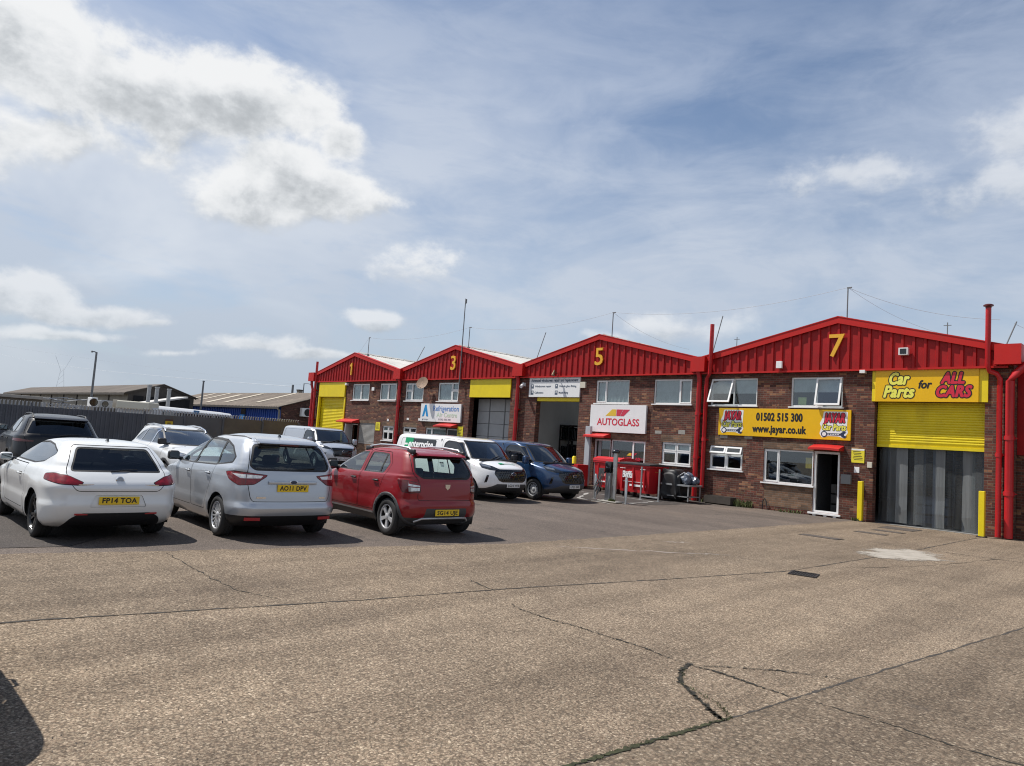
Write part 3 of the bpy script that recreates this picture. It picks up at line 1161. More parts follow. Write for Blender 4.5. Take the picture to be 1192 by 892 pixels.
# ---------------------------------------------------------------- white coupe
def white_coupe():
    keys = [(.20, -.60, 3.18, .80), (.30, -.76, 3.34, .865), (.42, -.83, 3.40, .885), (.52, -.855, 3.41, .893), (.555, -.85, 3.41, .885),
            (.68, -.835, 3.40, .898), (.74, -.845, 3.385, .905), (.79, -.825, 3.30, .905), (.86, -.765, 3.06, .895), (.93, -.69, 2.76, .875),
            (.965, -.645, 2.56, .85), (.99, -.61, 2.46, .81), (1.10, -.50, 2.12, .745), (1.20, -.39, 1.80, .685), (1.28, -.30, 1.52, .632),
            (1.335, -.22, 1.27, .58), (1.37, -.05, 1.04, .50), (1.39, .16, .84, .37), (1.40, .36, .64, .2)]
    corner = [(.2, .35, .30, .5, .4, .05, .12, .03, .10, 0), (.6, .42, .26, .55, .42, .07, .14, .05, .12, 0),
              (.93, .44, .25, .6, .4, .08, .25, .06, .10, -.008), (1.05, .28, .18, .32, .26, .07, .25, .05, .04, -.012),
              (1.28, .26, .20, .3, .26, .05, .12, .02, .04, 0), (1.4, .2, .25, .4, .3, .02, .08, .02, .05, 0)]
    c = Car('coupe_car', 'white low coupe with black wheels, parked at the left end of the front row', 'car', (-11.95, 3.21), 3.145,
            keys, corner, 2.578, .322, 1.49, P_WHITE, arch=.045, flare=.022)
    plain_front(c, 3.40, .90, .72)
    c.arches()
    c.window('rear_window', [(-.60, .965), (.60, .965), (.475, 1.295), (-.475, 1.295)], REAR, mat=M_CARGLASS_DARK, r=.05, trim=.022)
    dlo = [(2.30, .995), (1.66, 1.225), (1.28, 1.30), (.74, 1.332), (.30, 1.305), (-.12, 1.225), (-.17, 1.175), (.10, 1.05), (.50, 1.005)]
    ws = [(-.62, .985), (.62, .985), (.50, 1.30), (-.50, 1.30)]
    for s in (1, -1):
        v = side(s)
        c.window('side_window', dlo, v, mat=M_CARGLASS_DARK if False else M_CARGLASS, r=.05, trim=.02)
        o = oblique(-1, s, 38)
        c.lamp('tail_light', P3(o, [(-.44, s * .90, .925), (-.60, s * .82, .945), (-.72, s * .66, .92), (-.80, s * .455, .83), (-.80, s * .49, .785),
                                    (-.72, s * .70, .795), (-.44, s * .90, .845)]), o, [M_REDLENS, M_REDDARK], r=.035,
               zones=[(P3(o, [(-.3, s, .60), (-.3, s, .835), (-.80, s * .54, .80), (-.8, s * .3, .60)]), 1)])
        d = c.panel('door', [(.66, .34), (1.98, .34), (2.06, .60), (2.10, .975), (.66, .985), (.60, .60)], v, P_WHITE, r=.06)
        c.handle(.86, .83, s, d, P_WHITE)
        c.mirror(2.0, .965, s, P_WHITE, size=(.11, .18, .12), reach=.06)
        # red reflector and parking sensor on the rear bumper
        p, n = c.on_rear(s * .53, .40)
        b = MB(); b.box(-.006, .006, -.08, .08, -.012, .012)
        b.build('rear_reflector', M_REFLECTOR, c.root, M=Matrix.Translation((p.x - .004, s * .45, .395)))
        b = MB()
        p, n = c.on_rear(s * .46, .64)
        b.lathe([(0, .004), (.012, .003), (.014, 0)], Matrix.Translation(p) @ FACE_REAR, 12)
        b.build('parking_sensor', P_WHITE, c.root)
    c.window('windscreen', ws, FRONT, mat=M_CARGLASS, r=.05)
    c.panel('tailgate', [(-.53, .705), (.53, .705), (.60, .79), (.655, .95), (.52, 1.325), (-.52, 1.325), (-.655, .95), (-.60, .79)], REAR, P_WHITE, r=.05)
    c.colour([(-.66, .15), (-.58, .33), (-.46, .41), (.46, .41), (.58, .33), (.66, .15)], REAR, M_BLACK, r=.04)
    c.panel('bumper_recess', [(-.37, .495), (.37, .495), (.30, .66), (-.30, .66)], REAR, P_WHITE, gap=0, off=-.012, r=.03)
    c.plate('FP14 TOA', -1, .585)
    p, n = c.on_rear(0, .865)
    c.badge(Vector((p.x - .008, 0, .865)), n, .055, M_CHROME, inner=pr('badge_blue', (.35, .42, .52), .25, metal=.6))
    for y0, y1 in ((.33, .52), (-.52, -.33)):
        p, n = c.on_rear((y0 + y1) / 2, .80)
        b = MB(); b.box(-.003, .003, y0, y1, -.006, .006)
        b.build('chrome_lettering', M_CHROME, c.root, M=Matrix.Translation((p.x - .004, 0, .80)))
    b = MB()
    b.prism([(.02, 0), (.16, 0), (.05, .05), (.03, .05)], 'y', -.012, .012)
    b.build('aerial_fin', M_GLOSSBLACK, c.root, M=Matrix.Translation((-.02, 0, 1.375)))
    pa, pb = c.on_rear(.10, .975)[0], c.on_rear(-.26, 1.01)[0]
    c.wiper((pa.x - .012, .10, .975), (pb.x - .012, -.26, 1.01))
    c.wheels('twin', M_BLACKRIM, .235, .225)
    c.seats([1.15], .28, .35, hz=.56)
    c.dash(1.75, .93)
    c.finish(); c.skin()
    return c


# ---------------------------------------------------------------- silver people carrier
def silver_mpv():
    keys = [(.20, -.56, 3.22, .80), (.30, -.72, 3.42, .862), (.42, -.815, 3.50, .892), (.52, -.835, 3.53, .902), (.565, -.80, 3.53, .898), (.68, -.79, 3.53, .906),
            (.80, -.775, 3.50, .913), (.92, -.755, 3.36, .912), (.99, -.74, 3.08, .903), (1.045, -.72, 2.80, .888), (1.08, -.705, 2.66, .865),
            (1.11, -.69, 2.58, .838), (1.22, -.635, 2.28, .795), (1.34, -.565, 1.92, .742), (1.45, -.475, 1.55, .68), (1.525, -.37, 1.21, .612),
            (1.565, -.17, .95, .53), (1.592, .12, .72, .40), (1.605, .34, .54, .2)]
    corner = [(.2, .35, .34, .5, .4, .06, .12, .03, .10, 0), (.6, .40, .32, .55, .42, .10, .16, .05, .12, 0),
              (1.0, .42, .30, .6, .4, .11, .28, .06, .10, -.018), (1.12, .27, .20, .32, .26, .09, .25, .04, .03, -.02),
              (1.45, .25, .20, .3, .26, .07, .14, .02, .03, 0), (1.6, .2, .25, .4, .3, .02, .08, .02, .05, 0)]
    c = Car('people_carrier', 'silver people carrier with bright wheels, parked between the white coupe and the red hatchback', 'car', (-11.35, 5.60), 3.10,
            keys, corner, 2.648, .318, 1.57, P_SILVER, arch=.05, flare=.02)
    plain_front(c, 3.53, .91, .80)
    c.arches()
    c.window('rear_window', [(-.60, 1.075), (.60, 1.075), (.68, 1.14), (.575, 1.455), (-.575, 1.455), (-.68, 1.14)], REAR,
             mat=M_CARGLASS_DARK if False else glass('car_glass_mid', (.30, .36, .36), 0., .01), r=.06, trim=.03)
    for s in (1, -1):
        v = side(s)
        front = [(2.42, 1.075), (1.64, 1.415), (1.36, 1.462), (1.22, 1.467), (1.32, 1.075)]
        rear = [(1.24, 1.08), (1.13, 1.468), (.72, 1.475), (.40, 1.452), (.30, 1.11)]
        quarter = [(.25, 1.115), (.34, 1.452), (.02, 1.385), (-.27, 1.25), (-.24, 1.18)]
        dl = [(2.52, 1.055), (1.66, 1.44), (1.36, 1.487), (.72, 1.502), (.32, 1.477), (-.01, 1.407), (-.34, 1.25), (-.29, 1.155), (.30, 1.088), (1.3, 1.058)]
        fs = knife(c.bm, round_poly(dl, .03), v, .1)
        w = extract(c.bm, fs, -.003)
        panes = []
        for nm, pl in (('front', front), ('rear', rear), ('quarter', quarter)):
            gs = knife(w, round_poly(pl, .025), v, .1)
            panes.append(extract(w, gs, -.006))
        mesh_obj('window_surround', w, M_SEAL, c.root, smooth=60)
        o = oblique(-1, s, 38)
        L = [(-.24, s * .91, 1.03), (-.50, s * .87, 1.06), (-.70, s * .66, 1.04), (-.765, s * .445, 1.015), (-.77, s * .46, .985),
             (-.74, s * .62, .86), (-.60, s * .82, .835), (-.38, s * .90, .92)]
        c.lamp('tail_light', P3(o, L), o, [M_REDLENS, M_CLEARLENS, M_REDDARK], r=.03,
               zones=[(P3(o, [(-.45, s * .89, 1.015), (-.70, s * .66, 1.01), (-.77, s * .52, 1.0), (-.765, s * .55, .96), (-.62, s * .81, .95)]), 1),
                      (P3(o, [(-.66, s * .722, 1.06), (-.655, s * .732, 1.06), (-.655, s * .732, .80), (-.66, s * .722, .80)]), 2)])
        d1 = c.panel('door', [(1.22, .36), (2.26, .36), (2.36, .62), (2.46, 1.05), (1.66, 1.46), (1.18, 1.505), (1.29, 1.05)], v, P_SILVER, r=.05)
        d2 = c.panel('door', [(.56, .36), (1.205, .36), (1.275, 1.05), (1.165, 1.505), (.36, 1.49), (.23, 1.09), (.36, .80), (.47, .62)], v, P_SILVER, r=.05)
        for nm, pl, d in (('a', panes[0], d1), ('b', panes[1], d2), ('c', panes[2], c.root)):
            mesh_obj('side_window', pl, M_CARGLASS_GREEN, d, smooth=60)
        c.handle(1.42, .93, s, d1, P_SILVER)
        c.handle(.47, .955, s, d2, P_SILVER)
        c.mirror(2.18, 1.08, s, M_BLACK, d1, reach=.07)
        b = MB()
        pts = []
        for x in (-.28, 0, .4, .8, 1.15):
            p, n = c.on_top(x, s * (.575 - .03 * abs(x - .5)))
            pts.append(p + Vector((0, 0, .003)))
        b.tube(pts, .012, 6)
        b.build('roof_ditch_strip', M_BLACK, c.root)
        p, n = c.on_rear(s * .6, .355)
        b = MB(); b.box(-.008, .008, -.12, .12, -.025, .025, .006)
        b.build('rear_reflector', M_REFLECTOR, c.root, M=Matrix.Translation((p.x - .003, s * .60, .335)) @ Matrix.Rotation(s * -.22, 4, 'Z'))
    c.window('windscreen', [(-.70, 1.10), (.70, 1.10), (.57, 1.50), (-.57, 1.50)], FRONT, mat=M_CARGLASS_GREEN, r=.05)
    c.panel('tailgate', [(-.62, .60), (.62, .60), (.66, .66), (.705, .90), (.70, 1.10), (.60, 1.50), (-.60, 1.50), (-.70, 1.10), (-.705, .90), (-.66, .66)],
            REAR, P_SILVER, r=.06)
    c.colour([(-1.1, .1), (-1.1, .385), (1.1, .385), (1.1, .1)], REAR, M_BLACK, r=.0001, thr=-.05, cond=lambda p: p.x < -.30)
    c.plate('AO11 DPV', -1, .815)
    p, n = c.on_rear(0, .90)
    b = MB()
    b.box(-.012, .010, -.40, .40, -.028, .022, .008)
    b.build('tailgate_grip', P_SILVER, c.root, M=Matrix.Translation((p.x - .006, 0, .905)), smooth=50)
    c.badge(Vector((p.x - .022, 0, .91)), n, .032, M_CHROME, oval=2.1, inner=pr('badge_dark', (.03, .04, .08), .3))
    for y, w_, z in ((.50, .14, .665), (-.52, .11, .665)):
        p, n = c.on_rear(y, z)
        b = MB(); b.box(-.003, .003, -w_ / 2, w_ / 2, -.012, .012)
        b.build('model_lettering', M_CHROME, c.root, M=Matrix.Translation((p.x - .004, y, z)) @ Matrix.Rotation(-.1 if y > 0 else .1, 4, 'Z'))
    # rear spoiler with high stop lamp
    b = MB()
    b.prism([(-.48, 1.462), (-.515, 1.475), (-.50, 1.495), (-.30, 1.545), (-.25, 1.543), (-.36, 1.49)], 'y', -.50, .50)
    b.build('roof_spoiler', P_SILVER, c.root, smooth=40)
    b = MB(); b.box(-.004, .004, -.16, .16, -.010, .010)
    b.build('high_stop_light', M_REDDARK, c.root, M=Matrix.Translation((-.50, 0, 1.458)))
    b = MB()
    p, n = c.on_top(-.1, 0)
    b.prism([(-.04, -.01), (.07, -.01), (.02, .035), (0, .035)], 'y', -.014, .014)
    b.tube([(.0, 0, .02), (-.10, 0, .16)], .0035, 5)
    b.build('aerial', M_GLOSSBLACK, c.root, M=Matrix.Translation(p))
    c.wiper((-.705, .02, 1.085), (-.685, -.40, 1.13), r=.014)
    c.wheels('multi', M_ALLOY, .218, .215)
    c.seats([1.25], .34, .32, hz=.58)
    c.dash(1.95, 1.03)
    c.finish(); c.skin()
    c.stretch(1.06, .06)
    return c


# ---------------------------------------------------------------- red hatchback
def red_hatch():
    keys = [(.22, -.42, 3.02, .77), (.32, -.56, 3.24, .82), (.42, -.65, 3.34, .848), (.52, -.672, 3.38, .858), (.60, -.672, 3.40, .860), (.64, -.64, 3.40, .856), (.72, -.635, 3.39, .864),
            (.86, -.625, 3.32, .868), (.94, -.61, 3.12, .862), (1.0, -.59, 2.84, .85), (1.035, -.575, 2.64, .834), (1.06, -.56, 2.52, .806),
            (1.16, -.50, 2.27, .762), (1.28, -.425, 1.95, .712), (1.39, -.34, 1.60, .66), (1.455, -.27, 1.31, .608), (1.495, -.08, 1.02, .53),
            (1.52, .18, .80, .40), (1.53, .38, .6, .2)]
    corner = [(.2, .30, .34, .5, .4, .05, .12, .03, .10, 0), (.6, .36, .32, .55, .42, .10, .16, .05, .12, 0),
              (1.0, .38, .28, .6, .4, .10, .28, .06, .10, -.018), (1.10, .27, .20, .32, .26, .08, .25, .03, .03, -.018),
              (1.4, .24, .20, .3, .26, .06, .14, .02, .03, 0), (1.53, .2, .25, .4, .3, .02, .08, .02, .05, 0)]
    c = Car('hatchback_car', 'red hatchback with black arch trims and roof rails at the right of the front row', 'car', (-10.60, 8.28), 3.088,
            keys, corner, 2.588, .325, 1.50, P_RED, arch=.055, flare=.022)
    plain_front(c, 3.40, .865, .78)
    c.arches(.055, M_CLAD)
    c.window('rear_window', [(-.50, 1.035), (.50, 1.035), (.635, 1.13), (.565, 1.39), (-.565, 1.39), (-.635, 1.13)], REAR, mat=M_CARGLASS_REAR, r=.06, trim=.03)
    for s in (1, -1):
        v = side(s)
        front = [(2.28, 1.045), (1.60, 1.355), (1.34, 1.395), (1.05, 1.405), (1.10, 1.045)]
        rear = [(.97, 1.055), (.92, 1.405), (.58, 1.408), (.33, 1.395), (.17, 1.24), (.27, 1.07)]
        d1 = c.panel('door', [(1.05, .40), (2.10, .40), (2.22, .62), (2.38, 1.02), (1.62, 1.395), (.985, 1.44), (1.03, 1.03)], v, P_RED, r=.05, t=0)
        d2 = c.panel('door', [(.46, .40), (1.035, .40), (1.015, 1.03), (.97, 1.44), (.28, 1.43), (.10, 1.25), (.20, 1.0), (.28, .78), (.40, .60)], v, P_RED, r=.05, t=0)
        for d, pl, trim in ((d1, front, .02), (d2, rear, .02)):
            bm = bmesh.new(); bm.from_mesh(d.data)
            Pl = round_poly(pl, .035)
            fs = knife(bm, Pl, v, .1)
            w = extract(bm, fs, -.003)
            if pl is rear:      # dividing bar of the rear quarter light
                bar = knife(w, [(.40, .9), (.44, .9), (.40, 1.5), (.36, 1.5)], v, .1)
                for f in bar: f.material_index = 0
                bar_faces = set(bar)
            gs = [f for f in knife(w, inset(Pl, trim), v, .1)]
            if pl is rear:
                gs = [f for f in gs if not pip(v.uv(f.calc_center_median()), [(.40, .9), (.44, .9), (.40, 1.5), (.36, 1.5)])]
            gl = extract(w, gs, -.006)
            g = mesh_obj('side_window', gl, M_CARGLASS_GREEN, d, smooth=60)
            mesh_obj('window_seal', w, M_SEAL, g)
            bm.to_mesh(d.data); bm.free()
            c.lining(d)
        c.handle(1.22, .93, s, d1, M_BLACK)
        c.handle(.42, .935, s, d2, M_BLACK)
        c.mirror(2.08, 1.05, s, M_BLACK, d1, reach=.06)
        # tail lamps
        o = oblique(-1, s, 42)
        L = [(-.28, s * .87, 1.00), (-.46, s * .82, 1.005), (-.56, s * .70, .985), (-.60, s * .58, .955), (-.62, s * .575, .80), (-.54, s * .74, .775), (-.40, s * .84, .80), (-.34, s * .86, .90)]
        c.lamp('tail_light', P3(o, L), o, [M_REDDARK, M_CLEARLENS, M_REDLENS], r=.025,
               zones=[(P3(o, [(-.50, s * .77, .985), (-.61, s * .59, .95), (-.61, s * .59, .83), (-.52, s * .76, .81)]), 1),
                      (P3(o, [(-.50, s * .77, .99), (-.61, s * .59, .955), (-.61, s * .59, .92), (-.505, s * .765, .945)]), 2),
                      (P3(o, [(-.50, s * .77, .905), (-.61, s * .59, .895), (-.61, s * .59, .88), (-.505, s * .765, .885)]), 2)])
        # roof rails
        pts = []
        for x in (-.26, -.14, .35, .85, 1.22, 1.32):
            p, n = c.on_top(x, s * .55)
            if p is None: continue
            hz = .005 if x in (-.26, 1.32) else .055
            pts.append(p + Vector((0, 0, hz)))
        c.rail(pts, .018, M_SKID)
        for x in (-.2, 1.26):
            p, n = c.on_top(x, s * .55)
            b = MB()
            b.T = Matrix.Translation(p)
            b.box(-.12, .12, -.026, .026, -.02, .062, .02)
            b.build('rail_foot', M_BLACK, c.root, smooth=50)
        # sill cladding and its silver strip
        c.colour([(-.3, .10), (3.0, .10), (3.0, .36), (-.3, .36)], v, M_CLAD, r=.0001, cond=lambda p: .2 < p.x < 2.4)
        b = MB()
        pts = []
        for x in (.45, .9, 1.5, 2.15):
            p, n = c.on_side(x, .35, s)
            pts.append((p.x, p.y + s * .006, .352))
        b.tube(pts, .016, 6)
        b.build('sill_strip', M_SKID, c.root)
    c.window('windscreen', [(-.68, 1.06), (.68, 1.06), (.575, 1.42), (-.575, 1.42)], FRONT, mat=M_CARGLASS_GREEN, r=.05)
    c.panel('tailgate', [(-.58, .66), (.58, .66), (.60, .72), (.575, 1.00), (.665, 1.12), (.60, 1.43), (-.60, 1.43), (-.665, 1.12), (-.575, 1.00), (-.60, .72)], REAR, P_RED, r=.05)
    c.colour([(-.50, .10), (-.44, .53), (.44, .53), (.50, .10)], REAR, M_CLAD, r=.03)
    c.colour([(-1.1, .10), (-1.1, .36), (1.1, .36), (1.1, .10)], REAR, M_CLAD, r=.0001, thr=-.05, cond=lambda p: p.x < -.28)
    c.plate('SG14 UJE', -1, .455)
    p, n = c.on_rear(0, .34)
    b = MB()
    pts = []
    for y, z in ((-.58, .285), (-.48, .345), (-.2, .352), (.2, .352), (.48, .345), (.58, .285)):
        q, n = c.on_rear(y, z)
        pts.append((q.x - .012, y, z))
    b.tube(pts, .022, 8)
    b.build('rear_skid_bar', M_SKID, c.root, smooth=50)
    p, n = c.on_rear(0, .90)
    b = MB()
    b.prism([(-.055, .045), (.055, .045), (.05, -.01), (0, -.055), (-.05, -.01)], 'x', -.006, .006)
    b.build('badge', M_CHROME, c.root, M=Matrix.Translation((p.x - .004, 0, .905)))
    b = MB()
    b.prism([(-.36, 1.395), (-.42, 1.412), (-.38, 1.435), (-.18, 1.478), (-.14, 1.474), (-.26, 1.43)], 'y', -.52, .52)
    b.build('roof_spoiler', P_RED, c.root, smooth=40)
    c.wiper((-.575, .04, 1.045), (-.555, -.38, 1.07), r=.012)
    c.wheels('five', M_ALLOY, .212, .205)
    c.seats([1.1], .30, .22, hz=.52)
    c.dash(1.8, 1.0)
    c.finish(); c.skin()
    c.stretch(1.04, .08)
    return c


# ---------------------------------------------------------------- panel vans
VAN_KEYS = [(.26, -.88, 3.72, .88), (.38, -.945, 3.96, .955), (.52, -.97, 4.05, .985), (.72, -.97, 4.055, .995), (.90, -.97, 4.02, .998), (1.02, -.97, 3.95, .996),
            (1.09, -.97, 3.82, .992), (1.15, -.968, 3.64, .985), (1.20, -.966, 3.46, .972), (1.235, -.964, 3.34, .955), (1.32, -.958, 3.22, .935), (1.48, -.945, 3.01, .905),
            (1.66, -.925, 2.76, .872), (1.79, -.90, 2.54, .838), (1.86, -.85, 2.32, .785), (1.90, -.74, 1.95, .66), (1.918, -.5, 1.45, .44), (1.925, -.2, 1.1, .2)]
VAN_CORNER = [(.26, .12, .12, .55, .42, .02, .16, .0, .10, 0), (.9, .12, .12, .60, .42, .02, .20, .0, .10, 0), (1.2, .14, .13, .62, .40, .02, .30, .0, .06, 0),
              (1.3, .12, .11, .34, .26, .02, .28, .0, .02, 0), (1.8, .13, .11, .28, .22, .02, .16, .0, .02, 0), (1.93, .2, .2, .3, .25, .02, .1, 0, 0, 0)]


def van(label, pos, heading, pm, kind, plate, zs=.965):
    c = Car('panel_van', label, 'van', pos, heading, VAN_KEYS, VAN_CORNER, 3.1, .335, 1.72, pm, arch=.06, flare=.02, zs=zs)
    z = lambda v: v * zs
    Z = lambda pl: [(a, b * zs) for a, b in pl]
    c.arches()
    g = M_CARGLASS_VAN
    c.window('windscreen', Z([(-.80, 1.245), (.80, 1.245), (.83, 1.29), (.70, 1.80), (-.70, 1.80), (-.83, 1.29)]), FRONT, mat=g, r=.05, trim=.03)
    for s in (1, -1):
        v = side(s)
        d = c.panel('door', Z([(1.62, .42), (2.62, .42), (2.70, .62), (3.02, .92), (3.16, 1.20), (2.58, 1.80), (1.62, 1.83)]), v, pm, r=.06, t=0)
        bm = bmesh.new(); bm.from_mesh(d.data)
        pl = round_poly(Z([(1.70, 1.20), (3.02, 1.18), (2.50, 1.735), (1.86, 1.765), (1.72, 1.66)]), .06)
        w = extract(bm, knife(bm, pl, v, .1), -.003)
        gl = extract(w, knife(w, inset(pl, .025), v, .1), -.006)
        go = mesh_obj('side_window', gl, g, d, smooth=60)
        mesh_obj('window_seal', w, M_SEAL, go)
        bm.to_mesh(d.data); bm.free()
        c.lining(d)
        c.handle(1.80, z(1.03), s, d, M_BLACK if kind != 'silver' else pm)
        c.mirror(2.86, z(1.20), s, {'white': M_BLACK, 'blue': pm, 'silver': pm}[kind], d, size=(.14, .22, .26), reach=.11)
        c.panel('side_panel', Z([(-.62, 1.10), (1.42, 1.10), (1.46, 1.16), (1.44, 1.72), (1.36, 1.76), (-.55, 1.76), (-.62, 1.70)]), v, pm, r=.06, gap=.006, off=-.006)
        c.colour(Z([(-1, .1), (3.3, .1), (3.3, .40), (-1, .40)]), v, M_CLAD if kind != 'silver' else pm, r=.0001, cond=lambda p: .35 < p.x < 2.75)
        o = oblique(1, s, 40)
        if kind in ('white', 'blue'):
            c.lamp('headlight', P3(o, [(3.52, s * .97, z(1.12)), (3.60, s * .93, z(1.135)), (3.86, s * .72, z(1.075)), (3.98, s * .50, z(.985)), (3.97, s * .54, z(.945)),
                                       (3.84, s * .78, z(.95)), (3.64, s * .94, z(1.0))]), o, [M_HEADDARK, M_HEAD], r=.02,
                   zones=[(P3(o, [(3.56, s * .96, z(1.12)), (3.80, s * .78, z(1.08)), (3.84, s * .74, z(1.02)), (3.66, s * .92, z(1.05))]), 1)])
            c.colour(P3(o, [(3.80, s * .86, z(.80)), (3.84, s * .80, z(.80)), (3.80, s * .84, z(.58)), (3.74, s * .90, z(.56))]), o, M_GLOSSBLACK, r=.01)
        else:
            c.lamp('headlight', P3(o, [(3.50, s * .97, z(1.13)), (3.60, s * .93, z(1.14)), (3.86, s * .70, z(1.05)), (3.96, s * .56, z(.98)), (3.93, s * .60, z(.93)),
                                       (3.80, s * .80, z(.95)), (3.62, s * .95, z(1.02))]), o, [M_HEADDARK, M_CLEARLENS], r=.02,
                   zones=[(P3(o, [(3.52, s * .97, z(1.10)), (3.62, s * .92, z(1.12)), (3.74, s * .82, z(1.08)), (3.64, s * .93, z(1.04))]), 1)])
            c.colour(P3(o, [(3.74, s * .90, z(.78)), (3.88, s * .72, z(.78)), (3.80, s * .84, z(.52)), (3.74, s * .90, z(.50))]), o, M_GLOSSBLACK, r=.02)
    # bonnet shut line, grille, bumper
    if kind in ('white', 'blue'):
        gp = Z([(-.66, .84), (-.54, .65), (-.42, .60), (.42, .60), (.54, .65), (.66, .84), (.62, .95), (.52, .99), (-.52, .99), (-.62, .95)])
    else:
        gp = Z([(-.52, .99), (-.40, .66), (-.34, .62), (.34, .62), (.40, .66), (.52, .99), (.46, 1.01), (-.46, 1.01)])
    gr = c.panel('grille', gp, FRONT, [M_GLOSSBLACK], gap=0, off=-.012, r=.03)
    b = MB()
    if kind in ('white', 'blue'):
        for r_ in range(5):
            for q in range(13):
                y = (q - 6) * .082 + (.041 if r_ % 2 else 0)
                zz = z(.67 + r_ * .066)
                if abs(y) > .50 - (.05 if r_ in (0, 4) else 0): continue
                p, n = c.on_front(y, zz)
                b.T = Matrix.Translation((p.x - .002, y, zz)) @ Matrix.Rotation(PI / 4, 4, 'X')
                b.box(-.004, .004, -.017, .017, -.017, .017)
    else:
        for r_ in range(4):
            zz = z(.70 + r_ * .07)
            p, n = c.on_front(.25, zz)
            b.T = None
            b.box(p.x - .01, p.x + .01, -.36 - .02 * r_, .36 + .02 * r_, zz - .008, zz + .008)
        for s in (1, -1):
            b.T = Matrix.Translation((0, 0, 0))
            pts = []
            for y, zz in ((.54, .97), (.42, .66), (.36, .60)):
                p, n = c.on_front(s * y, z(zz))
                pts.append((p.x + .006, s * y, z(zz)))
            b.tube(pts, .022, 6)
    b.build('grille_pattern', {'white': M_SEAL, 'blue': M_CLAD, 'silver': M_CLAD}[kind], gr)
    p, n = c.on_front(0, z(.85))
    c.badge(Vector((p.x + .008, 0, z(.855))), n, .052, M_CHROME, oval=1.9 if kind != 'silver' else 1.1, face=FACE_FRONT, inner=pr('badge_dark', (.03, .04, .08), .3))
    bz = [(-1.1, .15), (-.98, .36), (-.80, .40), (-.58, .545), (.58, .545), (.80, .40), (.98, .36), (1.1, .15)]
    c.colour(Z(bz), FRONT, M_CLAD, r=.02, thr=-.1, cond=lambda p: p.x > 3.2)
    c.panel('bonnet', Z([(-.62, 1.0), (.62, 1.0), (.78, 1.12), (.84, 1.215), (-.84, 1.215), (-.78, 1.12)]), FRONT, pm, r=.04, gap=.006, thr=.03)
    c.plate(plate, 1, z(.50), False)
    for s in (1, -1):
        c.wiper((3.33, s * .1 - .25, z(1.245)), (3.15, s * .1 + .30, z(1.38)), r=.012)
    b = MB()
    b.box(-.02, .02, -.78, .78, -.03, .03, .01)
    b.build('scuttle_panel', M_BLACK, c.root, M=Matrix.Translation((3.33, 0, z(1.225))))
    c.wheels('steel', M_STEELRIM, .215, .215)
    c.seats([1.95], .62, None, hz=.58)
    c.dash(2.75, z(1.17), .8)
    # bulkhead behind the seats
    b = MB()
    b.box(1.52, 1.55, -.86, .86, .45, z(1.80))
    b.build('bulkhead', pr('bulkhead_grey', (.16, .165, .17), .7), c.root)
    c.finish(); c.skin()
    return c


def van_livery(c, zs):
    """hire company board on the van side and a smaller one on the bonnet"""
    p, n = c.on_side(.35, 1.46 * zs, -1)
    q, n2 = c.on_side(.35, 1.66 * zs, -1)
    q0, n2 = c.on_side(.35, 1.26 * zs, -1)
    lean = math.atan2(q.y - q0.y, q.z - q0.z)
    M = Matrix.Translation((.34, p.y + .002, 1.54 * zs)) @ Matrix.Rotation(-lean, 4, 'X')
    b = MB()
    b.box(-.66, .92, -.004, .004, -.20, .20)
    o = b.build('livery_board', pr('livery_charcoal', (.03, .035, .04), .4), c.root, M=M)
    b = MB()
    b.box(-.72, -.28, -.0065, .0, -.22, .22)
    b.build('livery_square', pr('livery_green', (.0, .30, .12), .4), o)
    w = pr('livery_white', (.85, .85, .85), .4)
    text('livery_lettering', 'enterprise', .36, w, o, (.16, -.0085, .01), FACE_S, width=1.34, fat=.010, extrude=.001)
    b = MB()
    b.box(-.72, -.56, -.0085, -.006, -.03, .03)
    b.build('livery_mark', w, o)
    p, n = c.on_top(3.66, .05)
    b = MB()
    yv = (Vector((0, 1, 0)) - n * n.y).normalized()
    xv = yv.cross(n)
    T = Matrix((xv, yv, n)).transposed().to_4x4()
    T.translation = p + n * .006
    b.T = T
    b.box(-.045, .045, -.30, .30, -.002, .002)
    o = b.build('bonnet_board', pr('livery_grey', (.35, .42, .40), .4), c.root)
    b = MB(); b.T = T
    b.box(-.055, .055, -.34, -.18, -.002, .004)
    b.build('bonnet_square', pr('livery_green'  , (.0, .30, .12), .4), o)


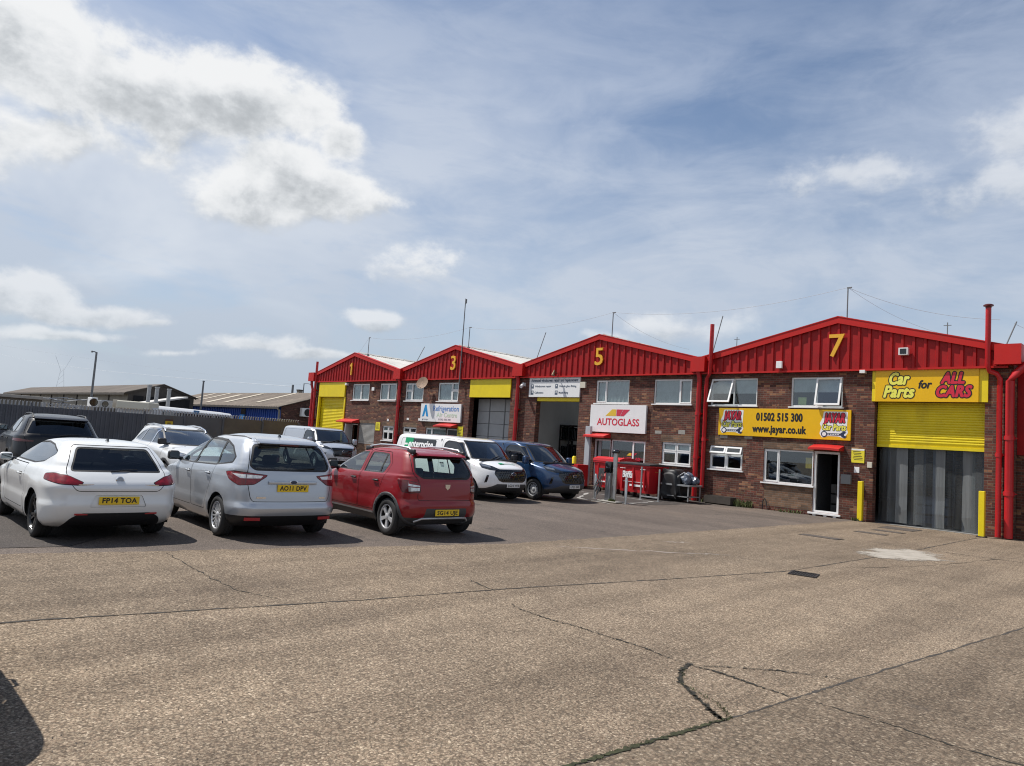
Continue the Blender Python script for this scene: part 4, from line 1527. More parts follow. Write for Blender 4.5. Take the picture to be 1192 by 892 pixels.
# ---------------------------------------------------------------- sport utility cars
def suv(name, label, pos, heading, pm, kind):
    k = 1.0 if kind == 'black' else .955
    keys = [(.24, -.70, 3.52, .86), (.36, -.90, 3.76, .92), (.50, -.975, 3.84, .955), (.68, -.985, 3.86, .968), (.84, -.965, 3.84, .972), (.96, -.94, 3.68, .97), (1.04, -.925, 3.30, .96),
            (1.10, -.905, 2.86, .94), (1.14, -.885, 2.66, .90), (1.18, -.86, 2.54, .865), (1.30, -.77, 2.22, .80), (1.44, -.655, 1.85, .735), (1.55, -.56, 1.50, .675), (1.615, -.44, 1.20, .61),
            (1.645, -.2, .98, .53), (1.668, .1, .75, .4), (1.68, .34, .55, .2)]
    if kind == 'white': keys = [(z * k, xr * .92, xf * .905, w * .95) for z, xr, xf, w in keys]
    corner = [(.2, .4, .36, .5, .4, .06, .12, .03, .10, 0), (.7, .42, .34, .55, .42, .10, .18, .05, .12, 0), (1.05, .45, .30, .6, .42, .11, .28, .06, .10, -.012),
              (1.2, .42, .26, .45, .3, .09, .25, .05, .05, -.012), (1.55, .35, .25, .4, .3, .07, .14, .03, .05, 0), (1.68, .2, .25, .4, .3, .02, .08, .02, .05, 0)]
    wb = 2.895 if kind == 'black' else 2.62
    c = Car(name, label, 'car', pos, heading, keys, corner, wb, .37 if kind == 'black' else .345, 1.66 if kind == 'black' else 1.58, pm, arch=.055, flare=.022)
    if kind == 'black': c.arches()
    else: c.arches(.07, M_CLAD)
    f = 1. if kind == 'black' else .93
    K = lambda pl: [(a * f, b * k) for a, b in pl]
    dark = M_CARGLASS_DARK if kind == 'black' else M_CARGLASS
    c.window('rear_window', [(a * f, b * k) for a, b in [(-.70, 1.17), (.70, 1.17), (.73, 1.22), (.60, 1.535), (-.60, 1.535), (-.73, 1.22)]], REAR, mat=M_CARGLASS_DARK, r=.05, trim=.03)
    c.window('windscreen', [(a * f, b * k) for a, b in [(-.74, 1.165), (.74, 1.165), (.76, 1.20), (.595, 1.585), (-.595, 1.585), (-.76, 1.20)]], FRONT, mat=M_CARGLASS, r=.05, trim=.03)
    for s in (1, -1):
        v = side(s)
        front = K([(2.36, 1.185), (1.62, 1.535), (1.36, 1.555), (1.24, 1.557), (1.32, 1.19)])
        rear = K([(1.24, 1.19), (1.16, 1.557), (.70, 1.55), (.36, 1.52), (.30, 1.205)])
        quarter = K([(.24, 1.21), (.30, 1.51), (.0, 1.44), (-.26, 1.27), (-.20, 1.23)])
        dl = K([(2.44, 1.17), (1.64, 1.56), (1.36, 1.58), (.70, 1.577), (.32, 1.543), (-.02, 1.465), (-.32, 1.27), (-.26, 1.21), (.3, 1.18)])
        w = extract(c.bm, knife(c.bm, round_poly(dl, .03), v, .1), -.003)
        panes = [extract(w, knife(w, round_poly(pl, .025), v, .1), -.006) for pl in (front, rear, quarter)]
        mesh_obj('window_surround', w, M_SEAL if kind == 'black' else M_CHROME, c.root, smooth=60)
        d1 = c.panel('door', K([(1.24, .44), (2.34, .44), (2.46, .70), (2.50, 1.16), (1.66, 1.60), (1.22, 1.61), (1.29, 1.16)]), v, pm, r=.05)
        d2 = c.panel('door', K([(.50, .44), (1.225, .44), (1.275, 1.16), (1.205, 1.61), (.32, 1.575), (.22, 1.19), (.36, .90), (.46, .64)]), v, pm, r=.05)
        for pl, d in zip(panes, (d1, d2, c.root)): mesh_obj('side_window', pl, dark, d, smooth=60)
        c.handle(1.46 * f, 1.02 * k, s, d1, pm); c.handle(.50 * f, 1.03 * k, s, d2, pm)
        c.mirror(2.14 * f, 1.19 * k, s, M_BLACK, d1, size=(.12, .21, .16), reach=.08)
        pts = []
        for x in (-.42, -.28, .3, .9, 1.28, 1.40):
            p, n = c.on_top(x * f, s * .565 * f)
            pts.append(p + Vector((0, 0, .0 if x in (-.42, 1.40) else .045)))
        c.rail(pts, .02, M_BLACK if kind == 'black' else M_CHROME)
        o = oblique(-1, s, 40)
        c.lamp('tail_light', P3(o, [(-.42 * f, s * .96 * f, 1.07 * k), (-.72 * f, s * .86 * f, 1.075 * k), (-.90 * f, s * .55 * f, 1.04 * k), (-.91 * f, s * .56 * f, 1.0 * k), (-.74 * f, s * .85 * f, .985 * k), (-.48 * f, s * .95 * f, 1.0 * k)]),
               o, [M_REDDARK, M_REDLENS], r=.02)
        o = oblique(1, s, 40)
        c.lamp('headlight', P3(o, [(3.20 * f, s * .93 * f, 1.03 * k), (3.50 * f, s * .80 * f, .99 * k), (3.70 * f, s * .58 * f, .93 * k), (3.70 * f, s * .58 * f, .86 * k), (3.50 * f, s * .84 * f, .89 * k)]),
               o, [M_HEAD, M_HEADDARK], r=.03)
        if kind == 'white':
            c.colour(K([(-1.5, .1), (4, .1), (4, .56), (-1.5, .56)]), v, M_CLAD, r=.0001)
            for dd, (xa, xb) in ((d1, (1.2, 2.5)), (d2, (.4, 1.3))):
                b = MB()
                pts = []
                for q in range(5):
                    x = (xa + (xb - xa) * q / 4) * f
                    p, n = c.on_side(x, .60 * k, s)
                    pts.append((p.x, p.y + s * .012, .60 * k))
                for (x0, y0, z0), (x1, y1, z1) in zip(pts, pts[1:]):
                    b.poly([(x0, y0, z0 + .10), (x1, y1, z1 + .10), (x1, y1, z1 - .16), (x0, y0, z0 - .16)])
                b.build('door_cladding', M_CLAD, dd)
    c.panel('grille', K([(-.5, .62), (.5, .62), (.58, .82), (.52, .90), (-.52, .90), (-.58, .82)]), FRONT, M_GLOSSBLACK, gap=0, off=-.01, r=.03)
    c.panel('tailgate', [(a * f, b * k) for a, b in [(-.66, .74), (.66, .74), (.72, 1.0), (.76, 1.2), (.64, 1.58), (-.64, 1.58), (-.76, 1.2), (-.72, 1.0)]], REAR, pm, r=.05)
    b = MB()
    b.prism([(a * f, z * k) for a, z in [(-.60, 1.535), (-.68, 1.565), (-.60, 1.60), (-.30, 1.645), (-.26, 1.638), (-.44, 1.575)]], 'y', -.56 * f, .56 * f)
    b.build('roof_spoiler', pm, c.root, smooth=40)
    c.wiper((-.90 * f, .03, 1.18 * k), (-.86 * f, -.42, 1.22 * k), r=.012)
    c.wheels('five', M_ALLOY if kind == 'white' else M_BLACKRIM, .25 if kind == 'black' else .225, .25 if kind == 'black' else .215)
    c.seats([1.3 * f], .50, .35, hz=.62)
    c.dash(2.05 * f, 1.10 * k, .68)
    c.finish(); c.skin()
    return c


# ------------------------------------------------------------------ parked vehicles
white_coupe()
silver_mpv()
red_hatch()
ZS = .965
wv = van('white panel van with a green and charcoal board on its side', (-19.32, 15.2), -.013, P_VANWHITE, 'white', 'LG24 YYB', ZS)
van_livery(wv, ZS)
van('dark blue panel van with blue mirrors, parked beside the white van', (-19.08, 17.55), .035, P_BLUE, 'blue', 'LM23 KXE', ZS)
van('pale silver panel van in front of the yellow roller shutter numbered 1', (-32.1, 17.4), -.087, P_VANSILVER, 'silver', 'BJ22 OVF', ZS)
suv('estate_car', 'black sport utility car with black roof rails, seen from behind beyond the white coupe', (-20.94, 4.42), 3.073, P_BLACKCAR, 'black')
suv('estate_car', 'white sport utility car with chrome roof rails facing the camera, near the fence', (-21.2, 7.25), -.025, P_PEARL, 'white')
suv('estate_car', 'dark sport utility car casting the rounded shadow at the lower left corner', (-5.70, -.15), PI + .02, P_BLACKCAR, 'black')


# ------------------------------------------------------------------ the terrace of red-gabled units
K = 1.0588
FY = 24.88                        # plane of the brick fronts
CL = FY - .09                     # plane of the cladding pans
EAVE, BLOCKTOP, APEX = 4.75 * K, 5.31 * K, 6.47 * K
DEPTH = 24.


def wall_front(mb, x0, x1, z0, z1, openings, y=FY, t=.30):
    """one brick skin with holes and their reveals"""
    xs = sorted({x0, x1, *[o[0] for o in openings], *[o[1] for o in openings]})
    zs = sorted({z0, z1, *[o[2] for o in openings], *[o[3] for o in openings]})
    vs = {}

    def V(x, z):
        if (x, z) not in vs: vs[(x, z)] = mb._v((x, y, z))
        return vs[(x, z)]
    for a, b in zip(xs, xs[1:]):
        for c, d in zip(zs, zs[1:]):
            mx, mz = (a + b) / 2, (c + d) / 2
            if any(o[0] < mx < o[1] and o[2] < mz < o[3] for o in openings): continue
            mb._f([V(a, c), V(b, c), V(b, d), V(a, d)])
    for a, b, c, d in openings:
        dep = t
        mb.poly([(a, y, c), (a, y, d), (a, y + dep, d), (a, y + dep, c)])
        mb.poly([(b, y, c), (b, y + dep, c), (b, y + dep, d), (b, y, d)])
        mb.poly([(a, y, d), (b, y, d), (b, y + dep, d), (a, y + dep, d)])
        if c > .01: mb.poly([(a, y, c), (a, y + dep, c), (b, y + dep, c), (b, y, c)])


def frame_boxes(mb, x0, x1, z0, z1, w, y0, y1):
    mb.box(x0, x0 + w, y0, y1, z0, z1)
    mb.box(x1 - w, x1, y0, y1, z0, z1)
    mb.box(x0 + w, x1 - w, y0, y1, z0, z0 + w)
    mb.box(x0 + w, x1 - w, y0, y1, z1 - w, z1)


def window(u, x0, x1, z0, z1, lights, sill=True, mat=None, blind=None, sashes=(), glassm=None, fw=.055):
    """window > pane, sash, sill, blind.  lights: list of (fx0, fx1, fz0, fz1) in frame fractions"""
    mat = mat or M_PVC
    yf0, yf1 = FY + .05, FY + .115
    mb = MB()
    frame_boxes(mb, x0, x1, z0, z1, fw, yf0, yf1)
    W, H = x1 - x0, z1 - z0
    cuts = sorted({l[0] for l in lights} | {l[1] for l in lights})
    for c in cuts[1:-1]:
        mb.box(x0 + W * c - fw * .5, x0 + W * c + fw * .5, yf0 + .002, yf1 - .002, z0 + fw, z1 - fw)
    for l in lights:
        if 0 < l[2] < 1:
            a = x0 + W * l[0] + (fw if l[0] == 0 else fw * .5)
            b = x0 + W * l[1] - (fw if l[1] == 1 else fw * .5)
            mb.box(a, b, yf0 + .004, yf1 - .004, z0 + H * l[2] - fw * .5, z0 + H * l[2] + fw * .5)
    o = mb.build('window', mat, u, True)
    for i, l in enumerate(lights):
        a = x0 + W * l[0] + (fw if l[0] == 0 else fw * .5)
        b = x0 + W * l[1] - (fw if l[1] == 1 else fw * .5)
        c = z0 + H * l[2] + (fw if l[2] == 0 else fw * .5)
        d = z0 + H * l[3] - (fw if l[3] == 1 else fw * .5)
        tilt = dict(sashes).get(i)
        casement = l[4] if len(l) > 4 else True
        s = MB()
        p = MB()
        yy = yf0 - .012
        if tilt is not None:            # hung open at the top
            T = Matrix.Translation((0, yf0 - .01, d)) @ Matrix.Rotation(math.radians(-tilt), 4, 'X')
            s.T = p.T = T
            frame_boxes(s, a - .02, b + .02, c - d - .02, .02, .06, -.04, .01)
            p.box(a + .04, b - .04, -.018, -.010, c - d + .04, -.04)
        else:
            if casement: frame_boxes(s, a - .012, b + .012, c - .012, d + .012, .045, yy, yf0 + .04)
            m_ = .033 if casement else .0
            p.box(a + m_, b - m_, yf0 + .028, yf0 + .036, c + m_, d - m_)
        if tilt is not None or casement: s.build('sash', mat, o, True)
        else: s.bm.free()
        p.build('pane', glassm or M_WINGLASS, o, True)
    if sill:
        s = MB()
        s.box(x0 - .06, x1 + .06, FY - .075, FY + .048, z0 - .05, z0 - .002, .006)
        s.build('sill', mat, o, True)
    if blind:
        bmat, kind, drop = blind
        s = MB()
        yb = FY + .125
        if kind == 'vertical':
            n = max(3, int(W / .11))
            for k in range(n):
                xa = x0 + .03 + (W - .06) * (k + .5) / n
                ang = .5 + random.uniform(-.1, .1)
                c_, s_ = math.cos(ang) * .055, math.sin(ang) * .055
                s.poly([(xa - c_, yb - s_, z1 - H * drop), (xa + c_, yb + s_, z1 - H * drop), (xa + c_, yb + s_, z1 - .03), (xa - c_, yb - s_, z1 - .03)])
        elif kind == 'net':
            n = 40
            for k in range(n):
                xa, xb = x0 + W * k / n, x0 + W * (k + 1) / n
                ya, yb2 = yb + .02 * math.sin(k * 1.3), yb + .02 * math.sin((k + 1) * 1.3)
                s.poly([(xa, ya, z1 - H * drop), (xb, yb2, z1 - H * drop), (xb, yb2, z1), (xa, ya, z1)])
        else:
            s.box(x0 + .02, x1 - .02, yb, yb + .006, z1 - H * drop, z1 - .01)
        s.build('blind', bmat, o, True)
    return o


def shutter_slats(name, mat, u, x0, x1, z0, z1, y, pitch=.078):
    mb = MB()
    n = int((z1 - z0) / pitch)
    prof = []
    for k in range(n):
        z = z1 - k * pitch
        for f, dy in ((0, .0), (.12, .014), (.35, .020), (.65, .020), (.88, .014)):
            prof.append((y - dy, z - f * pitch))
    prof.append((y, z0))
    vs0 = [mb._v((x0, a, b)) for a, b in prof]
    vs1 = [mb._v((x1, a, b)) for a, b in prof]
    for i in range(len(prof) - 1): mb._f([vs0[i], vs0[i + 1], vs1[i + 1], vs1[i]])
    mb.box(x0, x1, y - .03, y + .02, z0 - .09, z0 - .001)
    return mb.build(name, mat, u, True, smooth=35)


def pipe(u, path, r, name='downpipe', mat=None, collars=()):
    mb = MB()
    mb.tube(path, r, 12)
    for z in collars:
        for a, b in zip(path, path[1:]):
            if min(a[2], b[2]) <= z <= max(a[2], b[2]) and abs(a[2] - b[2]) > .3:
                t = (z - a[2]) / (b[2] - a[2])
                c = Vector(a).lerp(Vector(b), t)
                mb.tube([(c.x, c.y, z - .06), (c.x, c.y, z + .06)], r * 1.22, 12)
                mb.box(c.x - r * 1.5, c.x + r * 1.5, c.y + r * .4, FY, z - .02, z + .02)
    return mb.build(name, mat or M_PIPERED, u, True, smooth=50)


def awning(u, x0, x1, z, reach=.62, sag=.0, rise=.16, label=None):
    """small canopy: sloping top sheet, side cheeks and brackets"""
    mb = MB()
    n = 8
    top, bot = [], []
    for k in range(n + 1):
        t = k / n
        x = x0 + (x1 - x0) * t
        dz = sag * math.sin(PI * t)
        top.append(((x, FY - .002, z + rise + dz), (x, FY - reach, z - .02 + dz)))
    for (a, b), (c, d) in zip(top, top[1:]):
        mb.poly([a, b, d, c])
        e = Vector((0, 0, -.035))
        mb.poly([Vector(b) + e, Vector(a) + e, Vector(c) + e, Vector(d) + e])
        mb.poly([b, Vector(b) + e * 2, Vector(d) + e * 2, d])
    for a, b in (top[0], top[-1]):
        mb.poly([a, b, (b[0], b[1], b[2] - .07), (a[0], a[1], a[2] - rise - .08)])
    return mb.build('canopy', M_AWNING, u, True, label=label)


def cladding(u, xl, xr, xa):
    """profiled sheet between the eaves line and the two rakes"""
    mb = MB()

    def rake(x):
        if x < xa: return BLOCKTOP + (APEX - BLOCKTOP) * (x - xl) / (xa - xl) - .05
        return BLOCKTOP + (APEX - BLOCKTOP) * (xr - x) / (xr - xa) - .05
    p = .335
    x = xl
    prof = []
    while x < xr:
        prof += [(x, CL), (x + p * .66, CL), (x + p * .72, CL - .046), (x + p * .94, CL - .046)]
        x += p
    prof = [q for q in prof if q[0] < xr] + [(xr, CL)]
    i = next(k for k, q in enumerate(prof) if q[0] > xa)
    prof.insert(i, (xa, prof[i - 1][1] if abs(prof[i - 1][1] - prof[i][1]) < 1e-6 else (prof[i - 1][1] + prof[i][1]) / 2))
    b = [mb._v((q[0], q[1], EAVE - .01)) for q in prof]
    t = [mb._v((q[0], q[1], rake(q[0]))) for q in prof]
    for k in range(len(prof) - 1): mb._f([b[k], b[k + 1], t[k + 1], t[k]])
    mb.poly([(xl, CL - .04, EAVE - .01), (xl, FY + .01, EAVE - .01), (xr, FY + .01, EAVE - .01), (xr, CL - .04, EAVE - .01)])
    mb.build('gable_cladding', M_CLADRED, u, True)
    mb = MB()
    mb.box(xl, xr, CL - .062, CL - .003, EAVE - .075, EAVE - .012)
    mb.build('eaves_flashing', M_TRIMRED, u, True)
    # rake trim
    mb = MB()
    th = .235
    d0 = .0
    for s, (xe, xa_) in ((1, (xl, xa)), (-1, (xr, xa))):
        mb.prism([(xe, BLOCKTOP - th + d0), (xa_, APEX - th + d0), (xa_, APEX), (xe, BLOCKTOP)], 'y', CL - .10 if s > 0 else CL - .101, CL - .044)
        mb.prism([(xe, BLOCKTOP - .02), (xa_, APEX - .02), (xa_, APEX + .012), (xe, BLOCKTOP + .012)], 'y', CL - .115, CL + .2)
    mb.build('verge_trim', M_TRIMRED, u, True)


def roof(u, xl, xr, xa, lights=()):
    mb = MB()
    y0, y1 = CL + .20, FY + DEPTH
    n = int((y1 - y0) / .16)
    for xe in (xl, xr):
        prev = None
        for k in range(n + 1):
            for f, dz in ((0, 0), (.5, .035)):
                y = y0 + (y1 - y0) * (k + f) / n
                if y > y1: continue
                cur = (mb._v((xe, y, BLOCKTOP - .03 + dz)), mb._v((xa, y, APEX - .03 + dz)))
                if prev and not any(a < y <= b for a, b in lights): mb._f([prev[0], cur[0], cur[1], prev[1]])
                prev = cur
    mb.build('roof', M_ROOF, u, True)
    for a, b in lights:
        for xe in (xl, xr):
            m = MB()
            m.poly([(xe, a - .12, BLOCKTOP + .01), (xa, a - .12, APEX + .01), (xa, b + .12, APEX + .01), (xe, b + .12, BLOCKTOP + .01)])
            m.build('roof_light', glass('roof_light_plastic', (.62, .64, .62), .3, .05), u, True)
    mb = MB()
    k = 0
    y = y0
    while y < y1:
        mb.prism([(xa - .22, APEX - .03), (xa, APEX + .075), (xa + .22, APEX - .03)], 'y', y, min(y + .9, y1) - .10)
        y += .9
    mb.build('ridge_cap', M_ROOF, u, True)


def gutter_box(u, xc, w=.68, d=.34, right=True):
    mb = MB()
    mb.box(xc - w / 2, xc + w / 2, FY - d, FY + .02, EAVE + .01, BLOCKTOP + .01)
    mb.build('gutter_box', M_TRIMRED, u, True)


def unit(num, label, xl, xr, xa, openings, lintels=(), infill=()):
    X = lambda v: v * K
    xl, xr, xa = X(xl), X(xr), X(xa)
    u = thing('industrial_unit', label, 'building', ((xl + xr) / 2, FY, 0), 0, 'red gabled units of the terrace')
    mb = MB()
    ops = [tuple(v * K for v in o) for o in openings]
    wall_front(mb, xl, xr, 0, EAVE, ops)
    mb.build('brick_wall', M_BRICK, u, True)
    for l in lintels:
        a, b, c, d = [v * K for v in l]
        m = MB(); m.box(a, b, FY - .004, FY + .05, c, d)
        m.build('tan_brick_panel', M_BRICK_TAN, u, True)
    for l in infill:
        a, b, c, d = [v * K for v in l]
        m = MB(); m.box(a, b, FY - .006, FY + .05, c, d)
        m.build('rendered_block', pr('render_block', (.33, .32, .29), .9, var=.15, vscale=9), u, True)
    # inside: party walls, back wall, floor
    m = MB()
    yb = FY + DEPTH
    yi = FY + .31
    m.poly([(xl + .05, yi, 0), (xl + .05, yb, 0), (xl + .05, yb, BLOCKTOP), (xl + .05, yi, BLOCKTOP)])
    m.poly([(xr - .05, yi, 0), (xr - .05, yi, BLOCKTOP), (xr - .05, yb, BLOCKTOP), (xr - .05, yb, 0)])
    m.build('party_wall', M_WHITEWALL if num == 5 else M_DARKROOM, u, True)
    m = MB()
    m.poly([(xl, yb, 0), (xr, yb, 0), (xr, yb, BLOCKTOP), (xa, yb, APEX), (xl, yb, BLOCKTOP)])
    m.build('rear_wall', M_BRICK, u, True)
    m = MB()
    m.poly([(xl + .06, FY + .02, .006), (xr - .06, FY + .02, .006), (xr - .06, yb, .006), (xl + .06, yb, .006)])
    m.build('workshop_floor', M_FLOORIN, u, True)
    cladding(u, xl, xr, xa)
    roof(u, xl, xr, xa, ((FY + 1.5, FY + 3.3), (FY + 5, FY + 6.8), (FY + 9, FY + 10.8)) if num == 5 else ())
    return u


def numeral(u, n, x, z, h):
    if n == 1:
        m = MB()
        X, Z = x * K, z * K
        m.prism([(X - .06, Z - h * .5), (X + .06, Z - h * .5), (X + .06, Z + h * .5), (X - .02, Z + h * .5), (X - .19, Z + h * .30), (X - .19, Z + h * .18), (X - .06, Z + h * .27)], 'y', CL - .10, CL - .04)
        return m.build('unit_number', M_NUM, u, True)
    o = text('unit_number', str(n), h * 1.38, M_NUM, u, (x * K, CL - .065, z * K), FACE_S, True, extrude=.03, bold=.010)
    return o


def blk(name, mat, u, x0, x1, z0, z1, y0, y1, bev=.006, label=None):
    m = MB(); m.box(x0 * K, x1 * K, y0, y1, z0 * K, z1 * K, bev)
    return m.build(name, mat, u, True, label=label)


# ---- unit 1
u1 = unit(1, 'leftmost red gabled brick unit, numbered 1, with closed yellow shutter', -42.72, -33.28, -38.1,
          [(-42.2, -39.0, 0, 3.75), (-38.27, -36.4, 3.55, 4.55), (-35.3, -33.62, 3.57, 4.55), (-38.14, -37.34, .1, 2.1), (-37.2, -35.5, .96, 2.2), (-34.69, -33.62, 1.27, 2.1)],
          [(-37.2, -35.5, 2.2, 2.36), (-34.75, -33.6, 2.1, 2.34), (-37.2, -35.5, .12, .93)])
numeral(u1, 1, -38.35, 5.46, .80)
shutter_slats('roller_shutter', M_YELLOW_SHUT, u1, -42.18 * K, -39.02 * K, .1, 3.74 * K, FY + .16, .1)
blk('shutter_hood', M_YELLOW, u1, -42.18, -39.02, 3.74, 4.66, FY - .10, FY + .12)
blk('shutter_guide', M_YELLOW, u1, -42.26, -42.12, 0, 3.73, FY - .06, FY + .10)
blk('shutter_guide', M_YELLOW, u1, -39.08, -38.94, 0, 3.73, FY - .06, FY + .10)
for a, b in ((-38.27, -36.4), (-35.3, -33.62)):
    window(u1, a * K, b * K, 3.55 * K, 4.55 * K, [(0, .5, 0, 1), (.5, 1, 0, 1)], blind=(M_NET, 'net', .96))
window(u1, -34.69 * K, -33.62 * K, 1.27 * K, 2.1 * K, [(0, .5, 0, .62), (0, .5, .62, 1), (.5, 1, 0, .62), (.5, 1, .62, 1)], blind=(M_NET, 'net', .5))
awning(u1, -39.05 * K, -37.2 * K, 2.25 * K, .55)
m = MB()
m.T = Matrix.Translation((-38.12 * K, FY + .1, .1)) @ Matrix.Rotation(math.radians(-62), 4, 'Z')
m.box(0, .85, -.025, .025, .0, 2.1)
d = m.build('door', M_PVC, u1, True, label='white door standing open')
m = MB(); m.T = Matrix.Translation((-38.12 * K, FY + .1, .1)) @ Matrix.Rotation(math.radians(-62), 4, 'Z')
m.box(.25, .55, -.03, -.026, 1.25, 1.75)
m.build('door_notice', pr('notice_amber', (.6, .38, .1), .5), d, True)
m = MB(); frame_boxes(m, -38.14 * K, -37.34 * K, .1, 2.1 * K, .06, FY + .05, FY + .12)
m.build('door_frame', M_PVC, u1, True)
shutter_slats('window_shutter', pr('bare_shutter', (.36, .35, .33), .5, metal=.3, var=.1), u1, -37.18 * K, -35.52 * K, .97 * K + .09, 2.2 * K, FY + .05, .07)
gutter_box(u1, -43.0 * K, .75)
pipe(u1, [(-43.1 * K, FY - .2, 4.80 * K), (-43.1 * K, FY - .16, 4.5 * K), (-43.0 * K, FY - .12, 4.2 * K), (-43.0 * K, FY - .12, .05)], .09, collars=(3.2, 1.6))
pipe(u1, [(-42.62 * K, FY - .16, 6.05 * K), (-42.62 * K, FY - .16, .05)], .085, 'vent_stack', collars=(4.4, 2.4))
blk('security_lamp', M_PVC, u1, -38.98, -38.78, 4.46, 4.60, FY - .16, FY - .002)
blk('alarm_box', M_PVC, u1, -36.05, -35.8, 4.12, 4.32, FY - .09, FY - .002)
blk('air_brick', M_PVC, u1, -34.3, -34.12, 2.36, 2.5, FY - .02, FY - .002)

# ---- unit 3
u3 = unit(3, 'red gabled brick unit numbered 3, grey panel door under a yellow hood', -33.28, -23.62, -28.45,
          [(-27.2, -24.27, 0, 3.78), (-32.75, -31.1, 3.55, 4.54), (-29.83, -28.15, 3.55, 4.54), (-32.71, -31.47, 1.27, 2.1), (-30.64, -28.92, .95, 2.13), (-28.9, -28.02, .1, 2.13)],
          [(-32.75, -31.4, 2.1, 2.34), (-30.7, -28.0, 2.13, 2.40), (-30.64, -28.92, .12, .92)])
numeral(u3, 3, -28.55, 5.50, .80)
blk('shutter_hood', M_YELLOW, u3, -27.2, -24.26, 3.77, 4.67, FY - .06, FY + .25)
m = MB()
for k in range(6):
    z = .02 + k * .66
    m.box(-27.18 * K, -24.28 * K, FY + .62, FY + .68, z, z + .64)
m.build('panel_door', pr('grey_panel', (.36, .365, .37), .55, var=.08), u3, True)
m = MB()
for x in (-26.3, -25.2): m.box(x * K - .03, x * K + .03, FY + .600, FY + .618, .05, 3.95)
m.build('panel_door_rail', pr('grey_panel_dark', (.14, .145, .15), .55), u3, True)
window(u3, -32.75 * K, -31.1 * K, 3.55 * K, 4.54 * K, [(0, .36, 0, .58), (0, .36, .58, 1), (.36, 1, 0, 1)], blind=(M_BLIND, 'net', .9))
window(u3, -29.83 * K, -28.15 * K, 3.55 * K, 4.54 * K, [(0, .68, 0, 1), (.68, 1, 0, .58), (.68, 1, .58, 1)], blind=(M_BLIND, 'net', .9))
window(u3, -32.71 * K, -31.47 * K, 1.27 * K, 2.1 * K, [(0, .5, 0, .62), (0, .5, .62, 1), (.5, 1, 0, .62), (.5, 1, .62, 1)])
window(u3, -30.64 * K, -28.92 * K, .95 * K, 2.13 * K, [(0, .3, 0, 1), (.3, 1, 0, 1, False)], blind=(M_BLIND, 'roller', .35))
m = MB(); frame_boxes(m, -28.9 * K, -28.02 * K, .1, 2.13 * K, .065, FY + .05, FY + .12)
m.build('door_frame', M_PVC, u3, True)
m = MB(); m.box(-28.83 * K, -28.09 * K, FY + .08, FY + .11, .17, 2.06 * K)
d = m.build('door', pr('dark_door', (.03, .032, .035), .25, coat=.3), u3, True)
awning(u3, -29.45 * K, -28.0 * K, 2.27 * K, .5, .03, .12)
gutter_box(u3, -33.28 * K)
pipe(u3, [(-33.2 * K, FY - .2, 4.78 * K), (-33.16 * K, FY - .13, 4.5 * K), (-33.16 * K, FY - .13, .05)], .10, collars=(3.4, 1.7))
m = MB()      # round dish on a bracket, seen from the front
Md = Matrix.Translation((-30.75 * K, FY - .42, 4.50 * K)) @ Matrix.Rotation(math.radians(68), 4, 'X') @ Matrix.Rotation(.3, 4, 'Y')
m.lathe([(0, -.06), (.2, -.045), (.36, 0), (.37, .012), (.2, -.03), (0, -.045)], Md, 28)
o = m.build('satellite_dish', pr('dish_rust', (.28, .19, .13), .7, var=.3, vscale=6), u3, True, smooth=60)
m = MB()
m.tube([(-30.75 * K, FY, 4.3 * K), (-30.75 * K, FY - .36, 4.3 * K), (-30.75 * K, FY - .38, 4.48 * K)], .022, 6)
m.tube([(-30.75 * K, FY - .38, 4.2 * K), (-30.75 * K + .05, FY - .8, 4.3 * K)], .015, 6)
m.build('dish_bracket', M_GALV, o, True)
for x in (-32.3, -31.25):
    blk('air_brick', M_PVC, u3, x - .1, x + .1, 2.48, 2.6, FY - .02, FY - .002)

# ---- unit 5
u5 = unit(5, 'red gabled brick unit numbered 5 with an open workshop doorway', -23.62, -14.13, -18.97,
          [(-22.56, -20.0, 0, 3.80), (-19.12, -17.4, 3.56, 4.53), (-16.2, -14.5, 3.56, 4.53), (-19.03, -18.18, .12, 2.06), (-18.16, -16.46, .80, 2.07), (-15.7, -14.42, 1.25, 2.1)],
          [(-19.1, -16.4, 2.07, 2.33), (-15.76, -14.38, 2.1, 2.38)], [(-16.05, -15.75, 2.40, 2.52), (-15.0, -14.7, 2.42, 2.58), (-17.9, -17.6, 3.42, 3.53)])
numeral(u5, 5, -18.93, 5.48, .80)
blk('shutter_hood', M_YELLOW, u5, -22.55, -20.01, 3.62, 3.795, FY + .03, FY + .29)
window(u5, -19.12 * K, -17.4 * K, 3.56 * K, 4.53 * K, [(0, .31, 0, 1), (.31, 1, 0, 1, False)], blind=(M_BLIND, 'net', .98))
window(u5, -16.2 * K, -14.5 * K, 3.56 * K, 4.53 * K, [(0, .68, 0, 1, False), (.68, 1, 0, 1)], blind=(M_BLIND, 'vertical', .97))
window(u5, -15.7 * K, -14.42 * K, 1.25 * K, 2.1 * K, [(0, .5, 0, .60), (0, .5, .60, 1), (.5, 1, 0, .60), (.5, 1, .60, 1)], blind=(M_BLIND, 'roller', .45))
wo = window(u5, -18.16 * K, -16.46 * K, .80 * K, 2.07 * K, [(0, .63, 0, 1, False), (.63, 1, 0, 1)], sill=False)
m = MB(); frame_boxes(m, -19.03 * K, -18.18 * K, .12, 2.06 * K, .065, FY + .05, FY + .12)
m.build('door_frame', M_PVC, u5, True)
m = MB(); m.box(-18.96 * K, -18.25 * K, FY + .085, FY + .095, .2, 2.0 * K)
d = m.build('door', M_WINGLASS, u5, True, label='glazed door')
m = MB(); m.box(-18.86 * K, -18.70 * K, FY + .065, FY + .085, .2, 2.0 * K)
m.build('door_stile', M_PVCGREY, d, True)
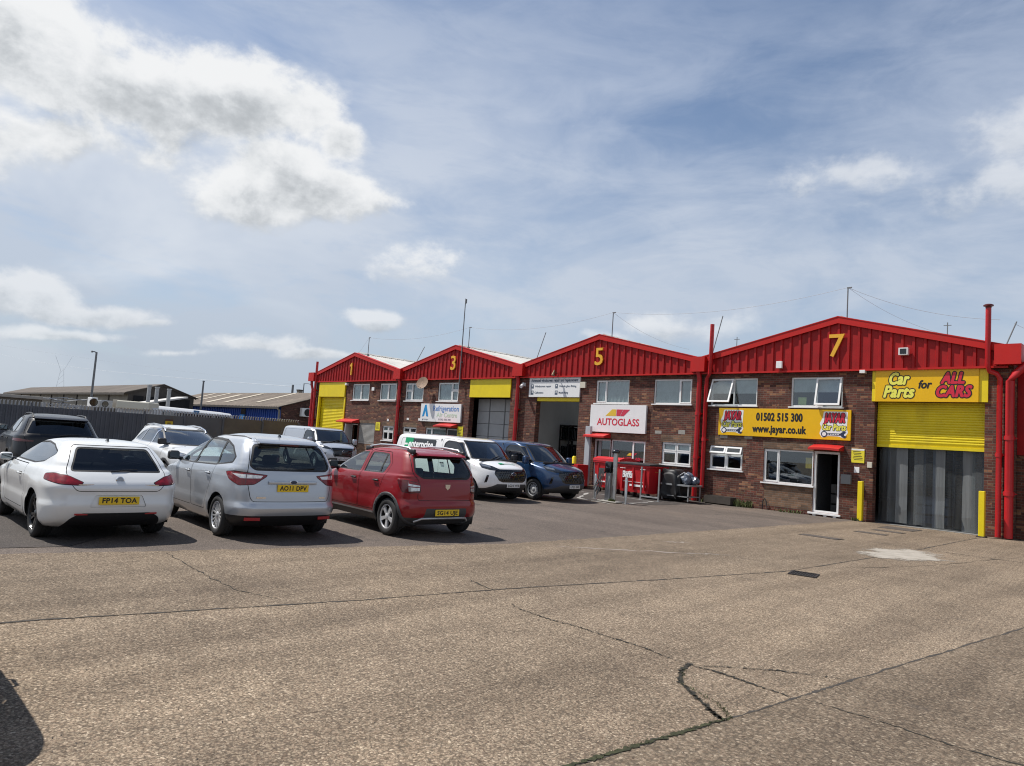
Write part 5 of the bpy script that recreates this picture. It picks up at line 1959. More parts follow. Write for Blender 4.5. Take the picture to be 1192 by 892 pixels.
m = MB(); m.box(-19.1 * K, -18.1 * K, FY - .5, FY - .002, .004, .13, .01)
m.build('doorstep', M_CONC, u5, True)
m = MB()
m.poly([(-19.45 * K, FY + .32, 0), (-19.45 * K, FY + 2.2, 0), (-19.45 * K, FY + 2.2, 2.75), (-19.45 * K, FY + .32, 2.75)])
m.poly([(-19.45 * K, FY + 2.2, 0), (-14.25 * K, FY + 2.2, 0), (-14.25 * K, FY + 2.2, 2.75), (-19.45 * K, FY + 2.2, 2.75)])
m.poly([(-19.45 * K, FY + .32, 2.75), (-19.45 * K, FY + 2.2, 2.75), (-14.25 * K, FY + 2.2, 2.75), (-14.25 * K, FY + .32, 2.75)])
m.build('added_partition', M_DARKROOM, u5, True)  # dark partition and ceiling added to keep workshop light out of the glazing
awning(u5, -19.30 * K, -18.2 * K, 2.2 * K, .5, .0, .12)
gutter_box(u5, -23.62 * K)
pipe(u5, [(-23.7 * K, FY - .2, 4.78 * K), (-23.7 * K, FY - .13, 4.5 * K), (-23.7 * K, FY - .13, .05)], .10, collars=(3.4, 1.7))
blk('alarm_box', pr('cream_box', (.62, .58, .48), .5), u5, -19.95, -19.66, 4.2, 4.46, FY - .09, FY - .002)
m = MB()
m.T = Matrix.Translation((-23.35 * K, FY - .22, 4.32 * K)) @ Matrix.Rotation(.5, 4, 'X') @ Matrix.Rotation(.4, 4, 'Z')
m.tube([(0, -.18, 0), (0, .12, 0)], .075, 12)
m.T = None
m.box(-23.35 * K - .05, -23.35 * K + .05, FY - .16, FY - .002, 4.30 * K, 4.46 * K)
m.build('security_camera', M_PVC, u5, True, smooth=50)
m = MB()
m.tube([(-21.3 * K, CL - .03, 4.86 * K), (-21.3 * K, CL - .22, 4.90 * K)], .03, 8)
m.tube([(-21.3 * K, CL - .22, 4.98 * K), (-21.3 * K, CL - .30, 4.74 * K)], [.03, .09], 10)
m.build('wall_lamp', pr('old_brass', (.18, .12, .07), .5, metal=.5), u5, True)

# ---- unit 7
u7 = unit(7, 'nearest red gabled brick unit, numbered 7, half raised yellow shutter over strip curtain', -14.13, -4.52, -9.14,
          [(-8.0, -5.08, 0, 3.72), (-13.7, -11.89, 3.54, 4.52), (-10.68, -8.98, 3.53, 4.52), (-13.63, -12.34, 1.23, 2.08), (-11.56, -9.85, .93, 2.07), (-9.83, -9.0, .11, 2.08)],
          [(-13.7, -12.2, 2.09, 2.42), (-11.6, -9.85, 2.08, 2.34), (-11.50, -9.84, .14, .90)], [(-13.25, -12.95, 2.36, 2.50), (-12.3, -12.0, 2.38, 2.52)])
numeral(u7, 7, -9.18, 5.48, .80)
u7x = lambda v: v * K
window(u7, -13.7 * K, -11.89 * K, 3.54 * K, 4.52 * K, [(0, .5, 0, 1), (.5, 1, 0, 1, False)], sashes=((0, 21),), blind=(M_BLIND, 'roller', .55))
window(u7, -10.68 * K, -8.98 * K, 3.53 * K, 4.52 * K, [(0, .5, 0, 1, False), (.5, 1, 0, 1)], sashes=((1, 12),), blind=(M_BLIND, 'roller', .50))
window(u7, -13.63 * K, -12.34 * K, 1.23 * K, 2.08 * K, [(0, .5, 0, .64), (0, .5, .64, 1), (.5, 1, 0, .64), (.5, 1, .64, 1)], sashes=((1, 24), (3, 21)))
window(u7, -11.56 * K, -9.85 * K, .93 * K, 2.07 * K, [(0, .31, 0, 1), (.31, 1, 0, 1, False)])
m = MB(); frame_boxes(m, -9.83 * K, -9.0 * K, .11, 2.08 * K, .075, FY + .03, FY + .12)
m.build('door_frame', M_PVC, u7, True)
m = MB(); m.box(-9.95 * K, -8.92 * K, FY - .09, FY + .03, .05, .112, .006)
for x in (-9.75, -9.4, -9.1): m.box(x * K - .05, x * K + .05, FY - .06, FY - .004, .0, .05)
m.build('door_sill', M_PVC, u7, True)
m = MB()
m.T = Matrix.Translation((-9.75 * K, FY + .14, .13)) @ Matrix.Rotation(math.radians(80), 4, 'Z')
m.box(0, .82, -.02, .02, 0, 2.05)
m.build('door', pr('dark_door', (.03, .032, .035), .25, coat=.3), u7, True, label='dark door swung open inwards')
awning(u7, -9.86 * K, -8.88 * K, 2.20 * K, .46, .02, .10)
shutter_slats('roller_shutter', M_YELLOW_SHUT, u7, -7.98 * K, -5.10 * K, 2.42 * K, 3.74 * K, FY + .24, .078)
blk('shutter_bottom_rail', M_GALV, u7, -7.98, -5.10, 2.34, 2.40, FY + .215, FY + .25, .004)
blk('shutter_hood', M_YELLOW, u7, -8.08, -5.0, 3.725, 4.68, FY - .045, FY + .20)
m = MB()
random.seed(5)
x = -7.95 * K
while x < -5.12 * K:
    y = FY + .40 + random.uniform(-.05, .05)
    w = .34
    zb = random.uniform(.02, .07)
    m.mi = (0, 1, 2, 0, 1, 0, 2, 0, 0, 2, 1, 0, 2)[int((x + 8.6) / .265) % 13]
    n = 6
    pts = []
    for k in range(n + 1):
        z = zb + (2.44 * K - zb) * k / n
        sw = .02 * (1 - k / n)**2 * random.uniform(-1, 1)
        pts.append((sw, z))
    for (s0, z0), (s1, z1) in zip(pts, pts[1:]):
        for q in range(4):
            a0, a1 = q / 4, (q + 1) / 4
            c0, c1 = .014 * math.sin(PI * a0), .014 * math.sin(PI * a1)
            m.poly([(x + w * a0, y + s0 - c0, z0), (x + w * a1, y + s0 - c1, z0), (x + w * a1, y + s1 - c1, z1), (x + w * a0, y + s1 - c0, z1)])
    x += .265
m.build('strip_curtain', M_STRIPS, u7, True, smooth=60)
gutter_box(u7, -14.13 * K, .62)
gutter_box(u7, -4.5 * K, .66)
pipe(u7, [(-14.15 * K, FY - .2, 4.78 * K), (-14.12 * K, FY - .13, 4.5 * K), (-14.12 * K, FY - .13, .02)], .095, collars=(3.4, 1.7))
pipe(u7, [(-13.60 * K, FY - .30, 6.50 * K), (-13.60 * K, FY - .30, 5.0 * K), (-13.68 * K, FY - .2, 4.70 * K), (-13.82 * K, FY - .13, 4.5 * K), (-13.82 * K, FY - .13, .55)], .078, 'vent_stack', collars=(2.4,))
pipe(u7, [(-4.97 * K, FY - .30, 6.40 * K), (-4.97 * K, FY - .30, 4.72 * K), (-4.93 * K, FY - .24, 4.58 * K), (-4.78 * K, FY - .16, 4.52 * K), (-4.71 * K, FY - .13, 4.38 * K), (-4.71 * K, FY - .13, .03)], .075, 'vent_stack', collars=(2.4,))
m = MB(); Mc = Matrix.Translation((-4.97 * K, FY - .30, 6.38 * K))
m.lathe([(0, .10), (.09, .095), (.135, .07), (.135, .04), (.085, .02), (.075, -.02)], Mc, 16)
m.build('stack_cowl', pr('cowl_dark', (.10, .01, .012), .5), u7, True, smooth=40)
pipe(u7, [(-3.9 * K, FY - .10, 5.0 * K), (-4.10 * K, FY - .14, 4.75 * K), (-4.36 * K, FY - .18, 4.48 * K), (-4.46 * K, FY - .18, 4.30 * K), (-4.46 * K, FY - .18, .03)], .112, collars=(2.9, 1.3))
blk('flood_light', M_PVC, u7, -7.28, -7.02, 5.12, 5.34, CL - .20, CL - .05)
blk('flood_lens', M_GLOSSBLACK, u7, -7.24, -7.06, 5.15, 5.31, CL - .206, CL - .2, .002)
blk('alarm_box', M_SIGNWHITE, u7, -11.14, -10.94, 4.82, 5.06, CL - .15, CL - .04)
blk('security_lamp', M_PVC, u7, -8.42, -8.26, 4.60, 4.70, FY - .2, FY - .002)
blk('letter_box', M_PLATEGREY, u7, -8.92, -8.62, 1.10, 1.40, FY - .12, FY - .002)
blk('wall_notice', M_SIGNWHITE, u7, -8.56, -8.40, 1.48, 1.66, FY - .012, FY - .002, .002)
blk('socket_box', pr('cream_box', (.62, .58, .48), .5), u7, -8.16, -8.02, 1.66, 1.84, FY - .06, FY - .002)
m = MB()
m.box(-10.50 * K, -10.22 * K, FY + .18, FY + .185, 3.60 * K, 3.86 * K)
m.build('window_notice', pr('notice_lime', (.55, .68, .25), .5), u7, True)
m = MB()
m.box(-10.15 * K, -9.95 * K, FY + .13, FY + .135, 1.5 * K, 1.85 * K)
m.build('window_notice', pr('notice_yellow', (.75, .55, .08), .5), u7, True)
# dark stock shelves dimly seen through the strip curtain and the window
for (x, y, z, dx, dy, dz, c) in ((-7.4, 2.2, 0, 1.0, .6, .95, (.30, .34, .40)), (-6.2, 4.2, 0, 1.4, .5, 2.0, (.10, .11, .16)), (-10.9, 1.6, 0, 1.3, .5, 1.1, (.28, .26, .24))):
    m = MB()
    for k in range(3):
        m.box(x * K, x * K + dx, FY + y, FY + y + dy, dz * k / 3 + .02, dz * (k + 1) / 3 - .03, .02)
    m.build('stock_carton', pr('carton_%d' % int(c[2] * 100), c, .7, var=.2), u7, True)

# low link wall at the right-hand end of the terrace
lk = thing('side_building', 'recessed brick and red clad wall beside the right end of unit 7', 'building', (-2.6, FY + .55, 0))
m = MB()
m.box(-4.40 * K, -.8, FY + .5, FY + .8, 0, 2.3 * K)
m.build('brick_wall', M_BRICK, lk, True)
m = MB()
x = -4.40 * K
while x < -.9:
    m.box(x, x + .20, FY + .46, FY + .78, 2.3 * K + .002, 4.9 * K)
    m.box(x + .2, x + .333, FY + .49, FY + .78, 2.3 * K + .002, 4.9 * K)
    x += .333
m.build('wall_cladding', M_CLADRED, lk, True)
m = MB(); m.box(-4.02 * K, -3.0, FY + .46, FY + .498, .02, 2.0)
m.build('door', M_BLACK, lk, True)
m = MB(); m.box(-4.40 * K, -.8, FY + .78, FY + 8, 4.9 * K, 5.0 * K)
m.build('roof', M_ROOF, lk, True)
m = MB(); m.box(-4.52 * K, -4.41 * K, FY + .001, FY + .8, 0, EAVE + .3)
m.build('brick_return', M_BRICK, lk, True)


# ------------------------------------------------------------------ signs on the fronts (each a thing of its own)
def sign(name, label, x0, x1, z0, z1, mat, y0=FY - .06, y1=FY - .004, bev=.004):
    x0, x1, z0, z1 = x0 * K, x1 * K, z0 * K, z1 * K
    t = thing(name, label, 'sign', ((x0 + x1) / 2, y0, (z0 + z1) / 2))
    m = MB(); m.box(x0, x1, y0, y1, z0, z1, bev)
    m.build('sign_board', mat, t, True)
    return t, (x0 + x1) / 2, (z0 + z1) / 2, x1 - x0, z1 - z0, y0


def outline_text(u, name, body, size, fill, edge, loc, width, shear=.25, grow=.02, fat=.012):
    x, y, z = loc
    text(name + '_edge', body, size, edge, u, (x, y - .004, z), FACE_S, True, width=width + 2 * grow, fat=fat + grow, shear=shear, extrude=.001, space=1.08)
    return text(name, body, size, fill, u, (x, y - .007, z), FACE_S, True, width=width, fat=fat, shear=shear, extrude=.001, space=1.08)


# amber shop sign of unit 7
t, cx, cz, W, H, y = sign('shop_sign', 'long amber sign with a telephone number between two logos on unit 7', -13.30, -8.68, 2.47, 3.44, M_SIGNYEL)
text('phone_lettering', '01502 515 300', .40, M_INK, t, (cx - .06, y - .004, cz + .20), width=W * .355, fat=.015, space=1.08, extrude=.001, world=True)
text('web_lettering', 'www.jayar.co.uk', .37, M_INK, t, (cx - .06, y - .004, cz - .235), width=W * .41, fat=.014, space=1.06, extrude=.001, world=True)
M_LOGOWHITE = pr('logo_white', (.85, .85, .84), .4)
M_NAVY = pr('logo_navy', (.02, .03, .08), .4)
for sx in (-1, 1):
    lx = cx + sx * W * .386
    m = MB()
    hw, hh = W * .098, H * .44
    m.prism(round_poly([(lx - hw * .72, cz + hh), (lx + hw * .95, cz + hh), (lx + hw * .9, cz - hh * .3), (lx + hw, cz - hh * .55), (lx + hw * .7, cz - hh), (lx + hw * .35, cz - hh * .86),
                        (lx - hw * .4, cz - hh * .86), (lx - hw * .8, cz - hh), (lx - hw, cz - hh * .7), (lx - hw * .86, cz - hh * .2), (lx - hw, cz + hh * .05), (lx - hw * .8, cz + hh * .5)], .04), 'y', y - .003, y + .002)
    o = m.build('logo_panel', M_LOGOWHITE, t, True)
    outline_text(o, 'logo_lettering', 'JAYAR', .44, M_REDLET, M_INK, (lx + .02, y - .003, cz + H * .215), hw * 1.50, shear=.22, fat=.016, grow=.020)
    outline_text(o, 'logo_lettering', 'Car Parts', .30, M_LEMON, M_INK, (lx, y - .003, cz - H * .09), hw * 1.66, shear=.18, grow=.018, fat=.010)
    m = MB()                                       # spanner under the words
    zs = cz - H * .315
    m.box(lx - hw * .62, lx + hw * .55, y - .0065, y - .003, zs - .035, zs + .035)
    m.lathe([(0, .0038), (.105, .0038), (.105, 0)], Matrix.Translation((lx - hw * .66, y - .003, zs)) @ FACE_S, 20)
    m.prism([(lx + hw * .48, zs + .05), (lx + hw * .70, zs + .11), (lx + hw * .88, zs + .08), (lx + hw * .72, zs + .02), (lx + hw * .74, zs - .04), (lx + hw * .92, zs - .05), (lx + hw * .78, zs - .12), (lx + hw * .55, zs - .08)], 'y', y - .0068, y - .003)
    m.mi = 1
    m.lathe([(0, .0046), (.070, .0046), (.070, .003)], Matrix.Translation((lx - hw * .66, y - .003, zs)) @ FACE_S, 20)
    for k in range(5): m.box(lx - hw * .42 + k * hw * .17, lx - hw * .42 + k * hw * .17 + hw * .12, y - .0075, y - .006, zs - .012, zs + .012)
    m.build('logo_spanner', [M_NAVY, M_LOGOWHITE], o, True)

# box sign over the shutter of unit 7
t, cx, cz, W, H, y = sign('box_sign', 'amber box sign above the half raised yellow shutter of unit 7', -7.97, -5.22, 3.72, 4.70, M_SIGNYEL, FY - .085, FY - .047)
outline_text(t, 'sign_lettering', 'Car', .52, M_LEMON, M_INK, (cx - W * .268, y, cz + .20), W * .21, shear=.28, grow=.030, fat=.022)
outline_text(t, 'sign_lettering', 'Parts', .52, M_LEMON, M_INK, (cx - W * .265, y, cz - .215), W * .32, shear=.28, grow=.030, fat=.022)
text('sign_lettering', 'for', .36, M_INK, t, (cx - W * .005, y - .003, cz + .02), width=W * .135, fat=.012, shear=.25, extrude=.001, world=True)
outline_text(t, 'sign_lettering', 'ALL', .48, M_REDLET, M_INK, (cx + W * .262, y, cz + .205), W * .225, shear=.28, grow=.030, fat=.022)
outline_text(t, 'sign_lettering', 'CARS', .48, M_REDLET, M_INK, (cx + W * .262, y, cz - .205), W * .335, shear=.28, grow=.030, fat=.022)

# windscreen firm's white sign on unit 5
t, cx, cz, W, H, y = sign('shop_sign', 'white sign with a red and yellow winged mark over red capitals on unit 5', -19.27, -16.45, 2.36, 3.49, M_SIGNWHITE, FY - .10)
text('sign_lettering', 'AUTOGLASS', .42, M_REDLET, t, (cx + .05, y - .004, cz - .16), width=W * .755, fat=.008, extrude=.001, world=True)


def wings(t, cx, cz, s, y, name='sign_mark'):
    m = MB()
    def P(pts): m.prism([(cx + a * s, cz + b * s) for a, b in pts], 'y', y - .004, y - .001)
    m.mi = 0; P([(-.62, -.14), (-.28, .14), (-.06, .14), (-.06, -.14)])
    m.mi = 1; P([(-.04, -.14), (-.04, .14), (.30, .14), (.14, -.14)]); P([(.16, -.14), (.32, .14), (.40, .14), (.66, .14), (.34, -.14)])
    return m.build(name, [pr('mark_yellow', (.75, .50, .05), .4), pr('mark_red', (.58, .04, .08), .4)], t, True)


wings(t, cx, cz + .26, 1.02, y)
# the same mark stuck on the glass of the office window
wings(wo, -17.15 * K, 1.52 * K, .42, FY + .075, 'window_sticker')
text('window_sticker', 'AUTOGLASS', .2, M_REDLET, wo, (-17.15 * K, FY + .074, 1.33 * K), width=.92, bold=.004, extrude=.001, world=True)

# list board above the open doorway of unit 5
t, cx, cz, W, H, y = sign('trade_board', 'wide white board of small print above the open doorway of unit 5', -23.02, -19.97, 3.80, 4.70, M_SIGNWHITE, FY - .07)
M_INKGREY = pr('print_grey', (.10, .13, .18), .5)
text('sign_lettering', 'Advanced windscreen repair and replacement', .20, M_INKGREY, t, (cx, y - .004, cz + H * .335), width=W * .93, bold=.006, extrude=.001, world=True)
for (ix, iz, wd, s_) in ((-1, 1, .33, 'Windscreen repair'), (1, 1, .33, 'Vehicle glass fitting'), (-1, -1, .18, 'Calibration'), (1, -1, .18, 'Mobile fitting')):
    px = cx + (-.455 if ix < 0 else .03) * W
    pz = cz + (.04 if iz > 0 else -.28) * H
    m = MB(); m.box(px, px + .17, y - .003, y + .001, pz - .10, pz + .10, .0)
    m.mi = 1; m.box(px + .05, px + .12, y - .0045, y - .003, pz + .0, pz + .06)
    m.build('sign_pictogram', [M_INKGREY, M_SIGNWHITE], t, True)
    text('sign_lettering', s_, .13, M_INKGREY, t, (px + .24 + wd * W / 2, y - .004, pz), width=wd * W, bold=.002, extrude=.001, world=True)

# refrigeration firm's sign on unit 3
t, cx, cz, W, H, y = sign('shop_sign', 'white sign with a blue peaked mark and pale blue words on unit 3', -31.09, -27.74, 2.46, 3.41, M_SIGNWHITE, FY - .09)
m = MB()
bx, bz, s = cx - W * .375, cz + .10, .34
m.prism([(bx - s * .2, bz + s), (bx + s * .2, bz + s), (bx + s * .85, bz - s), (bx + s * .3, bz - s * .92), (bx, bz + s * .0), (bx - s * .3, bz - s * .92), (bx - s * .85, bz - s)], 'y', y - .004, y)
m.build('sign_mark', pr('mark_blue', (.01, .26, .58), .4), t, True)
text('sign_lettering', 'Refrigeration', .42, pr('print_blue', (.10, .24, .55), .4), t, (cx + W * .135, y - .003, cz + .23), width=W * .63, fat=.007, extrude=.001, world=True)
text('sign_lettering', 'Air Centre', .36, M_GREENLET, t, (cx + W * .17, y - .003, cz - .12), width=W * .50, bold=.006, extrude=.001, world=True)
text('sign_small_print', '01502 500 300', .14, M_INKGREY, t, (cx + W * .12, y - .003, cz - .37), width=W * .30, bold=.001, extrude=.001, world=True)
text('sign_small_print', 'group', .13, M_INKGREY, t, (bx, y - .003, cz - .38), width=W * .15, bold=.001, extrude=.001, world=True)


def notice(label, x0, x1, z0, z1, white=False):
    t, cx, cz, W, H, y = sign('notice', label, x0, x1, z0, z1, pr('notice_lemon', (.80, .68, .04), .45), FY - .016, FY - .003, .002)
    m = MB()
    if white: m.box(cx - W / 2 + .003, cx + W / 2 - .003, y - .003, y - .0005, cz + H * .38, cz + H / 2 - .003)
    m.mi = 1
    random.seed(int(abs(x0) * 10))
    for k in range(6):
        z = cz + H * (.30 - k * .115)
        m.box(cx - W * random.uniform(.28, .40), cx + W * random.uniform(.2, .40), y - .0025, y - .0005, z - H * .018, z + H * .018)
    m.build('notice_print', [M_SIGNWHITE, M_INK], t, True)


notice('square yellow notice between the open door and the strip curtain of unit 7', -8.65, -8.26, 1.79, 2.23, True)
notice('narrow yellow notice beside the grey window shutter of unit 1', -35.41, -34.97, 1.80, 2.28)
notice('narrow yellow notice at the right of the unit 3 door', -27.98, -27.55, 1.62, 2.28)


# ------------------------------------------------------------------ masts and wires along the roofs
def mast(label, x, z0, z1, r=.022, lean=(0, 0), head=True, y=FY + .35):
    t = thing('roof_mast', label, 'mast', (x * K, y, z0 * K), 0, 'masts along the roofs')
    m = MB()
    m.tube([(0, 0, 0), (lean[0], lean[1], (z1 - z0) * K)], r, 7)
    m.build('pole', M_MAST, t)
    m = MB()
    if head: m.box(lean[0] - .03, lean[0] + .13, lean[1] - .02, lean[1] + .02, (z1 - z0) * K - .03, (z1 - z0) * K + .01)
    m.box(-.06, .06, -.05, .05, -.12, .02)
    m.build('pole_fitting', M_MAST, t)


# (mast base is set a little behind the gable, so heights are drawn up by the same factor)
F2 = (FY + .35) / FY
tops = {1: (-36.9, 7.36), 3: (-27.62, 7.37), 5: (-18.44, 7.39), 7: (-8.92, 7.43)}
names = {1: 'short mast on the ridge of unit 1', 3: 'short mast on the ridge of unit 3', 5: 'short mast on the ridge of unit 5', 7: 'short mast on the ridge of unit 7'}
for n_, (x, z) in tops.items():
    mast(names[n_], x * F2, 6.40, 1.7 + (z - 1.7) * F2)
t = thing('aerial_mast', 'tall thin aerial mast rising beside the numeral 3', 'mast', (-27.9 * K, FY - .20, 4.4 * K))
m = MB()
m.tube([(0, 0, 0), (0, 0, 4.45 * K)], [.035, .025], 7)
for z in (.25, 1.2): m.box(-.05, .05, -.0, .19, z, z + .06)
m.build('pole', M_MAST, t)
m = MB(); m.tube([(.05, 0, 4.2 * K), (.05, 0, 4.42 * K)], .05, 8); m.build('aerial_head', M_MAST, t)
leaners = [(-33.4, 5.3, 6.75, (.75, .3), 'leaning stay pole in the valley between units 1 and 3'), (-23.62, 5.3, 6.98, (.50, .2), 'leaning stay pole in the valley between units 3 and 5'),
           (-14.25, 5.2, 7.05, (.38, .2), 'leaning stay pole in the valley between units 5 and 7'), (-4.80, 5.3, 6.15, (.28, .2), 'leaning stay pole behind the cowl at the right end')]
for x, z0, z1, ln, lb in leaners: mast(lb, x, z0, z1, .02, ln, False, FY + .8)
for x, zz, lb in ((-12.75, 6.3, 'tiny far aerial beyond the roof left of unit 7'), (-6.05, 6.35, 'tiny far aerial beyond the roof right of the numeral 7')):
    t = thing('roof_aerial', lb, 'aerial', (x * K * 1.12, FY * 1.12, 5.5 * K))
    m = MB(); m.tube([(0, 0, 0), (0, 0, (zz - 5.35) * K * 1.1)], .018, 6); m.build('pole', M_MAST, t)
    m = MB(); m.box(-.12, .12, -.01, .01, (zz - 5.45) * K * 1.1, (zz - 5.43) * K * 1.1); m.build('aerial_bar', M_MAST, t)


def wire(label, pts, sag, r=.006):
    m = MB()
    path = []
    for a, b in zip(pts, pts[1:]):
        a, b = Vector(a), Vector(b)
        n = 14
        for k in range(n + (b == Vector(pts[-1]))):
            t = k / n
            p = a.lerp(b, t); p.z -= sag * 4 * t * (1 - t)
            path.append(p)
    m.tube(path, r, 5)
    tag(m.build('overhead_wire', M_WIRE), label, 'wire', 'stay wires strung between the masts')


def tp(n_):
    x, z = tops[n_]
    return (x * K * F2, FY + .35, (1.7 + (z - 1.7) * F2) * K)


wire('thin stay wire sagging between the masts of units 1 and 3', [tp(1), tp(3)], .35)
wire('thin stay wire sagging between the masts of units 3 and 5', [tp(3), tp(5)], .40)
wire('thin stay wire sagging between the masts of units 5 and 7', [tp(5), tp(7)], .40)
wire('thin stay wire from the unit 7 mast to the cowl at the right', [tp(7), (-4.9 * K, FY + .8, 6.2 * K)], .25)
wire('thin stay wire dropping right from the unit 7 mast to the roof', [tp(7), (-6.3 * K, FY + 1.5, 5.9 * K)], .22, .005)
wire('thin stay wire dropping from the unit 5 mast to the roof', [tp(5), (-15.6 * K, FY + 1.5, 5.9 * K)], .25, .005)
wire('thin stay wire running off to the right from the cowl', [(-4.6 * K, FY + 1, 6.1 * K), (-2.8 * K, FY + 1.2, 5.3 * K)], .1, .005)
wire('thin stay wire sloping left from the unit 1 mast', [tp(1), (-41.5 * K, FY + 1.0, 5.4 * K)], .2, .005)


# ------------------------------------------------------------------ yard surfaces
def sheet(name, pts, z, mat, kind='structure'):
    m = MB(); m.poly([(x, y, z) for x, y in pts])
    return tag(m.build(name, mat), kind=kind)


m = MB(); m.box(-900, 900, -900, 900, -.5, -.012); tag(m.build('ground', M_LAND), kind='structure')
# tarmac bay along the left and in front of the units, concrete yard on the right
EDGE = [(-11.3, -1.0), (-10.62, 1.81), (-10.3, 3.2), (-9.97, 4.82), (-9.5, 7.0), (-9.09, 9.01), (-9.02, 13.0), (-8.98, 18.0), (-8.96, 22.94), (-8.96, 25.2)]


def ragged_line(pts, amp=.022, step=.12, seed=8):
    r = random.Random(seed)
    out = []
    for a, b in zip(pts, pts[1:]):
        a, b = Vector(a), Vector(b)
        n = max(1, int((b - a).length / step))
        for k in range(n):
            p = a.lerp(b, k / n)
            out.append((p.x + r.gauss(0, amp), p.y))
    out.append(pts[-1])
    return out


tar = [(-60, -14), (-13.5, -14)] + [(x + .3, y) for x, y in EDGE] + [(-60, 25.2)]
sheet('tarmac', tar, -.004, M_TAR)
EDGE = ragged_line(EDGE)
con = [(-13.5, -14), (30, -14), (30, 25.2)] + EDGE[::-1]
sheet('concrete_yard', con, .0, M_CONC)
JA = [(x * 1.8 / 1.7, y * 1.8 / 1.7) for x, y in [(-7.9, -6), (-7.2, -2), (-6.8, 1.5), (-6.25, 4.12), (-5.97, 5.96), (-5.44, 8.45), (-4.95, 11.0), (-4.90, 14.2), (-4.88, 16.6), (-5.0, 22.9)]]
JB = [(x * 1.8 / 1.7, y * 1.8 / 1.7) for x, y in [(-3.9, -8), (-3.2, -3), (-2.52, 3.09), (-2.31, 4.9), (-2.19, 6.16), (-1.76, 10.06), (-1.3, 16), (-1.0, 23.4)]]
sheet('concrete_yard', [(30, -8.4), (30, 24.8)] + JB[::-1], .0025, M_CONC2)
sheet('concrete_yard', [(-11.4, -6.3)] + JA + [EDGE[-1]] + [(x + .001, y) for x, y in EDGE[-2:0:-1]], .0025, M_CONC3)
# darker strip of tarmac under the front row of cars and by the fronts
rng = random.Random(3)


def ragged(pts, amp, n=8, seed=1, closed=True):
    r = random.Random(seed)
    out = []
    L = len(pts)
    for i in range(L if closed else L - 1):
        a, b = Vector(pts[i]), Vector(pts[(i + 1) % L])
        for k in range(n):
            p = a.lerp(b, k / n)
            out.append((p.x + r.uniform(-amp, amp), p.y + r.uniform(-amp, amp)))
    return out


sheet('dark_tarmac_patch', [(-60, -13)] + [(-13.1, -13), (-11.8, -1), (-11.12, 1.5), (-10.95, 2.6), (-11.8, 3.4), (-13.4, 3.9), (-15, 4.4), (-18, 5.2), (-24, 6), (-60, 8)], .002, M_TARPATCH)
sheet('dark_tarmac_patch', ragged([(-34, 19.2), (-15.4, 19.0), (-13.9, 20.6), (-14.0, 24.84), (-34, 24.84)], .06, 10, 4), .002, M_TARPATCH)


def strip(name, pts, w, mat, z=.004, jit=.02, seed=1, sub=10, taper=True):
    """thin ragged ribbon following a line on the ground (a crack or a filled joint)"""
    r = random.Random(seed)
    path = []
    for a, b in zip(pts, pts[1:]):
        a, b = Vector(a), Vector(b)
        for k in range(sub):
            p = a.lerp(b, k / sub)
            path.append(Vector((p.x + r.gauss(0, jit), p.y + r.gauss(0, jit))))
    path.append(Vector(pts[-1]))
    m = MB()
    prev = None
    for i, p in enumerate(path):
        t = (path[min(i + 1, len(path) - 1)] - path[max(i - 1, 0)]).normalized()
        nrm = Vector((-t.y, t.x))
        ww = w * (.25 + 1.3 * r.random()**1.6) * .5 * 1.25
        if taper: ww *= min(1, .25 + 4 * min(i, len(path) - 1 - i) / len(path))
        c = (m._v((p.x + nrm.x * ww, p.y + nrm.y * ww, z)), m._v((p.x - nrm.x * ww, p.y - nrm.y * ww, z)))
        if prev: m._f([prev[0], prev[1], c[1], c[0]])
        prev = c
    bmesh.ops.recalc_face_normals(m.bm, faces=m.bm.faces)
    return tag(m.build(name, mat), kind='structure')


S_ = 1.8 / 1.7
G = lambda pts: [(x * S_, y * S_) for x, y in pts]
strip('concrete_joint', G([(-7.2, -2), (-6.8, 1.5), (-6.25, 4.12), (-5.97, 5.96), (-5.44, 8.45), (-4.95, 11.0), (-4.90, 14.2), (-4.88, 16.6), (-5.0, 22.9)]), .024, M_JOINT, seed=2, jit=.006, sub=26, taper=False)
strip('concrete_joint', G([(-3.2, -3), (-2.52, 3.09), (-2.31, 4.9), (-2.19, 6.16), (-1.76, 10.06), (-1.3, 16), (-1.0, 23)]), .022, M_JOINT, seed=3, jit=.005, sub=30, taper=False)
strip('concrete_joint', G([(-8.5, 11.2), (-4.9, 11.6)]), .012, M_JOINT, seed=4, jit=.012)
strip('concrete_joint', [(-9.0, 18.6), (-5.2, 18.4), (0, 18.9), (9, 19.6)], .022, M_JOINT, seed=5, jit=.015, sub=20, taper=False)
strip('moss_line', G([(-2.80, 1.2), (-2.52, 3.09), (-2.42, 4.0), (-2.36, 4.5)]), .030, M_MOSS, .008, seed=6, jit=.006, sub=45)
strip('ground_crack', [(-5.72, 5.78), (-5.59, 5.7), (-5.24, 5.65), (-4.99, 5.64), (-4.73, 5.68), (-4.44, 5.66), (-3.89, 5.67), (-3.65, 5.61), (-3.32, 5.57)], .014, M_CRACK, .006, .009, 7, sub=24)
strip('ground_crack', [(-3.36, 5.60), (-3.27, 5.33), (-3.12, 5.1), (-2.95, 4.97), (-2.75, 4.83), (-2.62, 4.73), (-2.50, 4.66)], .030, M_CRACK, .006, .009, 8, sub=24, taper=False)
strip('ground_crack', [(-3.34, 5.58), (-3.07, 5.62), (-2.78, 5.59), (-2.45, 5.57)], .024, M_CRACK, .006, .009, 9, sub=24)
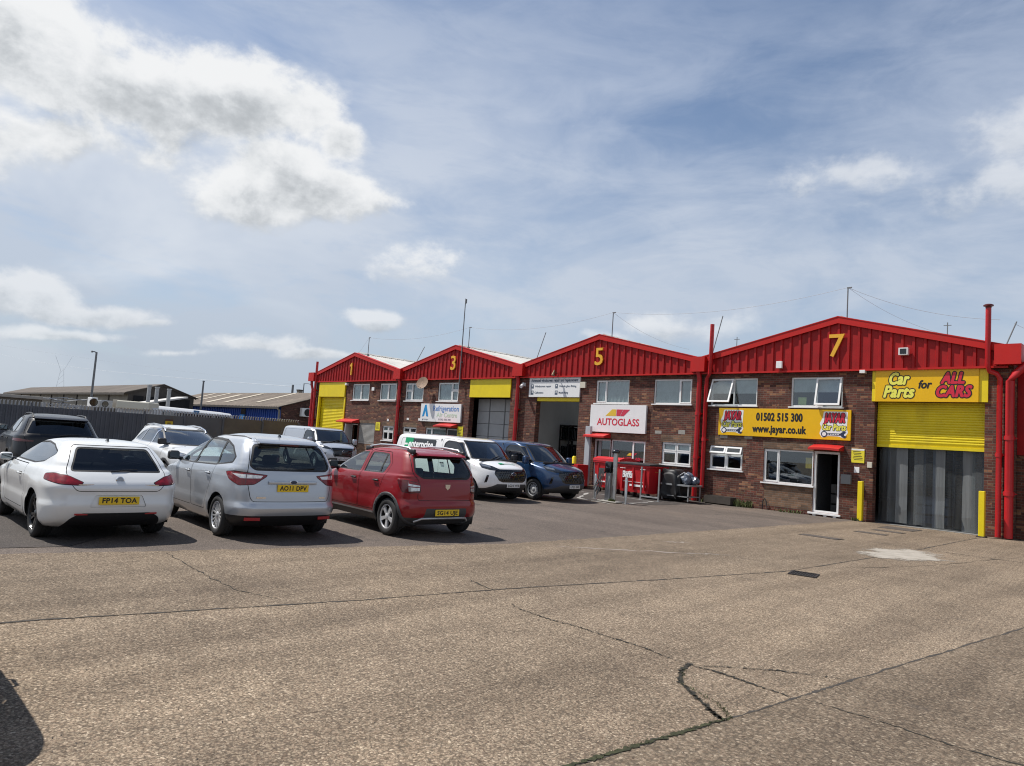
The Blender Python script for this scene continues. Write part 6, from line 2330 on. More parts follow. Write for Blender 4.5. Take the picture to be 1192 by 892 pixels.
strip('ground_crack', [(-3.3, 5.6), (-3.08, 5.86), (-2.82, 6.13), (-2.34, 6.48)], .014, M_CRACK, .006, .009, 10, sub=24)
strip('ground_crack', [(-2.34, 5.61), (-2.0, 5.63), (-1.71, 5.64), (-1.36, 5.6), (-.7, 5.66)], .014, M_CRACK, .006, .012, 11)
strip('ground_crack', [(-10.1, 3.56), (-9.16, 3.49), (-8.57, 3.47), (-7.56, 3.45), (-7.0, 3.65)], .012, M_CRACK, .006, .012, 12)
strip('ground_crack', [(-6.9, 6.2), (-6.3, 6.05)], .016, M_CRACK, .006, .012, 13)
strip('ground_crack', [(-5.3, 11.9), (-4.3, 15.0), (-3.6, 19.2), (-3.2, 24)], .012, M_CRACK, .006, .03, 14)
strip('ground_crack', [(-16.5, 9.5), (-13.5, 10.2), (-11.4, 10.0)], .02, M_CRACK, .004, .02, 15)
sheet('spilt_cement_patch', [(-7.2, 14.2), (-3.4, 14.2), (-3.4, 19.2), (-7.2, 19.2)], .007, M_PATCHW)
for pts in ([(-8.6, 9.6), (-7.2, 11.4), (-6.6, 12.3)], [(-8.2, 12.5), (-7.9, 13.0)]):
    strip('worn_paint_mark', pts, .07, pr('worn_paint', (.25, .215, .18), .9, var=.2, vscale=9), .0055, .02, 17)
for pts in ([(-14.85, 21.85), (-16.2, 22.05), (-18.5, 22.2)], [(-14.35, 19.5), (-14.85, 21.85)], [(-16.3, 19.3), (-14.5, 18.85)], [(-18.0, 22.0), (-16.25, 19.35)], [(-20.2, 19.7), (-22.4, 23.8)]):
    strip('bay_line', pts, .10, M_LINE, .008, .006, 18, taper=False)

# iron work let into the yard
t = thing('drain_grate', 'dark iron drain grate in the middle of the concrete yard', 'drain', (-4.96, 11.62, 0), .25)
t.scale = (.84, .84, 1)
WM[t.name] = WM[t.name] @ Matrix.Diagonal((.84, .84, 1, 1))
m = MB(); m.box(-.24, .24, -.24, .24, -.05, .004); m.build('grate_pit', pr('pit_dark', (.006, .006, .006), 1.), t)
m = MB(); frame_boxes2 = [(-.25, -.21, -.25, .25), (.21, .25, -.25, .25), (-.21, .21, -.25, -.21), (-.21, .21, .21, .25)]
for a, b, c, d in frame_boxes2: m.box(a, b, c, d, 0, .016)
for k in range(9): m.box(-.205 + k * .047, -.188 + k * .047, -.21, .21, .005, .009)
m.build('grate', M_GRATE, t)
covers = [((-7.27, 17.94), .9, .35, 'nearest rusty rectangular cover plate before the strip curtain'), ((-7.09, 20.84), .75, .35, 'second rusty rectangular cover plate before the strip curtain'),
          ((-7.07, 22.13), .75, .35, 'third rusty rectangular cover plate before the strip curtain'), ((-7.23, 23.60), .9, .9, 'square rusty cover plate closest to the strip curtain')]
for (x, y), w, h, lb in covers:
    t = thing('cover_plate', lb, 'manhole cover', (x, y, 0), 0, 'cover plates before the strip curtain')
    m = MB(); m.box(-w / 2, w / 2, -h / 2, h / 2, -.02, .010, .002); m.build('plate', M_COVER, t)
    m = MB(); frm = .035
    for a, b, c, d in ((-w / 2 - frm, -w / 2 - .004, -h / 2 - frm, h / 2 + frm), (w / 2 + .004, w / 2 + frm, -h / 2 - frm, h / 2 + frm), (-w / 2 - .004, w / 2 + .004, -h / 2 - frm, -h / 2 - .004), (-w / 2 - .004, w / 2 + .004, h / 2 + .004, h / 2 + frm)):
        m.box(a, b, c, d, -.02, .007)
    m.build('cover_frame', M_GRATE, t)

# yellow posts
for x, y, h, lb in ((-8.77, 24.70, 1.30, 'yellow steel post left of the strip curtain'), (-5.30, 24.36, 1.32, 'yellow steel post right of the strip curtain, by the red pipes')):
    t = thing('guard_post', lb, 'bollard', (x, y, 0), 0, 'yellow guard posts')
    m = MB(); m.box(-.075, .075, -.075, .075, 0, h, .012); m.build('post', M_YELLOW, t)
    m = MB(); m.box(-.12, .12, -.12, .12, 0, .03, .01); m.build('foot_plate', M_GRATE, t)
t = thing('guard_post', 'short round yellow post in the open doorway behind the blue van', 'bollard', (-20.9, 24.45, 0), 0, 'yellow guard posts')
m = MB(); m.tube([(0, 0, 0), (0, 0, 1.3), (0, 0, 1.35)], [.10, .10, .06], 14); m.build('post', M_YELLOW, t, smooth=50)
m = MB(); m.box(-.15, .15, -.15, .15, 0, .025, .01); m.build('foot_plate', M_GRATE, t)
t = thing('channel_post', 'pale grey upright steel channel at the left of the unit 5 office door', 'post', (-20.33, 24.62, 0))
m = MB(); m.box(-.14, .14, -.03, .0, 0, 2.72, .006); m.box(-.14, -.10, 0, .10, 0, 2.72); m.box(.10, .14, 0, .10, 0, 2.72); m.build('post', M_GREYPOST, t)
m = MB(); m.box(-.2, .2, -.1, .2, 0, .02); m.build('foot_plate', M_GALV, t)
t = thing('pallet_box', 'open red box standing between the blue van and the unit 5 door', 'box', (-20.25, 23.9, 0))
m = MB()
for a, b, c, d in ((-.34, .34, -.36, -.32), (-.34, .34, .32, .36), (-.34, -.30, -.32, .32), (.30, .34, -.32, .32)): m.box(a, b, c, d, .10, 1.02, .006)
m.box(-.30, .30, -.32, .32, .10, .14)
m.build('box_body', M_BINRED, t)
m = MB()
m.box(-.25, .25, -.34, .34, 0, .098)
m.build('skid', M_GRATE, t)

# charging post with its hoses, and guards each side
t = thing('charging_post', 'tall grey post with a black head and hanging hoses between two steel bollards', 'charging point', (-14.80, 19.45, 0))
m = MB(); m.tube([(0, 0, 0), (0, 0, 1.68)], .078, 16); m.build('post', M_STEEL, t, smooth=50)
m = MB(); m.lathe([(.13, -.02), (.15, .02), (.13, .08), (.06, .11), (0, .115)], Matrix.Translation((0, 0, 1.67)), 20); m.build('head', M_GLOSSBLACK, t, smooth=50)
m = MB(); m.box(-.34, -.10, -.13, .11, .98, 1.36, .03); m.build('control_box', M_GLOSSBLACK, t, smooth=40)
m = MB(); m.box(-.32, -.12, -.09, .09, .0, .98, .02); m.build('pedestal', M_GALV, t)
for k, (dx, r_) in enumerate(((-.36, .0), (-.42, .06), (-.50, .12))):
    m = MB()
    pts = []
    for q in range(15):
        a = q / 14
        pts.append((-.34 + dx * .55 * (1 - math.cos(a * 2 * PI)) * .5 - .12 * a, -.15 - .05 * k, 1.12 - .92 * math.sin(a * PI) * (1 - .12 * k)))
    m.tube(pts, .017, 6); m.build('hose', pr('hose_grey', (.16, .165, .17), .5), t, smooth=60)
m = MB(); m.tube([(-.56, -.12, .93), (-.38, -.12, 1.0), (-.32, -.12, .96)], [.03, .035, .03], 8); m.build('nozzle', M_BLACK, t, smooth=50)
m = MB(); m.box(-.5, .3, -.25, .25, .009, .05, .01); m.build('plinth', pr('plinth_grey', (.40, .38, .34), .9, var=.1), t)
for x, y, lb in ((-16.0, 19.95, 'stainless steel bollard left of the charging post'), (-14.42, 19.45, 'stainless steel bollard right of the charging post')):
    t = thing('steel_bollard', lb, 'bollard', (x if x < -15 else -14.30, y, 0), 0, 'steel bollards beside the charging post')
    m = MB(); m.tube([(0, 0, 0), (0, 0, .84), (0, 0, .87)], [.05, .05, .03], 14); m.build('tube', M_STEEL, t, smooth=50)
    m = MB(); m.tube([(0, 0, 0), (0, 0, .012)], .11, 14); m.build('foot_plate', M_STEEL, t)
t = thing('hoop_barrier', 'galvanised hoop barrier standing in front of the black lidded red bin', 'barrier', (-15.2, 22.15, 0))
m = MB()
m.box(-.44, -.39, -.025, .025, 0, 1.2, .006); m.box(.34, .39, -.025, .025, 0, 1.16, .006); m.box(-.388, .338, -.023, .023, .10, .15, .006)
m.build('hoop_frame', M_GALV, t)
m = MB()
for x in (-.405, .355): m.box(x - .08, x + .08, -.08, .08, 0, .015)
m.build('foot_plate', M_GALV, t)


def bin1100(label, pos, rz, lid_mat, w, d, h, lid, letters):
    t = thing('waste_bin', label, 'bin', pos, rz, 'red waste bins by the office window')
    m = MB()
    z0 = .20
    prof = [(-w / 2 + .10, -d / 2 + .10), (w / 2 - .10, -d / 2 + .10), (w / 2 - .10, d / 2 - .10), (-w / 2 + .10, d / 2 - .10)]
    top = [(-w / 2, -d / 2), (w / 2, -d / 2), (w / 2, d / 2), (-w / 2, d / 2)]
    A = [m._v((x, y, z0)) for x, y in prof]; B = [m._v((x, y, h)) for x, y in top]
    fs = [m._f(A[::-1])] + [m._f([A[i], A[(i + 1) % 4], B[(i + 1) % 4], B[i]]) for i in range(4)]
    bmesh.ops.recalc_face_normals(m.bm, faces=fs)
    m.box(-w / 2 - .03, w / 2 + .03, -d / 2 - .03, d / 2 + .03, h - .07, h, .012)
    for x in (-w / 2 + .25, 0, w / 2 - .25): m.box(x - .03, x + .03, -d / 2 - .012, -d / 2 + .1, z0 + .1, h - .1, .01)
    m.build('bin_body', M_BINRED, t)
    m = MB()
    if lid == 'dome':
        m.prism([(-d / 2 - .04, h + .002), (d / 2 + .04, h + .002), (d / 2 + .02, h + .10), (d / 4, h + .18), (-d / 4, h + .18), (-d / 2 - .02, h + .10)], 'x', -w / 2 - .03, w / 2 + .03)
    else:
        m.prism([(-d / 2 - .05, h + .002), (d / 2 + .05, h + .002), (d / 2 + .05, h + .05), (0, h + .09), (-d / 2 - .05, h + .05)], 'x', -w / 2 - .04, w / 2 + .04)
    m.build('lid', lid_mat, t)
    for sx in (-1, 1):
        for sy in (-1, 1):
            x, y = sx * (w / 2 - .2), sy * (d / 2 - .2)
            m = MB(); m.tube([(x - .03, y, .10), (x + .03, y, .10)], .10, 16); m.box(x - .045, x + .045, y - .03, y + .03, .10, .22)
            m.build('castor', M_BLACK, t)
    if letters:
        text('bin_lettering', 'Biffa', .34, M_SIGNWHITE, t, (-.30, -d / 2 + .010, h * .68), width=.60, fat=.012, shear=.2, extrude=.012)
        m = MB()
        m.box(-w / 2 + .2, w / 2 - .25, -d / 2 + .03, -d / 2 + .055, h * .47, h * .48)
        m.box(-.2, w / 2 - .22, -d / 2 + .05, -d / 2 + .075, h * .34, h * .40)
        m.box(-w / 2 + .14, -w / 2 + .42, -d / 2 - .016, -d / 2 + .02, h * .87, h * .885); m.box(w / 2 - .45, w / 2 - .2, -d / 2 - .016, -d / 2 + .02, h * .87, h * .885)
        m.build('bin_stripe', M_SIGNWHITE, t)
        m = MB(); m.box(w / 2 - .045, w / 2 - .02, -.18, .14, h * .82, h * .90); m.build('bin_sticker', pr('sticker_amber', (.5, .3, .05), .5), t)
    else:
        m = MB(); m.box(-.28, .1, -d / 2 + .02, -d / 2 + .045, h * .52, h * .66); m.build('bin_sticker', pr('sticker_pink', (.65, .25, .22), .5, var=.3, vscale=20), t)
        m = MB(); m.box(-w / 2 + .2, w / 2 - .3, -d / 2 + .045, -d / 2 + .07, h * .33, h * .37); m.build('bin_stripe', M_SIGNWHITE, t)
    return t


bin1100('red bin with a rounded red lid, left behind the charging post', (-18.05, 23.70, 0), -.10, M_BINRED, 1.42, 1.0, 1.27, 'dome', False)
bin1100('red bin with a flat black lid and white word, behind the hoop barrier', (-16.30, 23.15, 0), -.10, M_BINBLACK, 1.62, 1.05, 1.24, 'flat', True)

# sheeted trolley against the brick wall
t = thing('sheeted_trolley', 'steel trolley half covered by a black tarpaulin and bags under the unit 5 window', 'trolley', (-14.75, 23.5, 0))
m = MB()
for x in (-.55, .55):
    for y in (-.4, .4): m.box(x - .02, x + .02, y - .02, y + .02, .05, .62)
m.box(-.62, .62, -.45, .45, .60, .66); m.box(-.57, .57, -.42, .42, .2, .23)
m.build('trolley_frame', M_GALV, t)
bmx = bmesh.new()
bmesh.ops.create_icosphere(bmx, subdivisions=4, radius=1.)
rr = random.Random(9)
from mathutils import noise as mnoise
for v in bmx.verts:            # squared-off heap with hanging folds
    p = v.co.copy()
    q = Vector([math.copysign(abs(c)**.45, c) for c in p])
    fold = math.sin(math.atan2(p.y, p.x) * 9 + p.z * 2) * .06 * max(0, .6 - p.z)
    n_ = mnoise.noise(p * 3.1) * .12 + mnoise.noise(p * 8.) * .05
    zz = q.z * .58 + .60 - (.18 * max(0, p.x) if p.z > 0 else 0)
    v.co = Vector((q.x * (.44 + fold + n_ * .5) - .26, q.y * (.46 + fold + n_ * .5), max(.02, zz + n_ * .6)))
mesh_obj('tarpaulin', bmx, M_TARP, t, smooth=50)
for k, (x, y, z, r_) in enumerate(((.34, -.2, .84, .22), (.46, .12, .80, .20), (.22, .1, .95, .2))):
    bmx = bmesh.new()
    bmesh.ops.create_icosphere(bmx, subdivisions=3, radius=1.)
    for v in bmx.verts:
        p = v.co.copy()
        v.co = Vector((x, y, z)) + p * r_ * .85 * (1 + mnoise.noise(p * 1.6 + Vector((k * 5, 0, 0))) * .5)
    mesh_obj('refuse_bag', bmx, M_BAG, t, smooth=70)
m = MB()
m.tube([(.1, -.30, .98), (.3, -.34, 1.1), (.48, -.3, 1.02)], .02, 6)
m.build('tangled_hose', pr('pale_hose', (.45, .46, .48), .4), t)

t = thing('plant_trough', 'low dark timber trough at the foot of the brick wall left of unit 7', 'trough', (-13.75, 24.60, 0))
m = MB()
m.box(-.55, .55, -.24, -.20, .04, .30); m.box(-.55, .55, .16, .20, .04, .30); m.box(-.55, -.51, -.20, .16, .04, .30); m.box(.51, .55, -.20, .16, .04, .30); m.box(-.51, .51, -.20, .16, .04, .24)
m.build('trough_box', M_TROUGH, t)
m = MB()
for x in (-.45, .45): m.box(x - .06, x + .06, -.2, .16, 0, .04)
m.build('trough_foot', M_TROUGH, t)


def weeds(label, x, y, n, h, spread, seed):
    r = random.Random(seed)
    t = thing('weed_clump', label, 'weeds', (x, y, 0), 0, 'weeds along the foot of the walls')
    m = MB()
    for k in range(n):
        a = r.uniform(0, 2 * PI); q = r.random()**.5 * spread
        bx, by = q * math.cos(a), q * math.sin(a) * .5
        hh = h * r.uniform(.3, 1)
        le = r.uniform(-.5, .5); lf = r.uniform(-.5, .5)
        w = r.uniform(.012, .03)
        ca, sa = math.cos(a * 3) * w, math.sin(a * 3) * w
        mid = (bx + le * hh * .4, by + lf * hh * .4, hh * .6)
        tip = (bx + le * hh, by + lf * hh, hh)
        m.poly([(bx - ca * .4, by - sa * .4, 0), (bx + ca * .4, by + sa * .4, 0), (mid[0] + ca, mid[1] + sa, mid[2]), tip, (mid[0] - ca, mid[1] - sa, mid[2])])
    m.build('leaves', M_LEAF, t)


weeds('small weeds beside the dark timber trough', -12.85, 24.66, 160, .30, .38, 1)
weeds('weeds at the foot of the charging post', -14.72, 19.28, 50, .16, .14, 2)
weeds('weeds at the foot of the left yellow post', -8.86, 24.62, 30, .14, .14, 3)
weeds('sparse weeds under the office window of unit 7', -11.2, 24.74, 60, .15, .5, 4)
weeds('sparse weeds between the red pipes and the trough', -14.45, 24.70, 40, .18, .2, 5)

# small items at the doors
t = thing('hose_hook', 'thin black hose bent against the wall left of the open door of unit 7', 'hose', (-12.15, 24.75, 0))
m = MB(); m.tube([(0, 0, .0), (0, .03, .30), (.06, .05, .40), (.12, .03, .30), (.2, -.02, .02)], .018, 8); m.build('hose_loop', M_SEAL, t, smooth=50)

# windscreen racks inside the open workshop of unit 5
t = thing('windscreen_rack', 'dark rack of windscreens inside the open workshop doorway', 'rack', (-24.3, 28.4, 0))
m = MB()
for x in (-.62, 0, .62):
    for y in (-.5, .5): m.box(x - .03, x + .03, y - .03, y + .03, .012, 2.86)
for z in (.15, 1.15, 2.05, 2.8): m.box(-.64, .64, -.52, .52, z, z + .05)
m.build('rack_frame', M_BLACK, t)
r = random.Random(4)
for z in (.2, 1.2, 2.1):
    m = MB()
    for k in range(11):
        x = -.56 + k * .105
        hgt = r.uniform(.5, .68)
        m.box(x, x + .03, -.45, .45, z + .01, z + hgt, .008)
    m.build('stored_glass', pr('stored_glass', (.02, .024, .026), .1, coat=.5), t)
t = thing('supply_drum', 'dark drum on the workshop floor by the left doorway pier', 'drum', (-25.1, 26.6, .006))
m = MB(); m.tube([(0, 0, 0), (0, 0, .55)], .28, 18); m.build('drum_body', M_BLACK, t, smooth=40)
m = MB(); m.tube([(0, 0, .551), (0, 0, .58)], .29, 18); m.build('drum_lid', M_PLATEGREY, t)


# loose grit and small tufts over the near slabs
r = random.Random(77)
m = MB()
for k in range(1500):
    d_ = 1.6 + 9 * r.random()**1.4
    a = math.radians(r.uniform(98, 172))
    x, y = d_ * math.cos(a), d_ * math.sin(a)
    if x > 0 or x < -9: continue
    s_ = r.uniform(.0025, .0075)
    p = [Vector((x + r.uniform(-s_, s_), y + r.uniform(-s_, s_), .003 + q)) for q in (0, 0, 0, s_ * 1.2)]
    vs = [m.bm.verts.new((x + s_ * math.cos(t_ + k), y + s_ * math.sin(t_ + k) * r.uniform(.6, 1), .003)) for t_ in (0, 2.1, 4.2)] + [m.bm.verts.new((x, y, .003 + s_ * r.uniform(.7, 1.4)))]
    for q in ((0, 1, 3), (1, 2, 3), (2, 0, 3)): m.bm.faces.new([vs[i] for i in q])
tag(m.build('loose_grit', pr('grit_stone', (.22, .185, .15), .9, var=.5, vscale=30)), kind='stuff')
m = MB()
line = [(-2.80, 1.6), (-2.67, 3.27), (-2.56, 4.2), (-2.50, 4.75), (-2.66, 4.90), (-3.12, 5.1), (-3.30, 5.45)]
for k in range(420):
    t_ = r.random() * (len(line) - 1)
    i = int(t_)
    a, b = Vector(line[i]), Vector(line[i + 1])
    p = a.lerp(b, t_ - i)
    x, y = p.x * (S_ if i < 3 and False else 1) + r.gauss(0, .012), p.y + r.gauss(0, .012)
    h = r.uniform(.006, .022)
    q = r.uniform(0, PI)
    w = r.uniform(.003, .006)
    m.poly([(x - w * math.cos(q), y - w * math.sin(q), .004), (x + w * math.cos(q), y + w * math.sin(q), .004), (x + r.uniform(-.01, .01), y + r.uniform(-.01, .01), h)])
tag(m.build('joint_moss', pr('moss_tuft', (.05, .06, .022), .9, var=.4, vscale=30)), kind='stuff')


# ------------------------------------------------------------------ fence and everything beyond it
M_FENCE = pr('grey_sheet_fence', (.105, .112, .128), .6, metal=.1, var=.15, vscale=1.5, dirt=.3, dirt_col=(.11, .10, .09))
M_FENCEPANEL = pr('grey_board_fence', (.115, .117, .12), .8, var=.15, vscale=.7, dirt=.5, dirt_col=(.15, .11, .07))
M_FENCEPANEL2 = pr('brown_board_fence', (.135, .115, .088), .85, var=.18, vscale=.9, dirt=.3, dirt_col=(.12, .10, .07))
M_PALE = pr('palisade_steel', (.36, .37, .38), .45, metal=.6, var=.15, vscale=4)
FX = -46.
t = thing('yard_fence', 'grey sheet and board fence topped with pointed steel pales behind the parked cars', 'fence', (FX, 12, 0))
m = MB()
y = -2.0
while y < 14.1:            # ribbed steel sheets
    m.box(FX - .02, FX + .02, y, y + .16, .05, 1.91)
    m.box(FX - .02, FX + .07, y + .16, y + .24, .05, 1.91)
    y += .24
m.build('ribbed_sheet', M_FENCE, t, True)
ys = [14.14, 16.49, 18.9, 21.57, 24.2]
for i, (a, b) in enumerate(zip(ys, ys[1:])):
    m = MB()
    m.box(FX - .03, FX + .03, a + .06, b - .06, .05, 1.93 + .05 * i, .006)
    m.build('fence_board', M_FENCEPANEL if i < 2 else M_FENCEPANEL2, t, True)
for a in ys + [-2.1, 3.0, 8.4]:
    m = MB(); m.box(FX - .06, FX + .09, a - .055, a + .055, 0, 2.08); m.build('fence_post', M_FENCE, t, True)
m = MB()
y = -2.0
k = 0
while y < 24.3:
    z = 2.17 + (.08 if y > 14 else 0)
    w = .034
    m.prism([(y - w, 1.2), (y + w, 1.2), (y + w, z - .10), (y + w * 1.6, z), (y, z - .045), (y - w * 1.6, z), (y - w, z - .10)], 'x', FX - .13, FX - .10)
    y += .17
m.box(FX - .10, FX - .06, -2, 24.3, 1.75, 1.81)
tag(m.build('palisade', M_PALE, t, True), kind='stuff')
t = thing('fence_notice', 'yellow notice fixed on the grey board fence above the white car', 'sign', (FX + .06, 15.58, 1.45))
m = MB(); m.box(.0, .02, -.22, .22, -.22, .13); m.build('notice_board', pr('fence_notice_yellow', (.62, .44, .02), .5, var=.1), t)
m = MB(); m.box(.0, .022, -.22, .22, .135, .24); m.mi = 1; m.box(.02, .0235, -.1, .1, -.1, .05); m.build('notice_heading', [pr('notice_brown', (.10, .05, .03), .5), pr('notice_ink', (.25, .16, .02), .5)], t)

M_SHEDROOF = pr('asbestos_roof', (.135, .115, .10), .9, var=.22, vscale=.35, dirt=.5, dirt_col=(.24, .21, .17))
M_SHEDROOF2 = pr('weathered_roof', (.165, .135, .11), .9, var=.28, vscale=.30, dirt=.6, dirt_col=(.36, .31, .24))
M_SHEDWALL = pr('shed_wall', (.24, .225, .195), .9, var=.16, vscale=.5, dirt=.4, dirt_col=(.12, .105, .09))
M_SHEDDARK = pr('shed_dark', (.07, .062, .056), .9, var=.15)
M_BLUEWALL = pr('blue_cladding', (.015, .06, .30), .5, var=.10, vscale=.7, dirt=.25, dirt_col=(.02, .04, .12))


def ribbed_roof(u, x0, x1, y0, z0, y1, z1, mat, over=.4, name='roof', streaks=None):
    m = MB()
    n = int((x1 - x0) / .38)
    prev = None
    s = (z1 - z0) / (y1 - y0)
    for k in range(n + 1):
        for f, dz in ((0, 0), (.5, .06)):
            x = x0 + (x1 - x0) * min(1, (k + f) / n)
            cur = (m._v((x, y0 - over if y1 > y0 else y0 + over, z0 - abs(s) * over + dz)), m._v((x, y1, z1 + dz)))
            if prev: m._f([prev[0], prev[1], cur[1], cur[0]])
            prev = cur
    m.build(name, mat, u, True)
    if streaks:
        m = MB()
        for a, b, c, d in streaks:
            m.poly([(a, y0 + (y1 - y0) * c, z0 + (z1 - z0) * c + .09), (b, y0 + (y1 - y0) * c, z0 + (z1 - z0) * c + .09), (b, y0 + (y1 - y0) * d, z0 + (z1 - z0) * d + .09), (a, y0 + (y1 - y0) * d, z0 + (z1 - z0) * d + .09)])
        m.build('roof_light', pr('roof_light_sheet', (.42, .37, .29), .7, var=.2), u, True)


def shed(label, x0, x1, y0, y1, eave, ridge, wall, roofm, gable, bays=True, streaks=None):
    t = thing('storage_shed', label, 'building', ((x0 + x1) / 2, (y0 + y1) / 2, 0))
    ym = (y0 + y1) / 2
    m = MB()
    m.poly([(x0, y0, 0), (x1, y0, 0), (x1, y0, eave), (x0, y0, eave)])
    m.poly([(x0, y1, 0), (x0, y1, eave), (x1, y1, eave), (x1, y1, 0)])
    m.build('side_wall', wall, t, True)
    for x in (x0, x1):
        m = MB(); m.poly([(x, y0, 0), (x, y1, 0), (x, y1, eave), (x, ym, ridge), (x, y0, eave)])
        m.build('gable_wall', gable, t, True)
    if bays:
        m = MB()
        x = x1 - 6
        while x > x0:
            m.box(x - .08, x + .08, y0 - .10, y0 - .005, 0, eave - .02)
            x -= 6.2
        m.build('wall_post', M_SHEDDARK, t, True)
    ribbed_roof(t, x0 - .3, x1 + .3, y0, eave, ym, ridge, roofm, streaks=streaks)
    ribbed_roof(t, x0 - .3, x1 + .3, y1, eave, ym, ridge, roofm)
    m = MB()
    m.box(x0 - .3, x1 + .3, y0 - .46, y0 - .41, eave - .32, eave - .12)
    m.build('gutter', M_SHEDDARK, t, True)
    return t


s1 = shed('long low shed with a brown sheet roof and open dark gable beyond the fence', -136, -75, 21.4, 27.6, 4.0, 5.02, M_SHEDWALL, M_SHEDROOF, M_SHEDDARK)
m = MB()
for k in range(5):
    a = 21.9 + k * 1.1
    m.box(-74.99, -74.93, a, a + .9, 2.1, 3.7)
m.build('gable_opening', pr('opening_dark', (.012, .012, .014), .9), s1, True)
m = MB()
for y0, y1, z0, z1 in ((21.2, 24.5, 4.0, 5.06), (27.8, 24.5, 4.0, 5.06)):
    m.prism([(y0, z0 - .22), (y0, z0), (y1, z1), (y1, z1 - .22)], 'x', -74.92, -74.85)
m.build('bargeboard', M_SHEDDARK, s1, True)
s2 = shed('blue walled shed with a weathered brown roof and brick gable beyond the fence', -104, -68, 33.7, 45.5, 3.75, 5.62, M_BLUEWALL, M_SHEDROOF2, M_BRICK_FAR, False,
          streaks=[(-76.5, -75.6, .18, .95), (-84.5, -83.4, .15, .9), (-89.5, -88.2, .1, .8), (-94.5, -93.6, .3, .95), (-99, -98, .2, .9)])
m = MB()
x = -103.5
while x < -68.5:
    m.box(x, x + .12, 33.62, 33.695, .1, 3.7); x += .5
m.build('wall_rib', M_BLUEWALL, s2, True)
m = MB(); m.box(-77.1, -76.0, 33.55, 33.60, 2.75, 3.35); m.build('shed_window', M_GLOSSBLACK, s2, True)
m = MB(); m.box(-77.2, -76.1, 33.50, 33.58, .9, 2.70); m.build('shed_door', pr('bright_blue_door', (.03, .22, .55), .5), s2, True)
m = MB(); m.tube([(-68.6, 33.45, 3.6), (-67.8, 33.4, 3.3), (-67.8, 33.5, .2)], .10, 8); m.build('downpipe', M_SHEDWALL, s2, True)
t = thing('wall_cooler', 'white cooling unit with a dark fan on the brick gable by the red pipes', 'air conditioner', (-67.6, 36.2, 3.3))
m = MB(); m.box(-.25, .25, -.52, .52, -.44, .44, .03); m.build('cooler_case', M_PVC, t)
m = MB(); m.lathe([(0, .0), (.34, .0), (.36, .03), (.38, 0)], Matrix.Translation((.255, .10, 0)) @ Matrix.Rotation(PI / 2, 4, 'Y'), 20); m.build('cooler_fan', M_GLOSSBLACK, t)

# flat roofed lean-to at far left
t = thing('flat_shed', 'low flat roofed shed with a pale roof edge at the far left beyond the fence', 'building', (-56, 9, 0))
m = MB(); m.box(-58, -54, 1, 10.4, 0, 2.36); m.build('shed_wall', M_SHEDWALL, t, True)
m = MB(); m.box(-58.3, -53.7, .8, 10.8, 2.365, 2.56, .02); m.build('flat_roof', pr('pale_fascia', (.42, .39, .34), .7, var=.12), t, True)
t = thing('scrap_rack', 'jumble of pale metal frames stacked beyond the fence left of the cooling units', 'rack', (-51.5, 11.0, 0))
r = random.Random(2)
m = MB()
for k in range(16):
    y = r.uniform(-.9, .9); z = r.uniform(1.9, 2.55)
    m.tube([(r.uniform(-.3, .3), y - .5, z + r.uniform(-.15, .15)), (r.uniform(-.3, .3), y + .5, z + r.uniform(-.15, .15))], .025, 5)
m.build('metal_frame', M_PALE, t)
m = MB()
for y in (-1, 0, 1): m.box(-.3, .3, y - .04, y + .04, 0, 2.2)
m.build('rack_leg', M_PALE, t)

# cooling units on a container
t = thing('equipment_container', 'dark container carrying white cooling units beyond the fence', 'container', (-56, 14.9, 0))
m = MB(); m.box(-1.2, 1.2, -1.35, 1.35, .1, 2.16, .03); m.build('container_body', M_SHEDDARK, t)
m = MB()
m.box(-1.1, 1.1, -1.2, 1.2, 0, .098)
m.build('container_foot', M_SHEDDARK, t)
for k, (y, w, h, lb) in enumerate(((-1.12, .40, .66, 'small white cooling unit at the left end of the dark container'), (-.35, .75, .52, 'low grey cooling unit in the middle of the dark container'), (.75, .95, .64, 'large pale cooling unit with a round fan on the dark container'))):
    q = thing('cooling_unit', lb, 'air conditioner', (-56, 14.9 + y, 2.165), 0, 'cooling units on the container')
    m = MB(); m.box(-.5, .5, -w / 2, w / 2, 0, h, .03); m.build('unit_case', (M_PVC, M_PALE, M_SHEDWALL)[k], q)
    m = MB(); m.lathe([(0, .0), (h * .36, .0), (h * .38, .04), (h * .41, 0)], Matrix.Translation((.505, -w * .12, h * .5)) @ Matrix.Rotation(PI / 2, 4, 'Y'), 20); m.build('unit_fan', M_GLOSSBLACK, q)
# white coach lying beyond the fence
t = thing('coach', 'white coach with a rounded roof end parked beyond the fence', 'coach', (-59.0, 21.2, 0), math.atan2(10.5, -12))
m = MB()
prof = [(-1.2, .35), (1.2, .35), (1.22, 1.6), (1.14, 2.34), (.95, 2.52), (.0, 2.60), (-.95, 2.52), (-1.14, 2.34), (-1.22, 1.6)]
m.prism(prof, 'x', -8.6, 7.6)
A = [m._v((7.601, a, b)) for a, b in prof]; B = [m._v((8.6, a * .92, .35 + (b - .35) * .84)) for a, b in prof]
for i in range(len(prof)): m._f([A[i], A[(i + 1) % len(prof)], B[(i + 1) % len(prof)], B[i]])
m._f(B)
bmesh.ops.recalc_face_normals(m.bm, faces=m.bm.faces)
m.build('coach_body', pr('coach_white', (.60, .61, .62), .4, var=.05), t, smooth=40)
m = MB(); m.box(-9.0, -7.5, -1.1, 1.1, 2.2, 2.72, .06); m.build('roof_pod', pr('cream_pod', (.66, .63, .52), .5), t)
